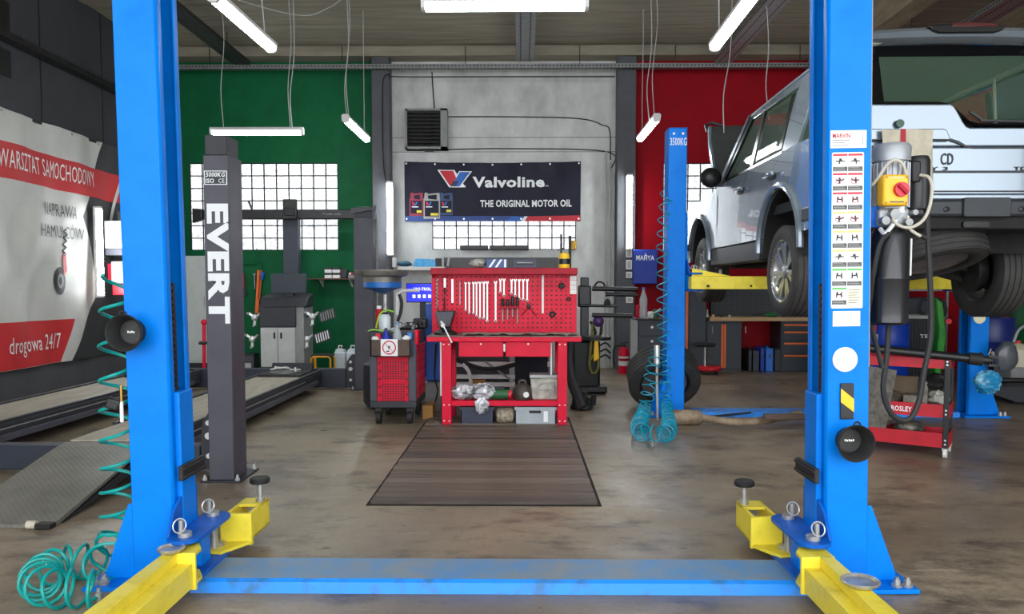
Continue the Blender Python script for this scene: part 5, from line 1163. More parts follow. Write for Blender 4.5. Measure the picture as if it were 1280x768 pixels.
# machine frame seen through behind the bench
mf = thing('machine_frame', 'pale grey machine frame with rails behind the red bench', 'machine', (-0.15, 8.4, 0))
for (v0, v1) in ((453, 459), (469, 474), (478.5, 484)):
    a, b = W(566, v1, 8.3), W(690, v0, 8.3); MB().box(a.x, b.x, 8.3, 8.36, a.z, b.z).build('rail', 'white_plastic', mf, bv=0.006)
for u in (563, 640, 689): a = XX(u, 8.35, 470); MB().box(a-0.03, a+0.03, 8.34, 8.4, 0, 0.9).build('upright', 'grey_light', mf, bv=0.006)
MB().beam(W(606, 452, 8.25), W(637, 474, 8.25), 0.02, 0.02).build('diagonal_rod', 'grey_mid', mf)
MB().tube(spline([W(578, 455, 8.2), W(586, 465, 8.2), W(589, 480, 8.2)], 5), 0.022, 6).build('white_hose', 'white_plastic', mf)
MB().tube(spline([W(570, 450, 8.22), W(610, 462, 8.2), W(660, 452, 8.22)], 6), 0.025, 6).build('black_hose', 'black_rubber', mf)
MB().box(XX(568, 8.5), XX(690, 8.5), 8.5, 8.8, 0.1, 0.75).build('dark_body', 'charcoal_dark', mf)
MB().box(W(591, 478, 8.28).x, W(607, 478, 8.28).x, 8.27, 8.3, W(0, 479, 8.28).z, W(0, 474, 8.28).z).build('orange_block', mat('ochre', 'a8741f', 0.5), mf)
bcl = W(665, 465, 7.75)
MB().sheet(lambda a, b: (XX(644, 7.78)+a*(XX(684, 7.78)-XX(644, 7.78)), 7.692+0.004*math.sin(a*12), (ZT-0.056)*(1-b)+b*W(0, 482, 7.7).z), 16, 6, 0.008).build('dark_cloth', mat('navy_cloth', '14161f', 0.95), label='black cloth hanging behind the drawers of the red bench', cat='cloth')
# blue cabinet behind the left bench leg
a, b = W(532, 476, 8.0), W(552, 428, 8.0); MB().box(a.x, b.x, 8.0, 8.4, a.z, b.z+0.4).build('blue_cabinet', mat('cabinet_blue', '1257b8', 0.45), label='plain blue box behind the left leg of the red bench', cat='box', bv=0.01)
a, b = W(530, 520, 7.95), W(552, 478, 7.95); MB().box(a.x-0.05, b.x, 7.95, 8.42, 0, W(0, 477, 8.0).z).build('cabinet_plinth', 'grey_mid', label='pale base under the blue box behind the bench', cat='base', bv=0.01)
a, b = W(528, 521, 7.5), W(541, 507, 7.5); MB().box(a.x, b.x, 7.5, 7.75, 0.0, b.z).build('cardboard_box', mat('cardboard', 'a5793f', 0.8), label='small open cardboard box on the floor between trolley and bench', cat='box', bv=0.004)
MB().tube(spline([W(545, 430, 7.9), W(543, 470, 7.9), W(547, 490, 7.8), FL(538, 515, 0.02), FL(528, 508, 0.02), FL(534, 500, 0.02)], 6), 0.009, 6).build('power_cable', 'black_rubber', label='black cable hanging behind the left bench leg to the floor', cat='cable')

# ================================================================== tool trolley left of the bench
TY0, TY1 = 7.18, 7.86
tx0, tx1 = XX(461.5, TY0), XX(520, TY0); tz0, tz1 = 0.16, W(0, 413, TY0).z
tt = thing('tool_trolley', 'charcoal and red tool trolley with a perforated red front panel', 'trolley', ((tx0+tx1)/2, 7.5, 0))
MB().box(tx0, tx1, TY0, TY1, tz0, tz0+0.06).build('base_frame', 'charcoal_dark', tt, bv=0.006)
for (a, b) in ((tx0, tx0+0.07), (tx1-0.075, tx1)): MB().box(a, b, TY0, TY0+0.05, tz0+0.06, tz1-0.1).build('front_post', 'charcoal', tt, bv=0.008)
MB().box(tx0+0.02, tx1-0.006, TY0+0.05, TY1, tz0+0.06, tz1-0.1).build('carcass', 'charcoal_dark', tt)
MB().box(tx0, tx1, TY0, TY1, tz1-0.1, tz1-0.01).build('top_tray', 'charcoal_dark', tt, bv=0.008)
a, b = W(471, 509, TY0+0.02), W(512, 446, TY0+0.02); rp_ = MB().box(a.x, b.x, TY0+0.02, TY0+0.05, a.z, b.z).build('red_front_panel', 'red_paint', tt, bv=0.003)
dm = MB()
for blk in (0, 1):
    for i in range(9):
        for j in range(8):
            x = (a.x+b.x)/2-0.10+i*0.025; z = a.z+0.06+blk*0.21+j*0.022; dm.prism(rect(x-0.0065, x+0.0065, z-0.0065, z+0.0065), 'y', TY0+0.0185, TY0+0.021)
for j in range(6):
    for x in (a.x+0.03, b.x-0.03): z = a.z+0.04+j*0.075; dm.prism(rect(x-0.007, x+0.007, z-0.01, z+0.01), 'y', TY0+0.0192, TY0+0.021)
dm.build('punched_holes', 'black_deep', rp_, smooth=False, kind='stuff')
nd = 6
for k in range(nd):
    z0 = tz0+0.08+k*(tz1-tz0-0.22)/nd; MB().box(tx1-0.006, tx1+0.004, TY0+0.06, TY1-0.02, z0, z0+(tz1-tz0-0.22)/nd-0.01).build('drawer', 'red_paint', tt, bv=0.003)
MB().box(tx1-0.02, tx1+0.02, TY0+0.0, TY0+0.14, tz1-0.14, tz1+0.0).build('corner_guard', 'red_paint', tt, bv=0.01)
for x in (tx0+0.07, tx1-0.07):
    for y in (TY0+0.08, TY1-0.08):
        cs = MB().cyl((x-0.022, y, 0.062), (x+0.022, y, 0.062), 0.062, n=20).build('castor_wheel', 'black_rubber', tt); MB().box(x-0.035, x+0.035, y-0.025, y+0.04, 0.085, tz0).build('castor_fork', 'iron_dark', cs, bv=0.006)
# box hung on the trolley front with the prohibition sign
a, b = W(463, 446, TY0-0.14), W(513, 425, TY0-0.14); tb1 = thing('front_bin', 'brown metal bin on the front of the tool trolley', 'bin', ((a.x+b.x)/2, TY0-0.07, a.z))
mbn = MB(); zf, zt1 = a.z, b.z
for (p, q, r, s_) in ((a.x, b.x, TY0-0.14, TY0-0.13), (a.x, b.x, TY0-0.012, TY0-0.002), (a.x, a.x+0.01, TY0-0.14, TY0-0.002), (b.x-0.01, b.x, TY0-0.14, TY0-0.002)): mbn.box(p, q, r, s_, zf, zt1)
mbn.box(a.x, b.x, TY0-0.14, TY0-0.002, zf, zf+0.008); mbn.build('bin_walls', mat('bin_brown', '4a3a30', 0.6, 0, '5b493c', 7), tb1, smooth=False)
MB().box(b.x-0.004, b.x+0.006, TY0-0.14, TY0-0.1, zf, zt1+0.01).build('bin_corner', 'charcoal_dark', tb1)
s0, s1 = W(476, 445, TY0-0.142), W(497, 424.5, TY0-0.142); sc_ = (s0+s1)/2; sw = s1.x-s0.x
sg = poly(rect(-sw/2, sw/2, -sw/2, sw/2), FRONT(Vector((sc_.x, TY0-0.141, sc_.z))), MATS['white_print'], None, 'prohibition_sign', th=0.002)
tag(sg, 'square white no-open-flame sign with a red ring on the trolley bin', 'sign')
Ms = FRONT(Vector((sc_.x, TY0-0.1432, sc_.z)))
rg_ = MB(Ms); rg_.tube([(sw*0.38*math.cos(2*PI*i/24), sw*0.38*math.sin(2*PI*i/24), 0) for i in range(24)], sw*0.045, 4, True); rg_.build('red_ring', 'print_red', sg)
MB(Ms).beam((-sw*0.27, sw*0.27, 0), (sw*0.27, -sw*0.27, 0), 0.003, sw*0.08).build('red_bar', 'print_red', sg)
fl_ = MB(Ms); fl_.beam((-sw*0.05, -sw*0.2, -0.0005), (sw*0.12, sw*0.15, -0.0005), 0.002, sw*0.04); fl_.ball((-sw*0.02, sw*0.02, -0.0005), (sw*0.06, sw*0.1, 0.001), 8, 5); fl_.ball((-sw*0.08, -sw*0.22, -0.0005), (sw*0.12, sw*0.04, 0.001), 8, 5); fl_.build('flame_symbol', 'print_ink', sg)
# things in and on the trolley
def bottle(name, label, x, y, z, prof, m_, capm, caph, caps=0.014):
    t = thing(name, label, 'bottle', (x, y, z)); top = max(h for r, h in prof)
    MB().lathe(prof, (x, y, z), n=18).build('bottle_body', m_, t); MB().cyl((x, y, z+top), (x, y, z+top+caph), caps, n=12).build('cap', capm, t); return t
glassy('clear_plastic', 'c9d4da', 0.55, 0.05); mat('blue_fluid', '1b2f9e', 0.3)
zb_ = zf+0.009
bottle('fluid_bottle', 'dark blue fluid bottle standing in the brown trolley bin', XX(482.5, TY0-0.07), TY0-0.07, zb_, [(0, 0), (0.048, 0), (0.05, 0.02), (0.05, 0.15), (0.02, 0.20), (0.018, 0.23), (0, 0.23)], 'blue_fluid', 'black_plastic', 0.02)
wbt = bottle('water_bottle', 'clear plastic water bottle standing in the brown trolley bin', XX(496.5, TY0-0.07), TY0-0.07, zb_, [(0, 0), (0.04, 0), (0.043, 0.02), (0.043, 0.1), (0.038, 0.13), (0.043, 0.16), (0.043, 0.19), (0.016, 0.265), (0.015, 0.285), (0, 0.285)], 'clear_plastic', mat('cap_blue', '3c7fd0', 0.4), 0.02)
MB().ball((XX(469, TY0-0.07), TY0-0.07, zt1-0.005), (0.04, 0.035, 0.03), 14, 9, 0.15).build('tissue_wad', 'white_plastic', label='white tissue wad in the left of the trolley bin', cat='tissue', angle=70)
MB().ball((XX(508, TY0-0.07), TY0-0.07, zt1+0.0), (0.045, 0.035, 0.035), 14, 9, 0.15).build('tissue_wad', 'white_plastic', label='white tissue wad in the right of the trolley bin', cat='tissue', angle=70)
a = W(512, 424, TY0-0.03); MB().box(a.x-0.02, a.x+0.025, TY0-0.05, TY0-0.02, zf+0.01, zt1+0.06).build('blue_packet', mat('packet_blue', '2378c4', 0.4), label='blue packet at the right end of the trolley bin', cat='packet', bv=0.004)
MB().box(XX(470, TY0-0.03), XX(476, TY0-0.03), TY0-0.05, TY0-0.02, zf+0.01, zt1+0.05).build('red_packet', 'red_bright', label='red packet behind the blue bottle in the trolley bin', cat='packet', bv=0.004)
MB().sheet(lambda a, b: (XX(460, 7.2)+a*0.27, 7.19+b*0.05, tz1-0.004+0.012*math.sin(a*7)+0.006*math.sin(b*9)), 14, 3, 0.006).build('green_strap', mat('neon_green', '8ed92c', 0.5), label='neon green strap on the front edge of the tool trolley', cat='strap')
zk = tz1-0.009
def gear_block(name, label, cat, u, Y, sz, m_, n=6, m2='iron_dark'):
    x = XX(u, Y); t = thing(name, label, cat, (x, Y, zk)); MB().box(x-sz[0]/2, x+sz[0]/2, Y-sz[1]/2, Y+sz[1]/2, zk, zk+sz[2]).build('housing', m_, t, bv=0.015)
    for k in range(n):
        p = Vector((x+random.uniform(-0.5, 0.5)*sz[0], Y-sz[1]*0.5+0.005, zk+random.uniform(0.2, 0.95)*sz[2])); MB().cyl(p, p+Vector((0, -0.03, 0)), random.uniform(0.01, 0.024), n=10).build('boss', m2, t)
    return t
gear_block('carburettor', 'dark machine part with bosses on the back right of the trolley top', 'machine part', 510, 7.6, (0.2, 0.16, 0.07), 'iron_dark', 8, 'galvanised')
gear_block('carburettor', 'black machine part in front of the blue screen on the trolley top', 'machine part', 526, 7.75, (0.14, 0.14, 0.10), 'black_plastic', 5)
bottle('glass_jar', 'pale glass jar with a dark lid on the trolley under the drain funnel', XX(481, 7.45), 7.45, zk, [(0, 0), (0.055, 0), (0.058, 0.02), (0.058, 0.12), (0.04, 0.15), (0, 0.15)], 'milky_plastic', 'iron_dark', 0.02, 0.035)
bottle('grease_pot', 'small red and white pot on the trolley top', XX(474, 7.6), 7.6, zk, [(0, 0), (0.035, 0), (0.035, 0.16), (0.03, 0.2), (0, 0.2)], 'red_dark', 'white_plastic', 0.03, 0.025)
MB().tube(spline([W(470, 410, 7.3), W(474, 395, 7.3), W(482, 388, 7.35), W(492, 390, 7.4)], 5), 0.007, 6).build('thin_green_hose', 'neon_green', label='thin pale green hose arching over the trolley top', cat='hose')
MB().tube(spline([W(497, 402, 7.5), W(501, 390, 7.5), W(502, 378, 7.5), W(499, 368, 7.5)], 5), 0.016, 8).build('bent_hose', 'black_rubber', label='black bent hose rising behind the trolley to the blue screen', cat='hose')
# oil drain funnel behind the trolley
DY = 8.2; dxc = XX(478.5, DY); od = thing('oil_drainer', 'steel and blue oil drain funnel on a stem behind the trolley', 'oil drainer', (dxc, DY, 0))
zr = W(0, 338, DY).z; R_ = 0.285
MB().lathe([(R_*0.7, -0.13), (R_*0.72, -0.075), (R_*0.92, -0.06), (R_, -0.015), (R_, 0), (R_*0.97, 0), (R_*0.88, -0.045), (R_*0.6, -0.06), (0, -0.07)], (dxc, DY, zr), n=36).build('funnel_pan', mat('pan_grey', '8f8d85', 0.4, 0.5, '6d6b64', 8), od)
MB().lathe([(0, -0.25), (0.03, -0.245), (R_*0.68, -0.19), (R_*0.72, -0.185), (R_*0.72, -0.13), (0, -0.13)], (dxc, DY, zr), n=36).build('blue_cone', mat('cone_blue', '1c69b8', 0.35), od)
MB().cyl((dxc+0.03, DY, 0.5), (dxc+0.03, DY, zr-0.26), 0.022, n=12).build('stem', 'steel', od); MB().lathe([(0, 0), (0.22, 0), (0.25, 0.05), (0.25, 0.45), (0.1, 0.52), (0, 0.52)], (dxc+0.03, DY+0.05, 0.02), n=24).build('tank', 'charcoal_dark', od)
MB().tube([(dxc+0.16, DY-0.02, 1.0), (dxc+0.16, DY-0.02, 1.22), (dxc+0.22, DY-0.02, 1.26), (dxc+0.4, DY-0.02, 1.26)], 0.018, 8).build('white_pipe', 'white_plastic', od)
# blue screen on a stand
SY = 8.75; s0, s1 = W(508, 378.5, SY), W(546, 354, SY); mn = thing('diagnostic_screen', 'lit blue screen on a black stand behind the red bench', 'screen', ((s0.x+s1.x)/2, SY, 0))
fr_ = MB().box(s0.x, s1.x, SY, SY+0.04, s0.z, s1.z).build('bezel', 'black_plastic', mn, bv=0.006)
MB().box(s0.x+0.01, s1.x-0.01, SY-0.002, SY, s0.z+0.012, s1.z-0.01).build('display', mat('screen_blue', '1420d8', 0.3, emit=0.9), fr_, smooth=False)
text('UNI-TROL', 0.2, 0.035, FRONT(Vector((W(528, 362, SY).x, SY-0.003, W(0, 361.5, SY).z))), mat('screen_white', 'f4f4ff', 0.4, emit=0.9), fr_, bold=0.02)
for k in range(4): x = W(517.5+k*6.5, 370, SY).x; poly(rect(-0.016, 0.016, -0.018, 0.018), FRONT(Vector((x, SY-0.003, W(0, 370.5, SY).z))), MATS['screen_white'], fr_, 'screen_icon')
MB().box(s0.x+0.15, s0.x+0.22, SY+0.02, SY+0.06, 0.02, s0.z).build('stand', 'black_plastic', mn); MB().box(s0.x, s1.x, SY-0.1, SY+0.2, 0, 0.03).build('foot', 'black_plastic', mn)
# white shelf on the wall behind
a, b = W(497, 338, 11.95), W(556, 333.5, 11.95); wsf = thing('wall_shelf', 'white wall shelf with blue packages left of the red panel', 'shelf', ((a.x+b.x)/2, 12.1, a.z))
MB().box(a.x, b.x, 11.95, 12.29, a.z, b.z).build('board', 'white_plastic', wsf, bv=0.004)
zq = b.z+0.001
MB().prism([(W(514.5, 0, 12).x, zq), (W(544, 0, 12).x, zq), (W(543, 0, 12).x, zq+0.11), (W(517, 0, 12).x, zq+0.13)], 'y', 12.0, 12.2).build('blue_package', mat('package_cyan', '2f9ad6', 0.3, 0, '57b6e6', 9), label='light blue wrapped package on the white wall shelf', cat='package', bv=0.015)
MB().ball((XX(506, 12.05), 12.08, zq+0.045), (0.12, 0.09, 0.045), 14, 8, 0.08).build('dark_teal_bag', mat('teal_dark', '15475c', 0.6), label='dark teal bag at the left of the white wall shelf', cat='bag', angle=70)
MB().box(XX(545, 12.05), XX(553, 12.05), 12.0, 12.15, zq, zq+0.13).build('dark_carton', 'charcoal_dark', label='small dark carton beside the light blue package', cat='box', bv=0.005)
for k, u in enumerate((553.5, 559.5)): MB().beam(W(u, 333, 11.98), W(u+(0 if k == 0 else 2.0), 320, 11.98), 0.03, 0.012).build('pale_strip', 'grey_light', label=('upright pale strip right of the dark carton', 'leaning pale strip nearest the grey board')[k], cat='strip')
MB().cyl(W(493, 334, 11.9), W(493, 322, 11.9), 0.035, n=14).build('white_socket', 'white_plastic', label='white upright tube under the left pillar lamp', cat='tube')
# ================================================================== the raised car
CX, CY, CZ0 = 3.12, 5.45, 1.23
CM = Matrix.Translation((CX, CY, CZ0))
mat('car_silver', '83919d', 0.24, 0.45, coat=1.0); mat('car_grey_plastic', '2f3338', 0.5, 0, '2a2e33', 10)
mat('car_underside', '141414', 0.8, 0, '232220', 8); mat('tyre_rubber', '343433', 0.7, 0, '403e3b', 10); mat('alloy', 'b6b7b6', 0.28, 0.85)
mat('headliner', 'dfeed6', 0.9); mat('seat_dark', '23292a', 0.85); mat('trim_pale', 'd5dec6', 0.7)
glassy('car_glass', '54745e', 0.82, 0.03); mat('frit_black', '07090c', 0.15); mat('lens_red', '4a0810', 0.12, coat=1.0)  # tinted car glass; paler green base also paints in a reflected haze
mat('hood_dark_reflection', '4a4d4c', 0.55, 0, '3e4140', 6)  # outer side of the bonnet; its dark reflection is put into the colour
car = thing('car', 'silver off-road estate car raised on the far lift with its bonnet open', 'car', (CX, CY+2.4, CZ0))
RA, FA, BELT, RAIL = 1.07, 3.93, 1.2, 1.78       # axles, waistline, roof rail
def G(s, y, z):                                   # side surface of the cabin and doors
    if z < BELT: return s*(0.957-0.03*max(0, (z-1.0)/0.2)**2)
    return s*(0.927-0.12*(z-BELT)/(RAIL-BELT))
def side(pts, s, m_, name, th=0.03, off=0.0, parent=car, bv=0.0):
    n = len(pts); mb = MB(CM)
    P = [(G(s, y, z)+s*off, y, z) for y, z in pts]+[(G(s, y, z)+s*off-s*th, y, z) for y, z in pts]
    mb.add(P, [tuple(range(n)), tuple(range(2*n-1, n-1, -1))]+[(i, n+i, n+(i+1) % n, (i+1) % n) for i in range(n)])
    return mb.build(name, m_, parent, bv=bv, smooth=True, angle=30)
AR, AZ = 0.49, 0.40
def edge(y0, z0, y1, z1, n): return [(y0+(y1-y0)*i/n, z0+(z1-z0)*i/n) for i in range(1, n)]
for s in (-1, 1):
    a0 = math.asin((0.5-AZ)/AR)
    rq = [(0.12, 0.7), (0.1, 1.0), (0.12, 1.1), (0.14, BELT), (1.05, BELT), (1.24, 1.1), (1.33, 1.0), (1.36, AZ+0.395)] + arc(RA, AZ, AR, math.acos((1.36-RA)/AR), PI-a0, 14)[1:] + [(0.3, 0.5), (0.3, 0.7)]
    side(rq, s, 'car_silver', 'rear_quarter_panel')
    dr = [(1.06, BELT), (1.25, 1.1), (1.34, 1.0), (1.37, AZ+0.40)] + arc(RA, AZ, AR+0.006, math.acos((1.37-RA)/(AR+0.006)), a0, 6)[1:] + [(2.02, 0.5), (2.02, 1.0), (2.02, 1.1), (2.02, BELT)]
    d1 = side(dr, s, 'car_silver', 'rear_door')
    d2 = side([(2.03, 0.5), (3.12, 0.5), (3.12, 1.0), (3.1, 1.1), (3.06, BELT), (2.03, BELT), (2.03, 1.1), (2.03, 1.0)], s, 'car_silver', 'front_door')
    ff = [(3.13, 0.5)] + arc(FA, AZ, AR, PI-a0, a0-0.2, 16) + [(4.62, 0.5), (4.72, 0.75), (4.68, 1.0), (4.6, 1.06), (3.6, 1.12), (3.13, 1.18), (3.13, 1.0)]
    side(ff, s, 'car_silver', 'front_wing')
    for (hd, hy, hz) in ((d1, 1.27, 1.03), (d2, 2.2, 1.02)):
        b = MB(CM); b.obox((s*0.985, hy, hz), (0.03, 0.24, 0.04), (0, 0, 0)); b.build('door_handle', 'car_silver', hd, bv=0.012)
        MB(CM).obox((s*0.962, hy, hz-0.01), (0.012, 0.18, 0.055)).build('handle_recess', 'car_grey_plastic', hd, bv=0.004)
    for cy_, nm in ((RA, 'rear'), (FA, 'front')):   # flared arch lips, liners
        MB(CM).tube([(s*0.962, y, z) for y, z in arc(cy_, AZ, AR+0.026, -0.05, PI+0.05, 22)], 0.03, 8).build('arch_flare', 'car_silver', car)
        ln = MB(CM); A = arc(cy_, AZ, AR-0.004, -0.15, PI+0.15, 16)
        vs_ = [(s*0.93, y, z) for y, z in A]+[(s*0.5, y, z) for y, z in A]; k = len(A)
        ln.add(vs_, [(i, i+1, k+i+1, k+i) for i in range(k-1)]+[tuple(range(k, 2*k))]); ln.build('arch_liner', 'car_underside', car)
    side([(0.62+0.98, 0.30), (3.42, 0.30), (3.44, 0.5), (1.55, 0.5)], s, 'car_grey_plastic', 'sill', 0.1, -0.01, bv=0.02)
    # cabin pillars and roof rail
    side([(0.74, BELT), (1.12, BELT), (1.10, 1.45), (1.04, RAIL-0.04), (0.62, RAIL-0.04), (0.68, 1.45)], s, 'car_silver', 'rear_pillar', bv=0.004)
    side([(1.94, BELT), (2.04, BELT), (2.0, RAIL-0.05), (1.92, RAIL-0.05)], s, 'frit_black', 'middle_pillar', off=0.002)
    side([(2.96, BELT), (3.2, BELT), (2.46, RAIL-0.0), (2.3, RAIL-0.03)], s, 'frit_black', 'windscreen_pillar', off=0.002)
    side([(3.06, BELT-0.02), (3.22, BELT-0.02), (2.48, RAIL+0.02), (2.42, RAIL+0.02)], s, 'car_silver', 'pillar_trim', 0.02, off=0.012)
    side([(0.1, RAIL-0.05), (2.44, RAIL-0.05), (2.5, RAIL+0.0), (2.3, RAIL+0.035), (0.1, RAIL+0.05)], s, 'car_silver', 'roof_rail', 0.05, bv=0.01)
    side([(0.12, BELT), (0.3, BELT), (0.24, RAIL-0.05), (0.14, RAIL-0.05)], s, 'frit_black', 'tail_pillar', off=0.002)
    for nm, pts in (('front_window', [(2.04, BELT), (2.97, BELT), (2.31, RAIL-0.04), (2.0, RAIL-0.05)]), ('rear_window', [(1.10, BELT), (1.95, BELT), (1.93, RAIL-0.05), (1.04, RAIL-0.05)]), ('quarter_window', [(0.29, BELT), (0.75, BELT), (0.63, RAIL-0.05), (0.23, RAIL-0.05)])):
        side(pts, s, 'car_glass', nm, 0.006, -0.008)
    side([(1.10, BELT-0.012), (3.0, BELT-0.012), (3.0, BELT+0.012), (1.10, BELT+0.012)], s, 'frit_black', 'window_seal', 0.01, 0.003)
    side([(1.16, 1.24), (1.25, 1.24), (1.20, RAIL-0.08), (1.13, RAIL-0.08)], s, 'frit_black', 'window_divider', 0.012, -0.004)
    # mirrors
    b = MB(CM); b.ball((s*1.06, 2.98, 1.25), (0.12, 0.07, 0.11), 12, 8); mm = b.build('door_mirror', 'black_plastic', car)
    MB(CM).beam((s*0.93, 3.0, 1.18), (s*1.04, 2.99, 1.2), 0.07, 0.05).build('mirror_arm', 'black_plastic', mm)
    # rear lamps
    MB(CM).prism(rrect(min(s*0.79, s*0.95), max(s*0.79, s*0.95), 0.8, 1.33, 0.03), 'y', 0.02, 0.12).build('rear_lamp', 'lens_red', car, bv=0.01)
# roof and headliner
MB(CM).sheet(lambda a, b: ((a-0.5)*1.62, 0.1+b*2.3, RAIL+0.045+0.055*(1-(2*a-1)**2)-0.03*b*b), 14, 10, 0.02).build('roof', 'car_silver', car, angle=60)
MB(CM).sheet(lambda a, b: ((a-0.5)*1.52, 0.2+b*2.1, RAIL-0.0+0.05*(1-(2*a-1)**4)-0.03*b*b), 14, 10, -0.01).build('headliner', 'headliner', car, angle=60)
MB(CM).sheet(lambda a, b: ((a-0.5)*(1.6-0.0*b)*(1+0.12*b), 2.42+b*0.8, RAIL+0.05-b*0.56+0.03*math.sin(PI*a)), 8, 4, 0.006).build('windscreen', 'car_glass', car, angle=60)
# plan outline of the rear end
def plan(y0, half, r, back): return [(-half, back)] + arc(-half+r, y0+r, r, PI, 1.5*PI, 6) + arc(half-r, y0+r, r, 1.5*PI, 2*PI, 6) + [(half, back)]
tg = MB(CM).prism(plan(0.04, 0.945, 0.14, 0.5), 'z', 0.715, 1.05).build('lower_tailgate', 'car_silver', car, bv=0.012)
for z0, z1 in ((0.868, 0.884), (0.735, 0.745)): MB(CM).prism(plan(0.034, 0.951, 0.14, 0.3), 'z', z0, z1).build('tailgate_groove', 'car_grey_plastic', tg)
up = MB(CM); cur = [(0.05+0.0, 1.186)] + [(0.03-0.14*(i/6), 1.186+0.164*(0.5-0.5*math.cos(PI*i/6))) for i in range(7)]
ug = up.prism([(-0.86, 1.055), (0.86, 1.055), (0.86, 1.186)] + cur + [(-0.86, 1.35)], 'y', 0.05, 0.13).build('upper_tailgate', 'car_silver', car, bv=0.01)
MB(CM).prism([(-0.86, 1.095), (-0.12, 1.095), (-0.06, 1.075), (0.0, 1.045), (0.05, 1.036), (0.86, 1.036), (0.86, 1.046), (0.06, 1.046), (0.0, 1.06), (-0.05, 1.09), (-0.11, 1.108), (-0.86, 1.108)], 'y', 0.036, 0.06).build('shut_line', 'car_grey_plastic', ug)
MB(CM).prism([(-0.72, 1.095), (-0.11, 1.095), (-0.14, 1.165), (-0.16, 1.175), (-0.72, 1.175)], 'y', 0.026, 0.06).build('handle_panel', 'car_silver', ug, bv=0.008)
MB(CM).lathe([(0, 0), (0.03, 0), (0.028, 0.006), (0, 0.007)], (-0.47, 0.026, 1.21), (0,-1,0), 18).build('oval_badge', mat('badge_green', '10482f', 0.3), ug)
for zz in (1.168,): MB(CM).box(-0.70, -0.12, 0.02, 0.03, 1.09, 1.098).build('handle_gap', 'black_deep', ug)
# rear screen with black border
def rear_plane(x, z): return 0.09+0.18*(z-1.19)/0.62
def rg(pts, name, m_, off=0.0, th=0.006, parent=car):
    n = len(pts); mb = MB(CM)
    P = [(x, rear_plane(x, z)-off, z) for x, z in pts]+[(x, rear_plane(x, z)-off+th, z) for x, z in pts]
    mb.add(P, [tuple(range(n-1, -1, -1)), tuple(range(n, 2*n))]+[(i, (i+1) % n, n+(i+1) % n, n+i) for i in range(n)]); return mb.build(name, m_, parent)
inner = [(0.53, 1.225), (0.12, 1.225), (0.05, 1.25), (-0.02, 1.33), (-0.08, 1.375), (-0.14, 1.388), (-0.53, 1.39)]
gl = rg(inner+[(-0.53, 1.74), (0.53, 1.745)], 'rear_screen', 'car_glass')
rg([(-0.84, 1.33), (-0.53, 1.33), (-0.53, 1.82), (-0.80, 1.82)], 'screen_border', 'frit_black', 0.003, 0.012, gl)
rg([(0.53, 1.17), (0.84, 1.17), (0.80, 1.82), (0.53, 1.82)], 'screen_border', 'frit_black', 0.003, 0.012, gl)
rg([(-0.53, 1.735), (0.53, 1.74), (0.53, 1.82), (-0.53, 1.82)], 'screen_border', 'frit_black', 0.003, 0.012, gl)
low = [(-0.53, 1.33), (-0.13, 1.33), (-0.08, 1.31), (-0.0, 1.22), (0.05, 1.18), (0.1, 1.17), (0.53, 1.17)]
rg(low+inner, 'screen_border', 'frit_black', 0.003, 0.012, gl)
wp = MB(CM).beam((0.03, 0.06, 1.30), (0.12, 0.055, 1.235), 0.02, 0.02); wp.beam((0.10, 0.055, 1.235), (0.62, 0.06, 1.225), 0.02, 0.018); wp.build('rear_wiper', 'black_plastic', car, bv=0.004)
# spoiler lip with the high brake lamp
def spo(a, b):
    x = (a-0.5)*1.7; arch = 0.05*(1-(2*a-1)**2)
    return (x, 0.10+0.25*b, 1.815+arch+(0.0 if b < 0.01 else 0.055))
sp_ = MB(CM); n = 18
P = []
for i in range(n+1):
    x = (i/n-0.5)*1.72; ar_ = 0.045*(1-(2*i/n-1)**2)
    P += [(x, 0.10, 1.80+ar_*0.7), (x, 0.075, 1.825+ar_), (x, 0.11, 1.855+ar_), (x, 0.5, 1.845+ar_), (x, 0.5, 1.80+ar_*0.5)]
sp_.add(P, [(i*5+k, i*5+(k+1) % 5, (i+1)*5+(k+1) % 5, (i+1)*5+k) for i in range(n) for k in range(5)]+[(0, 1, 2, 3, 4), tuple(n*5+k for k in (4, 3, 2, 1, 0))])
so = sp_.build('roof_spoiler', 'car_silver', car)
MB(CM).prism([(-0.265, 1.895), (-0.245, 1.86), (-0.19, 1.845), (0.19, 1.845), (0.245, 1.86), (0.265, 1.895), (0.1, 1.908), (-0.1, 1.908)], 'y', 0.06, 0.2).build('brake_lamp_housing', 'frit_black', so, bv=0.006)
MB(CM).prism([(-0.12, 1.882), (0.2, 1.882), (0.21, 1.902), (0.1, 1.912), (-0.1, 1.911)], 'y', 0.05, 0.1).build('brake_lamp_lens', 'lens_red', so, bv=0.004)
# bumper
bu = MB(CM).prism(plan(-0.01, 0.965, 0.16, 0.55), 'z', 0.56, 0.68).build('rear_bumper', 'car_grey_plastic', car, bv=0.02)
MB(CM).prism(plan(0.0, 0.955, 0.14, 0.5), 'z', 0.68, 0.715).build('bumper_top', 'car_silver', bu, bv=0.008)
MB(CM).prism(plan(0.03, 0.94, 0.14, 0.55), 'z', 0.475, 0.565).build('bumper_skirt', 'car_underside', bu, bv=0.01)
MB(CM).prism(rrect(-0.04, 0.29, 0.555, 0.69, 0.02), 'y', -0.03, 0.02).build('towing_cover', 'car_grey_plastic', bu, bv=0.006)
for x in (-0.15, 0.37): MB(CM).lathe([(0, 0), (0.02, 0), (0.02, 0.006), (0, 0.012)], (x, -0.01, 0.61), (0,-1,0), 14).build('parking_sensor', 'black_plastic', bu)
MB(CM).prism(rrect(-0.02, 0.16, 0.485, 0.525, 0.015), 'y', 0.005, 0.03).build('tow_eye', 'iron_dark', bu)
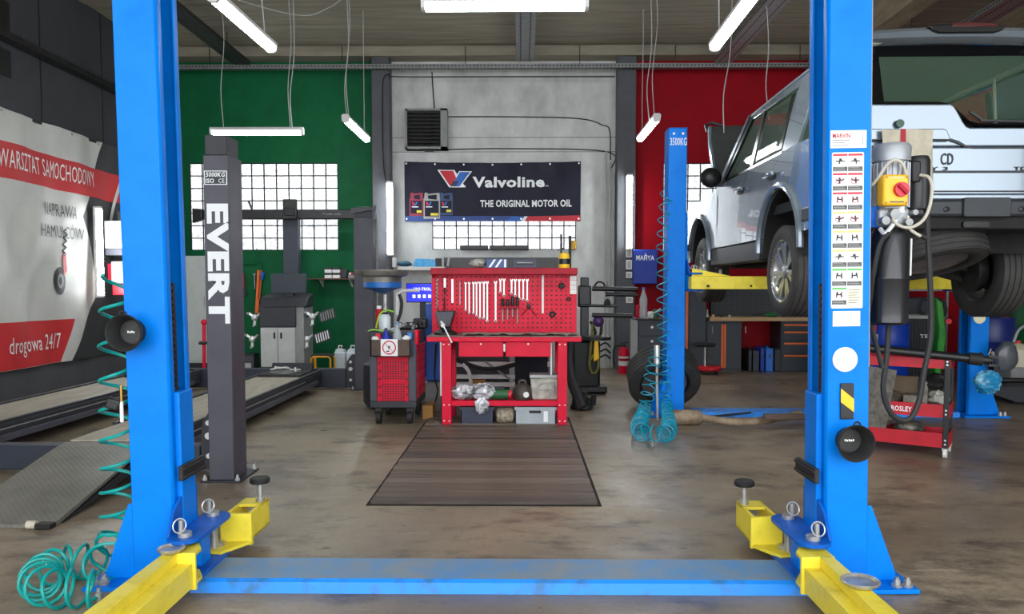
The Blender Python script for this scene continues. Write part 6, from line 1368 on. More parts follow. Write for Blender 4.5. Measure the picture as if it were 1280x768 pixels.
text('CD', 0.088, 0.082, FRONT((CX-0.13, CY+0.036, CZ0+0.965)), MATS['print_ink'], tg, depth=0.002, bold=0.012)
text('Y 3', 0.125, 0.026, FRONT((CX-0.185, CY+0.036, CZ0+0.898)), MATS['iron_dark'], tg, depth=0.003, bold=0.02)
text('TDV6', 0.175, 0.026, FRONT((CX+0.425, CY+0.036, CZ0+0.898)), MATS['iron_dark'], tg, depth=0.003, bold=0.02)
# underside, interior
ub = MB(CM); ub.box(-0.44, 0.44, 0.9, 4.5, 0.3, 0.55); ub.box(-0.9, 0.9, 1.6, 3.4, 0.42, 0.55); ub.box(-0.9, 0.9, 0.45, 0.56, 0.5, 0.72); ub.box(-0.45, 0.45, 0.5, 4.6, 0.55, 0.7); ub.build('underbody', 'car_underside', car, bv=0.03)
fb = MB(CM); fb.prism([(-p[0], 4.85-p[1]+0.1) for p in plan(0.05, 0.94, 0.2, 0.5)], 'z', 0.45, 0.75); fb.box(-0.9, 0.9, 4.45, 4.72, 0.75, 0.98); fb.build('front_bumper', 'car_silver', car, bv=0.02)
MB(CM).box(-0.8, 0.8, 3.3, 4.5, 0.7, 0.95).build('engine', 'iron_dark', car, bv=0.03)
MB(CM).box(-0.88, 0.88, 0.5, 3.3, 0.7, 0.78).build('cabin_floor', 'seat_dark', car)
for x, y in ((-0.42, 1.3), (0.42, 1.3), (-0.42, 2.2), (0.42, 2.2)):
    b = MB(CM); b.obox((x, y, 1.1), (0.5, 0.14, 0.7), (-0.15, 0, 0)); b.obox((x, y-0.06, 1.53), (0.26, 0.1, 0.18), (-0.15, 0, 0)); b.obox((x, y+0.3, 0.86), (0.5, 0.5, 0.16)); b.build('seat', 'seat_dark', car, bv=0.04)
for s in (-1, 1):
    MB(CM).tube([(s*0.76, 0.36, RAIL-0.03), (s*0.80, 0.5, 1.5), (s*0.83, 0.62, 1.2)], 0.02, 6).build('pillar_lining', 'trim_pale', car)
    MB(CM).tube([(s*0.74, 0.3, RAIL-0.02), (s*0.73, 2.2, RAIL-0.03)], 0.025, 6).build('roof_lining_edge', 'trim_pale', car)
MB(CM).tube([(0.7, 0.9, RAIL-0.03), (0.72, 0.88, 1.2)], 0.012, 6).build('seat_belt', 'trim_pale', car)
# bonnet propped open
hd = MB(CM).sheet(lambda a, b: ((a-0.5)*(1.62-0.1*b*b), 3.55+b*0.72-0.10*b*(1-b), 1.08+b*0.98+0.02*math.sin(PI*a)), 10, 8, 0.03).build('bonnet', 'hood_dark_reflection', car, angle=50)
for s in (-1, 1): MB(CM).tube([(s*0.82, 3.53, 1.05), (s*0.815, 3.8, 1.42), (s*0.80, 4.1, 1.8), (s*0.77, 4.27, 2.05)], 0.028, 6).build('bonnet_edge', 'car_silver', hd)
MB(CM).tube([(-0.80, 4.26, 2.0), (-0.82, 4.3, 2.08), (-0.74, 4.28, 2.11), (-0.6, 4.27, 2.07)], 0.02, 6).build('bonnet_catch', 'black_plastic', hd)
# wheels
def tyre_parts(parent, c, ax, R, Wd, alloy, name='wheel'):
    c = Vector(c); ax = Vector(ax)
    r = MB(); prof = [(R*0.66, -Wd*0.46), (R*0.72, -Wd*0.5), (R*0.88, -Wd*0.5), (R*0.97, -Wd*0.44)]
    for i in range(5):
        h = -Wd*0.36+i*Wd*0.18; prof += [(R, h-Wd*0.065), (R, h+Wd*0.065), (R*0.978, h+Wd*0.072), (R*0.978, h+Wd*0.105)]
    prof += [(R*0.97, Wd*0.44), (R*0.88, Wd*0.5), (R*0.72, Wd*0.5), (R*0.66, Wd*0.46)]
    prof = [p for p in prof if abs(p[1]) <= Wd*0.5]
    w = r.lathe(prof, c, ax, 48); w.f = w.f[:-2]; wh = w.build('tyre', 'tyre_rubber', parent, angle=25)
    rm = MB().lathe([(R*0.66, Wd*0.46), (R*0.69, Wd*0.48), (R*0.66, Wd*0.44), (R*0.61, Wd*0.30), (R*0.60, -Wd*0.40), (R*0.67, -Wd*0.46)], c, ax, 40); rm.f = rm.f[:-2]
    rm.build('rim', 'alloy' if alloy else 'iron_dark', wh)
    a = ax.orthogonal().normalized(); 
    if abs(ax.x) > 0.5: a = Vector((0, 0, 1))
    b = ax.cross(a)
    if alloy:
        for k in range(7):
            for d_ in (-0.17, 0.17):
                th = 2*PI*k/7; sp = MB()
                dirr = lambda t: a*math.cos(t)+b*math.sin(t)
                p0 = c+ax*(Wd*0.34)+dirr(th+d_*0.5)*R*0.14; p1 = c+ax*(Wd*0.40)+dirr(th+d_*0.9)*R*0.63
                sd = dirr(th+PI/2)
                P = []
                for q, w_ in ((p0, R*0.045), (p1, R*0.06)): P += [q-sd*w_, q+sd*w_, q+sd*w_*0.9-ax*0.05, q-sd*w_*0.9-ax*0.05]
                sp.add(P, [(0, 1, 2, 3), (7, 6, 5, 4), (0, 4, 5, 1), (1, 5, 6, 2), (2, 6, 7, 3), (3, 7, 4, 0)]); sp.build('spoke', 'alloy', wh)
        MB().lathe([(0, 0.30*Wd), (R*0.17, 0.30*Wd), (R*0.16, 0.38*Wd), (R*0.07, 0.42*Wd), (0, 0.42*Wd)], c, ax, 18).build('hub', 'alloy', wh)
        MB().lathe([(0, 0), (R*0.42, 0), (R*0.42, 0.03), (0, 0.03)], c, ax, 24).build('brake_disc', 'iron_dark', wh)
    else:
        MB().lathe([(0, Wd*0.36), (R*0.5, Wd*0.33), (R*0.62, Wd*0.40), (R*0.62, Wd*0.36), (R*0.5, Wd*0.28), (0, Wd*0.3)], c, ax, 30).build('wheel_disc', mat('wheel_grey', '77706a', 0.55, 0.2, '5a544e', 8), wh)
    return wh
WR = 0.385
for s in (-1, 1):
    rw = Vector((CX+s*0.81, CY+RA, 1.43)); tyre_parts(car, rw, (s, 0, 0), WR, 0.255, True)
    tyre_parts(car, (CX+s*0.81, CY+FA, 1.5), (s, 0, 0), WR, 0.255, True)
    MB().lathe([(0, 0), (0.17, 0), (0.17, 0.08), (0.06, 0.1), (0, 0.1)], rw-Vector((s*0.1, 0, 0)), (-s, 0, 0), 20).build('brake_drum', 'iron_dark', car)
    sa = MB().tube([rw-Vector((s*0.12, 0, 0)), rw+Vector((-s*0.45, -0.02, 0.12))], 0.035, 8); sa.tube([rw+Vector((-s*0.15, 0.05, -0.08)), rw+Vector((-s*0.5, 0.3, 0.05))], 0.03, 8); sa.tube([rw+Vector((-s*0.2, 0.1, 0)), rw+Vector((-s*0.3, 0.12, 0.5))], 0.05, 8); sa.build('suspension_arm', 'car_underside', car)
# spare wheel slung under the boot
spw = tyre_parts(car, (CX+0.02, CY+0.50, CZ0+0.33), (0.10, -0.30, -0.95), 0.38, 0.22, False)
# cloth over the plate
def clf(a, b):
    u, v = 1104+62*a-3*b*(1-a), 162+68*(1-b)
    q = W(u, v, CY+0.0); return (q.x, CY-0.012-0.012*math.sin(a*9+b*3)-0.01*math.sin(a*17)*(1-b), q.z)
cl = MB().sheet(clf, 22, 14, 0.003).build('cloth', 'cloth_beige', label='beige cloth with a red stripe hanging on the tailgate of the car', cat='cloth', angle=80)
MB().sheet(lambda a, b: Vector(clf(0.36+a*0.09, 0.28+b*0.72))+Vector((0, -0.004, 0)), 3, 10).build('red_stripe', mat('stripe_red', 'b23a44', 0.9), cl)
# ================================================================== right of the bench: tyre machine, cabinet, extinguisher
TYM = 9.4
tm = thing('tyre_machine', 'black tyre machine with an upright post and horizontal arms behind the bench', 'tyre machine', (XX(732, TYM), TYM, 0))
def TP(u, v, Y=TYM): return W(u, v, Y)
MB().box(TP(727.5, 0).x, TP(738, 0).x, TYM, TYM+0.1, 0.3, TP(0, 347).z).build('post', 'black_plastic', tm, bv=0.01)
MB().box(TP(724.5, 0).x, TP(741, 0).x, TYM-0.02, TYM+0.14, TP(0, 384).z, TP(0, 357).z).build('head', 'black_plastic', tm, bv=0.02)
for (u0, u1, v, r, nm) in ((740, 797, 361, 0.03, 'upper_arm'), (757, 797, 368, 0.026, 'second_arm'), (725, 772, 382, 0.018, 'middle_arm'), (740, 790, 394, 0.028, 'lower_arm')):
    MB().cyl(TP(u0, v, TYM-0.02), TP(u1, v+1, TYM-0.05), r, n=12).build(nm, 'black_plastic', tm)
MB().cyl(TP(758, 352), TP(758, 376), 0.014, n=8).build('arm_spindle', 'steel', tm); MB().lathe([(0, -0.06), (0.04, -0.05), (0.04, 0.0), (0.02, 0.04), (0, 0.04)], TP(759, 378), n=12).build('arm_cone', 'black_rubber', tm)
MB().tube(spline([TP(742, 360), TP(747, 353), TP(754, 354), TP(757, 362)], 5), 0.012, 6).build('air_line', 'black_rubber', tm)
MB().box(TP(717, 0).x, TP(752, 0).x, TYM-0.1, TYM+0.5, 0.06, TP(0, 425).z).build('cabinet', 'black_deep', tm, bv=0.03)
MB().lathe([(0, 0), (0.2, 0), (0.2, 0.04), (0, 0.06)], (TP(745, 0).x, TYM-0.05, TP(0, 424).z), n=24).build('turntable', 'iron_dark', tm)
MB().box(TP(722, 0).x, TP(760, 0).x, TYM-0.2, TYM+0.1, 0.02, 0.1).build('pedal_box', 'black_plastic', tm, bv=0.02)
MB().ball(TP(748, 402), (0.07, 0.06, 0.07), 12, 8).build('purple_knob', mat('purple', '4a2a63', 0.4), tm)
MB().tube(spline([TP(738, 402), TP(744, 415), TP(742, 428), TP(750, 420), TP(752, 405)], 5), 0.018, 6).build('black_hose', 'black_rubber', tm)
# inflating gauge and yellow guard hung on the machine
yg = thing('air_gauge', 'yellow air gauge with a looped olive hose hanging on the tyre machine', 'gauge', TP(745, 470, 9.2))
MB().prism([(TP(744, 0, 9.2).x, TP(0, 452, 9.2).z), (TP(752, 0, 9.2).x, TP(0, 448, 9.2).z), (TP(750, 0, 9.2).x, TP(0, 424, 9.2).z), (TP(745, 0, 9.2).x, TP(0, 424, 9.2).z)], 'y', 9.17, 9.22).build('gauge_body', 'hazard_yellow', yg, bv=0.015)
MB().tube(spline([TP(741, 405, 9.2), TP(738, 440, 9.2), TP(737, 455, 9.2), TP(740, 466, 9.2), TP(746, 464, 9.2), TP(748, 452, 9.2), TP(743, 444, 9.2), TP(738, 450, 9.2)], 7), 0.016, 6).build('olive_hose', mat('olive', '6d6a2c', 0.5), yg)
for k, v in enumerate((432, 440, 447)): MB().tube(spline([TP(750, v, 9.18), TP(757, v-3, 9.18), TP(763, v+2, 9.18)], 4), 0.012, 6).build('claw_hose', 'black_rubber', yg)
# black pump stand in front
bs = thing('foot_stand', 'black curved steel stand with a heavy foot right of the bench', 'stand', FL(728, 515))
MB().tube(spline([W(711, 425, 7.9), W(711, 455, 7.9), W(716, 480, 7.85), W(722, 495, 7.8), W(727, 510, 7.75)], 6), [0.05]*12+[0.055]*13, 8).build('curved_post', 'black_rubber', bs)
q = FL(728, 512); MB().prism([(q.x-0.13, q.y-0.02), (q.x-0.02, q.y-0.12), (q.x+0.06, q.y-0.1), (q.x+0.12, q.y+0.05), (q.x+0.08, q.y+0.2), (q.x-0.1, q.y+0.18)], 'z', 0.002, 0.05).build('foot', 'black_rubber', bs, bv=0.015)
for k in range(5): p = Vector((q.x-0.09+k*0.05, q.y-0.03+0.02*(k % 2), 0.05)); MB().cyl(p, p+Vector((0.01, 0, 0.08+0.03*(k % 3))), 0.028, n=8).build('lug', 'black_plastic', bs)
# fire extinguisher
fe = FL(779.5, 467); ex = thing('fire_extinguisher', 'red fire extinguisher on the floor beside the grey cabinet', 'fire extinguisher', fe)
MB().lathe([(0, 0), (0.075, 0), (0.08, 0.02), (0.08, 0.33), (0.06, 0.38), (0.03, 0.40), (0, 0.40)], fe, n=22).build('cylinder', 'red_paint', ex)
MB().lathe([(0.0806, 0.12), (0.0812, 0.12), (0.0812, 0.26), (0.0806, 0.26)], fe, n=22).build('label_wrap', 'white_plastic', ex); MB().lathe([(0.0814, 0.19), (0.0818, 0.19), (0.0818, 0.23), (0.0814, 0.23)], fe, n=22).build('label_stripe', 'red_dark', ex)
MB().cyl(fe+Vector((0, 0, 0.4)), fe+Vector((0, 0, 0.44)), 0.022, n=10).build('valve', 'black_plastic', ex); MB().beam(fe+Vector((-0.05, 0, 0.45)), fe+Vector((0.06, 0, 0.47)), 0.02, 0.015).build('lever', 'black_plastic', ex)
MB().tube(spline([fe+Vector((-0.03, -0.02, 0.42)), fe+Vector((-0.14, -0.03, 0.40)), fe+Vector((-0.16, -0.03, 0.25)), fe+Vector((-0.15, -0.03, 0.1))], 5), 0.012, 6).build('hose', 'black_rubber', ex)
# dark cabinet with pale side
GY = 10.3; gc = thing('tool_cabinet', 'dark tool cabinet with a pale side panel behind the coiled hose', 'cabinet', (XX(808, GY), GY, 0))
g0, g1, gz = XX(796, GY), XX(834, GY), W(0, 400, GY).z
MB().box(g0+0.011, g1, GY, GY+0.6, 0.02, gz).build('carcass', 'charcoal_dark', gc, bv=0.006); MB().box(g0, g0+0.01, GY-0.005, GY+0.6, 0.02, gz).build('side_panel', 'grey_light', gc, bv=0.006)
MB().box(g0-0.02, g1+0.01, GY-0.03, GY+0.62, gz, gz+0.02).build('top', 'iron_dark', gc, bv=0.004)
for k in range(4):
    d = MB().box(g0+0.02, g1-0.01, GY-0.012, GY, 0.08+k*(gz-0.1)/4, 0.06+(k+1)*(gz-0.1)/4).build('drawer', 'slate', gc, bv=0.004); MB().cyl((g0+0.2, GY-0.012, 0.1+(k+0.5)*(gz-0.1)/4), (g0+0.2, GY-0.025, 0.1+(k+0.5)*(gz-0.1)/4), 0.018, n=10).build('knob', 'steel', d)
zc = gz+0.021
bottle('water_bottle', 'clear plastic water bottle standing on the dark cabinet by the red wall', XX(804, GY+0.1), GY+0.1, zc, [(0, 0), (0.05, 0), (0.053, 0.02), (0.053, 0.12), (0.048, 0.15), (0.053, 0.18), (0.053, 0.26), (0.02, 0.36), (0.018, 0.39), (0, 0.39)], 'clear_plastic', 'cap_blue', 0.025, 0.02)
for k, (u, h, m_, lb) in enumerate(((798, 0.18, 'red_dark', 'small red can left of the water bottle on the dark cabinet'), (813, 0.09, 'white_plastic', 'small white pot right of the water bottle on the dark cabinet'), (819, 0.12, 'green_tool', 'small green pot at the right end of the dark cabinet'))):
    MB().lathe([(0, 0), (0.04, 0), (0.042, 0.01), (0.042, h*0.8), (0.03, h), (0, h)], (XX(u, GY+0.15), GY+0.15, zc), n=14).build('pot', m_, label=lb, cat='pot')
MB().tube(spline([W(808, 400, GY), W(814, 393, GY), W(820, 390, GY), W(826, 386, GY)], 4), 0.01, 6).build('thin_cable', 'grey_light', label='thin pale cable lying on the dark cabinet', cat='cable')
# blue box and switches on the wall
a, b = W(791, 355, 12.0), W(822, 312, 12.0); bb2 = thing('towel_box', 'blue wall box lettered MAHYA beside the red wall', 'wall box', ((a.x+b.x)/2, 12.1, a.z))
MB().box(a.x, b.x, 12.0, 12.29, a.z, b.z).build('box', mat('royal_blue', '16379c', 0.45), bb2, bv=0.012)
text('MAHYA', 0.28, 0.075, FRONT(Vector(((a.x+b.x)/2, 11.999, b.z-0.13))), MATS['white_print'], bb2, bold=0.02); MB().prism([((a.x+b.x)/2-0.01, b.z-0.1), ((a.x+b.x)/2+0.02, b.z-0.1), ((a.x+b.x)/2+0.005, b.z-0.05)], 'y', 11.998, 12.0).build('logo_spike', 'white_print', bb2)
for k, (v0, v1) in enumerate(((312, 322), (325, 337), (340, 348), (371, 379))):
    a, b = W(782.5, v1, 12.02), W(790 if k < 3 else 791, v0, 12.02); t = thing('wall_switch', f'pale switch box on the right grey pillar, {ordn[k]} from the top', 'switch', ((a.x+b.x)/2, 12.02, a.z), 'switches on the right pillar')
    MB().box(a.x, b.x, 12.0, 12.05, a.z, b.z).build('plate', 'white_plastic', t, bv=0.006); MB().box(a.x+0.02, b.x-0.02, 11.992, 12.0, a.z+0.02, b.z-0.02).build('rocker', 'grey_light', t, bv=0.003)
# loose tyre leaning behind the far post
c = W(831, 484, 8.22); tyr = thing('loose_tyre', 'big black tyre leaning behind the far lift post', 'tyre', (c.x, 8.25, 0))
tyre_parts(tyr, (c.x, 8.32, 0.325), (0.0, -0.80, -0.60), 0.385, 0.27, False)
# exhaust silencer lying on the floor
Y0 = FL(860, 533).y; sx0, sx1 = FL(841, 533).x, FL(880, 533).x
xs = thing('exhaust_silencer', 'rusty beige exhaust silencer with a wrapped pipe lying on the floor', 'exhaust', ((sx0+sx1)/2, Y0, 0))
mat('exhaust_rust', '9b8a74', 0.7, 0.2, '75604a', 9, 0.4, 0.65, bump=0.3, bscale=30)
MB().lathe([(0.05, 0), (0.068, 0.015), (0.072, 0.03), (0.072, sx1-sx0-0.05), (0.06, sx1-sx0-0.02), (0.035, sx1-sx0)], (sx0, Y0+0.05, 0.074), (1, 0.02, 0), 20).build('silencer_can', 'exhaust_rust', xs)
P = spline([(sx1-0.01, Y0+0.05, 0.07), FL(905, 527, 0.06), FL(920, 528, 0.06), FL(945, 527, 0.06), FL(985, 521, 0.07), FL(1000, 517, 0.09)], 10)
MB().tube(P, [0.034+0.004*(i % 2) for i in range(len(P))], 10).build('wrapped_pipe', 'exhaust_rust', xs)
MB().beam(FL(955, 521, 0.12), FL(1006, 521, 0.12), 0.05, 0.05).build('rusty_bracket', mat('rust_dark', '5d4c40', 0.8), label='rusty angle bracket across the end of the exhaust pipe', cat='bracket', bv=0.004)
MB().tube(spline([FL(880, 522, 0.03), FL(910, 519, 0.03), FL(938, 516, 0.05)], 4), 0.012, 6).build('dark_rod', 'slate', label='thin dark rod on the floor behind the exhaust silencer', cat='rod')
# --- dark cabinets with orange strips along the red wall
KY = 11.75
def K(u, v): return W(u, v, KY)
mat('anthracite', '333a42', 0.5, 0, '2c333a', 5)
tc_ = thing('tall_cabinet', 'tall anthracite cabinet with a vertical orange strip behind the far post', 'cabinet', (K(872, 465).x, KY, 0))
MB().box(K(845, 0).x, K(888, 0).x, KY, KY+0.5, 0.0, K(0, 345).z).build('carcass', 'anthracite', tc_, bv=0.006)
for (u0, u1) in ((845, 865.5), (866, 887.5)): MB().box(K(u0, 0).x+0.005, K(u1, 0).x, KY-0.015, KY, 0.05, K(0, 348).z).build('door', 'anthracite', tc_, bv=0.004)
for u in (859.5, 863): MB().box(K(u, 0).x-0.02, K(u, 0).x+0.015, KY-0.022, KY-0.015, K(0, 445).z, K(0, 350).z).build('orange_strip', 'orange', tc_)
MB().cyl(K(884, 394)+Vector((0, -0.02, 0)), K(884, 387)+Vector((0, -0.02, 0)), 0.01, n=8).build('handle', 'steel', tc_)
pgb = thing('tool_board', 'dark perforated tool board above the wooden worktop', 'board', (K(950, 397).x, BW-0.05, K(0, 397).z))
p0, p1 = W(888, 398, BW-0.06), W(1060, 352, BW-0.06); MB().box(p0.x, p1.x, BW-0.06, BW-0.005, p0.z, p1.z).build('board', 'anthracite', pgb, bv=0.004)
dm = MB(); nx, nz = 56, 15
for i in range(nx):
    for j in range(nz):
        x = p0.x+0.03+i*(p1.x-p0.x-0.06)/(nx-1); z = p0.z+0.03+j*(p1.z-p0.z-0.06)/(nz-1); dm.prism(rect(x-0.009, x+0.009, z-0.009, z+0.009), 'y', BW-0.0608, BW-0.059)
dm.build('punched_holes', 'black_deep', pgb, smooth=False, kind='stuff')
wt0, wt1 = K(887, 401.5), K(1060, 397); MB().box(wt0.x, wt1.x, KY-0.03, BW-0.06, wt0.z, wt1.z).build('worktop', 'wood_top', label='pale wooden worktop over the anthracite cupboards at the red wall', cat='worktop', bv=0.003)
bc = thing('base_cabinet', 'low anthracite cupboard with two doors and an orange strip', 'cabinet', (K(911, 0).x, KY, 0)); zt2 = wt0.z-0.001
MB().box(K(888.5, 0).x, K(934, 0).x, KY+0.016, KY+0.5, 0, zt2).build('carcass', 'anthracite', bc, bv=0.004)
for (u0, u1, hu) in ((889, 910.6, 890.5), (911, 933.5, 932)):
    d = MB().box(K(u0, 0).x+0.004, K(u1, 0).x-0.004, KY, KY+0.015, 0.04, zt2-0.02).build('door', 'anthracite', bc, bv=0.004)
    MB().cyl(K(hu, 417)+Vector((0, -0.008, 0)), K(hu, 408)+Vector((0, -0.008, 0)), 0.008, n=8).build('handle', 'steel', d)
for u in (909, 912.2): MB().box(K(u, 0).x-0.016, K(u, 0).x+0.014, KY-0.006, KY-0.0005, K(0, 459).z, K(0, 405).z).build('orange_strip', 'orange', bc)
dc = thing('drawer_cabinet', 'anthracite drawer cabinet with orange handles left of the near right post', 'cabinet', (K(1010, 0).x, KY, 0))
MB().box(K(984, 0).x, K(1060, 0).x, KY+0.016, KY+0.5, 0, zt2).build('carcass', 'anthracite', dc, bv=0.004)
for k, (v0, v1) in enumerate(((403, 411), (412, 425), (426, 440), (441, 463))):
    d = MB().box(K(985, 0).x, K(1058, 0).x, KY, KY+0.015, K(0, v1).z, K(0, v0).z).build('drawer', 'anthracite', dc, bv=0.003); MB().box(K(988, 0).x, K(1055, 0).x, KY-0.02, KY, K(0, v0+4.0).z, K(0, v0+2).z).build('orange_handle', 'orange', d)
# row of cases under the worktop
cs = [(935.5, 940.5, 436, 'charcoal_dark', 'narrow black'), (941, 949.5, 437, 'slate', 'dark grey'), (950.5, 956, 434, 'royal_blue', 'first blue'), (957, 967, 434, mat('case_blue', '1f6ac8', 0.45), 'bright blue'), (968, 978, 435, 'charcoal_dark', 'wide black'), (979, 983.3, 437, 'red_dark', 'dark red')]
for (u0, u1, vt, m_, lb) in cs:
    a, b = W(u0, 465, KY+0.02), W(u1, vt, KY+0.02); t = thing('tool_case', f'{lb} tool case in the row on the floor under the worktop', 'case', ((a.x+b.x)/2, KY+0.2, 0), 'cases under the worktop')
    MB().box(a.x, b.x, KY+0.02, KY+0.4, 0, b.z-0.02).build('shell', m_, t, bv=0.012); MB().tube([((a.x+b.x)/2, KY+0.13, b.z-0.02), ((a.x+b.x)/2, KY+0.15, b.z), ((a.x+b.x)/2, KY+0.25, b.z), ((a.x+b.x)/2, KY+0.27, b.z-0.02)], 0.01, 6).build('handle', m_, t)
    MB().box((a.x+b.x)/2-0.01, (a.x+b.x)/2+0.01, KY+0.012, KY+0.02, b.z*0.55, b.z*0.7).build('latch', 'black_plastic', t)
for (u, r, m_, lb) in ((889.5, 0.035, 'white_plastic', 'small white cup at the left end of the wooden worktop'), (898, 0.025, 'wood_top', 'small wooden piece near the left end of the worktop'), (909, 0.022, 'black_plastic', 'small black part on the wooden worktop'), (919, 0.022, 'cloth_beige', 'small pale part on the wooden worktop')):
    MB().lathe([(0, 0), (r, 0), (r*1.05, r*0.6), (r*0.8, r*1.6), (0, r*1.7)], (K(u, 0).x, KY+0.06, wt1.z+0.0005), n=12).build('small_part', m_, label=lb, cat='part')
MB().ball((K(975, 0).x, KY+0.1, wt1.z+0.035), (0.13, 0.06, 0.034), 14, 8, 0.1).build('green_rag', mat('rag_green', '1d6a36', 0.8), label='green rag on the wooden worktop', cat='rag', angle=70)
# mechanic stool
q = FL(886, 468); so_ = thing('rolling_stool', 'low rolling stool with a black seat and a red base', 'stool', q)
zz = W(0, 430, q.y).z
MB().lathe([(0, -0.03), (0.14, -0.03), (0.155, 0), (0.15, 0.02), (0, 0.03)], (q.x-0.06, q.y, zz), n=22).build('seat', 'black_rubber', so_); MB().cyl((q.x-0.06, q.y, 0.12), (q.x-0.06, q.y, zz-0.03), 0.02, n=10).build('gas_spring', 'steel', so_)
MB().lathe([(0, 0), (0.17, 0), (0.19, 0.02), (0.19, 0.05), (0.17, 0.06), (0, 0.06)], (q.x, q.y, 0.06), n=24).build('tray_base', 'red_bright', so_)
for k in range(4): a = k*PI/2+0.6; MB().cyl((q.x+0.15*math.cos(a)-0.012, q.y+0.15*math.sin(a), 0.03), (q.x+0.15*math.cos(a)+0.012, q.y+0.15*math.sin(a), 0.03), 0.03, n=12).build('castor', 'black_rubber', so_)

# ================================================================== power unit on the near right post
UY = 3.42
def U_(u, v, Y=UY): return W(u, v, Y)
pu = thing('hydraulic_power_unit', 'silver motor with yellow switch and black oil tank on the near right post', 'power unit', U_(1113, 406))
mat('motor_silver', '9a9ea2', 0.38, 0.3)
mx = U_(1113, 240).x; zz = lambda v: U_(1113, v).z
MB().cyl((mx, UY, zz(262)), (mx, UY, zz(203)), 0.068, n=24).build('motor', 'motor_silver', pu)
for k in range(20): a = 2*PI*k/20; MB().beam((mx+0.074*math.cos(a), UY+0.074*math.sin(a), zz(260)), (mx+0.074*math.cos(a), UY+0.074*math.sin(a), zz(205)), 0.006, 0.006).build('cooling_fin', 'motor_silver', pu)
MB().lathe([(0.078, 0), (0.08, zz(183)-zz(203)-0.01), (0.07, zz(181)-zz(203)), (0, zz(180)-zz(203))], (mx, UY, zz(203)), n=28).build('fan_cover', 'motor_silver', pu)
cxp = U_(1147, 230).x; MB().lathe([(0, 0), (0.047, 0), (0.049, 0.01), (0.049, zz(202)-zz(262)), (0.04, zz(196)-zz(262)), (0, zz(196)-zz(262))], (cxp, UY, zz(262)), n=22).build('capacitor', 'black_plastic', pu)
MB().box(cxp-0.05, cxp-0.01, UY-0.05, UY+0.03, zz(230), zz(203)).build('capacitor_bracket', 'black_deep', pu, bv=0.008)
YS = 3.31; s0, s1 = W(1104, 257, YS), W(1137, 218, YS)
sbx = MB().box(s0.x, s1.x, YS, YS+0.07, s0.z, s1.z).build('switch_box', mat('switch_yellow', 'efb41c', 0.4), pu, bv=0.01, label='yellow switch box with a red rotary knob')
kc = W(1126, 237, YS); MB().lathe([(0, 0), (0.032, 0), (0.03, 0.016), (0, 0.018)], Vector((kc.x, YS, kc.z)), (0,-1,0), 24).build('rotary_knob', mat('knob_red', 'c8142c', 0.35), sbx)
MB().beam((kc.x-0.018, YS-0.022, kc.z+0.018), (kc.x+0.018, YS-0.022, kc.z-0.018), 0.012, 0.014).build('knob_bar', 'red_dark', sbx); MB().ball((kc.x+0.012, YS-0.018, kc.z-0.014), 0.005, 6, 4).build('knob_dot', 'white_print', sbx)
for v in (222, 252.5): c_ = W(1121, v, YS); poly(rect(-0.03, 0.03, -0.003, 0.003), FRONT(Vector((c_.x, YS-0.0005, c_.z))), MATS['cloth_beige'] if v < 230 else MATS['print_caption'], sbx, 'small_print')
for dx in (-1, 1):
    for dz in (-1, 1): p = Vector(((s0.x+s1.x)/2+dx*((s1.x-s0.x)/2-0.012), YS, (s0.z+s1.z)/2+dz*((s1.z-s0.z)/2-0.012))); MB().cyl(p, p+Vector((0, -0.002, 0)), 0.005, n=8).build('cover_screw', mat('screw_brown', '9c7420', 0.5), sbx)
vb_ = MB(); vb_.box(mx-0.075, mx+0.06, UY-0.06, UY+0.05, zz(284), zz(262)); vb_.build('valve_block', 'motor_silver', pu, bv=0.012)
for (dx, v, r) in ((-0.06, 278, 0.018), (-0.02, 270, 0.022), (0.04, 280, 0.016), (0.065, 268, 0.012)): p = Vector((mx+dx, UY-0.06, zz(v))); MB().cyl(p, p+Vector((0, -0.035, 0)), r, n=12).build('valve_port', 'galvanised', pu)
MB().cyl((mx+0.02, UY-0.05, zz(257)), (mx+0.02, UY-0.05, zz(268)), 0.018, n=12).build('cable_gland', 'white_plastic', pu)
MB().lathe([(0, 0), (0.07, 0), (0.083, 0.012), (0.084, zz(350)-zz(406)), (0.086, zz(349)-zz(406)), (0.086, zz(348)-zz(406)), (0.084, zz(347)-zz(406)), (0.084, zz(296)-zz(406)), (0.06, zz(286)-zz(406)), (0, zz(286)-zz(406))], (mx, UY, zz(406)), n=32).build('oil_tank', mat('tank_black', '16181d', 0.3, coat=0.3), pu)
MB().cyl((mx+0.055, UY-0.083, zz(345)), (mx+0.055, UY-0.083, zz(300)), 0.005, n=6).build('tank_pipe', 'steel', pu)
MB().beam((U_(1085, 275).x-0.02, UY, zz(272)), (mx-0.05, UY, zz(272)), 0.06, 0.09).build('mounting_plate', 'blue_deep', pu)
wc = mat('cable_white', 'b9b5a6', 0.5)
MB().tube(spline([U_(1133, 218, 3.33), U_(1128, 205, 3.32), U_(1118, 200, 3.32), U_(1108, 207, 3.33), U_(1098, 222, 3.35), U_(1090, 232, 3.37)], 6), 0.007, 8).build('supply_cable', wc, pu)
MB().tube(spline([U_(1117, 262, 3.35), U_(1117, 275, 3.33), U_(1126, 283, 3.33), U_(1140, 284, 3.33), U_(1154, 275, 3.33), U_(1162, 258, 3.33), U_(1165, 235, 3.33), U_(1161, 222, 3.34), U_(1150, 219, 3.37)], 8), 0.007, 8).build('motor_cable', wc, pu)
MB().tube(spline([U_(1135, 270, 3.34), U_(1135, 283, 3.34), U_(1143, 291, 3.34), U_(1152, 296, 3.34)], 5), 0.007, 6).build('sensor_cable', wc, pu); MB().cyl(U_(1151, 295, 3.34), U_(1157, 298, 3.34), 0.01, n=8).build('cable_plug', 'black_plastic', pu)
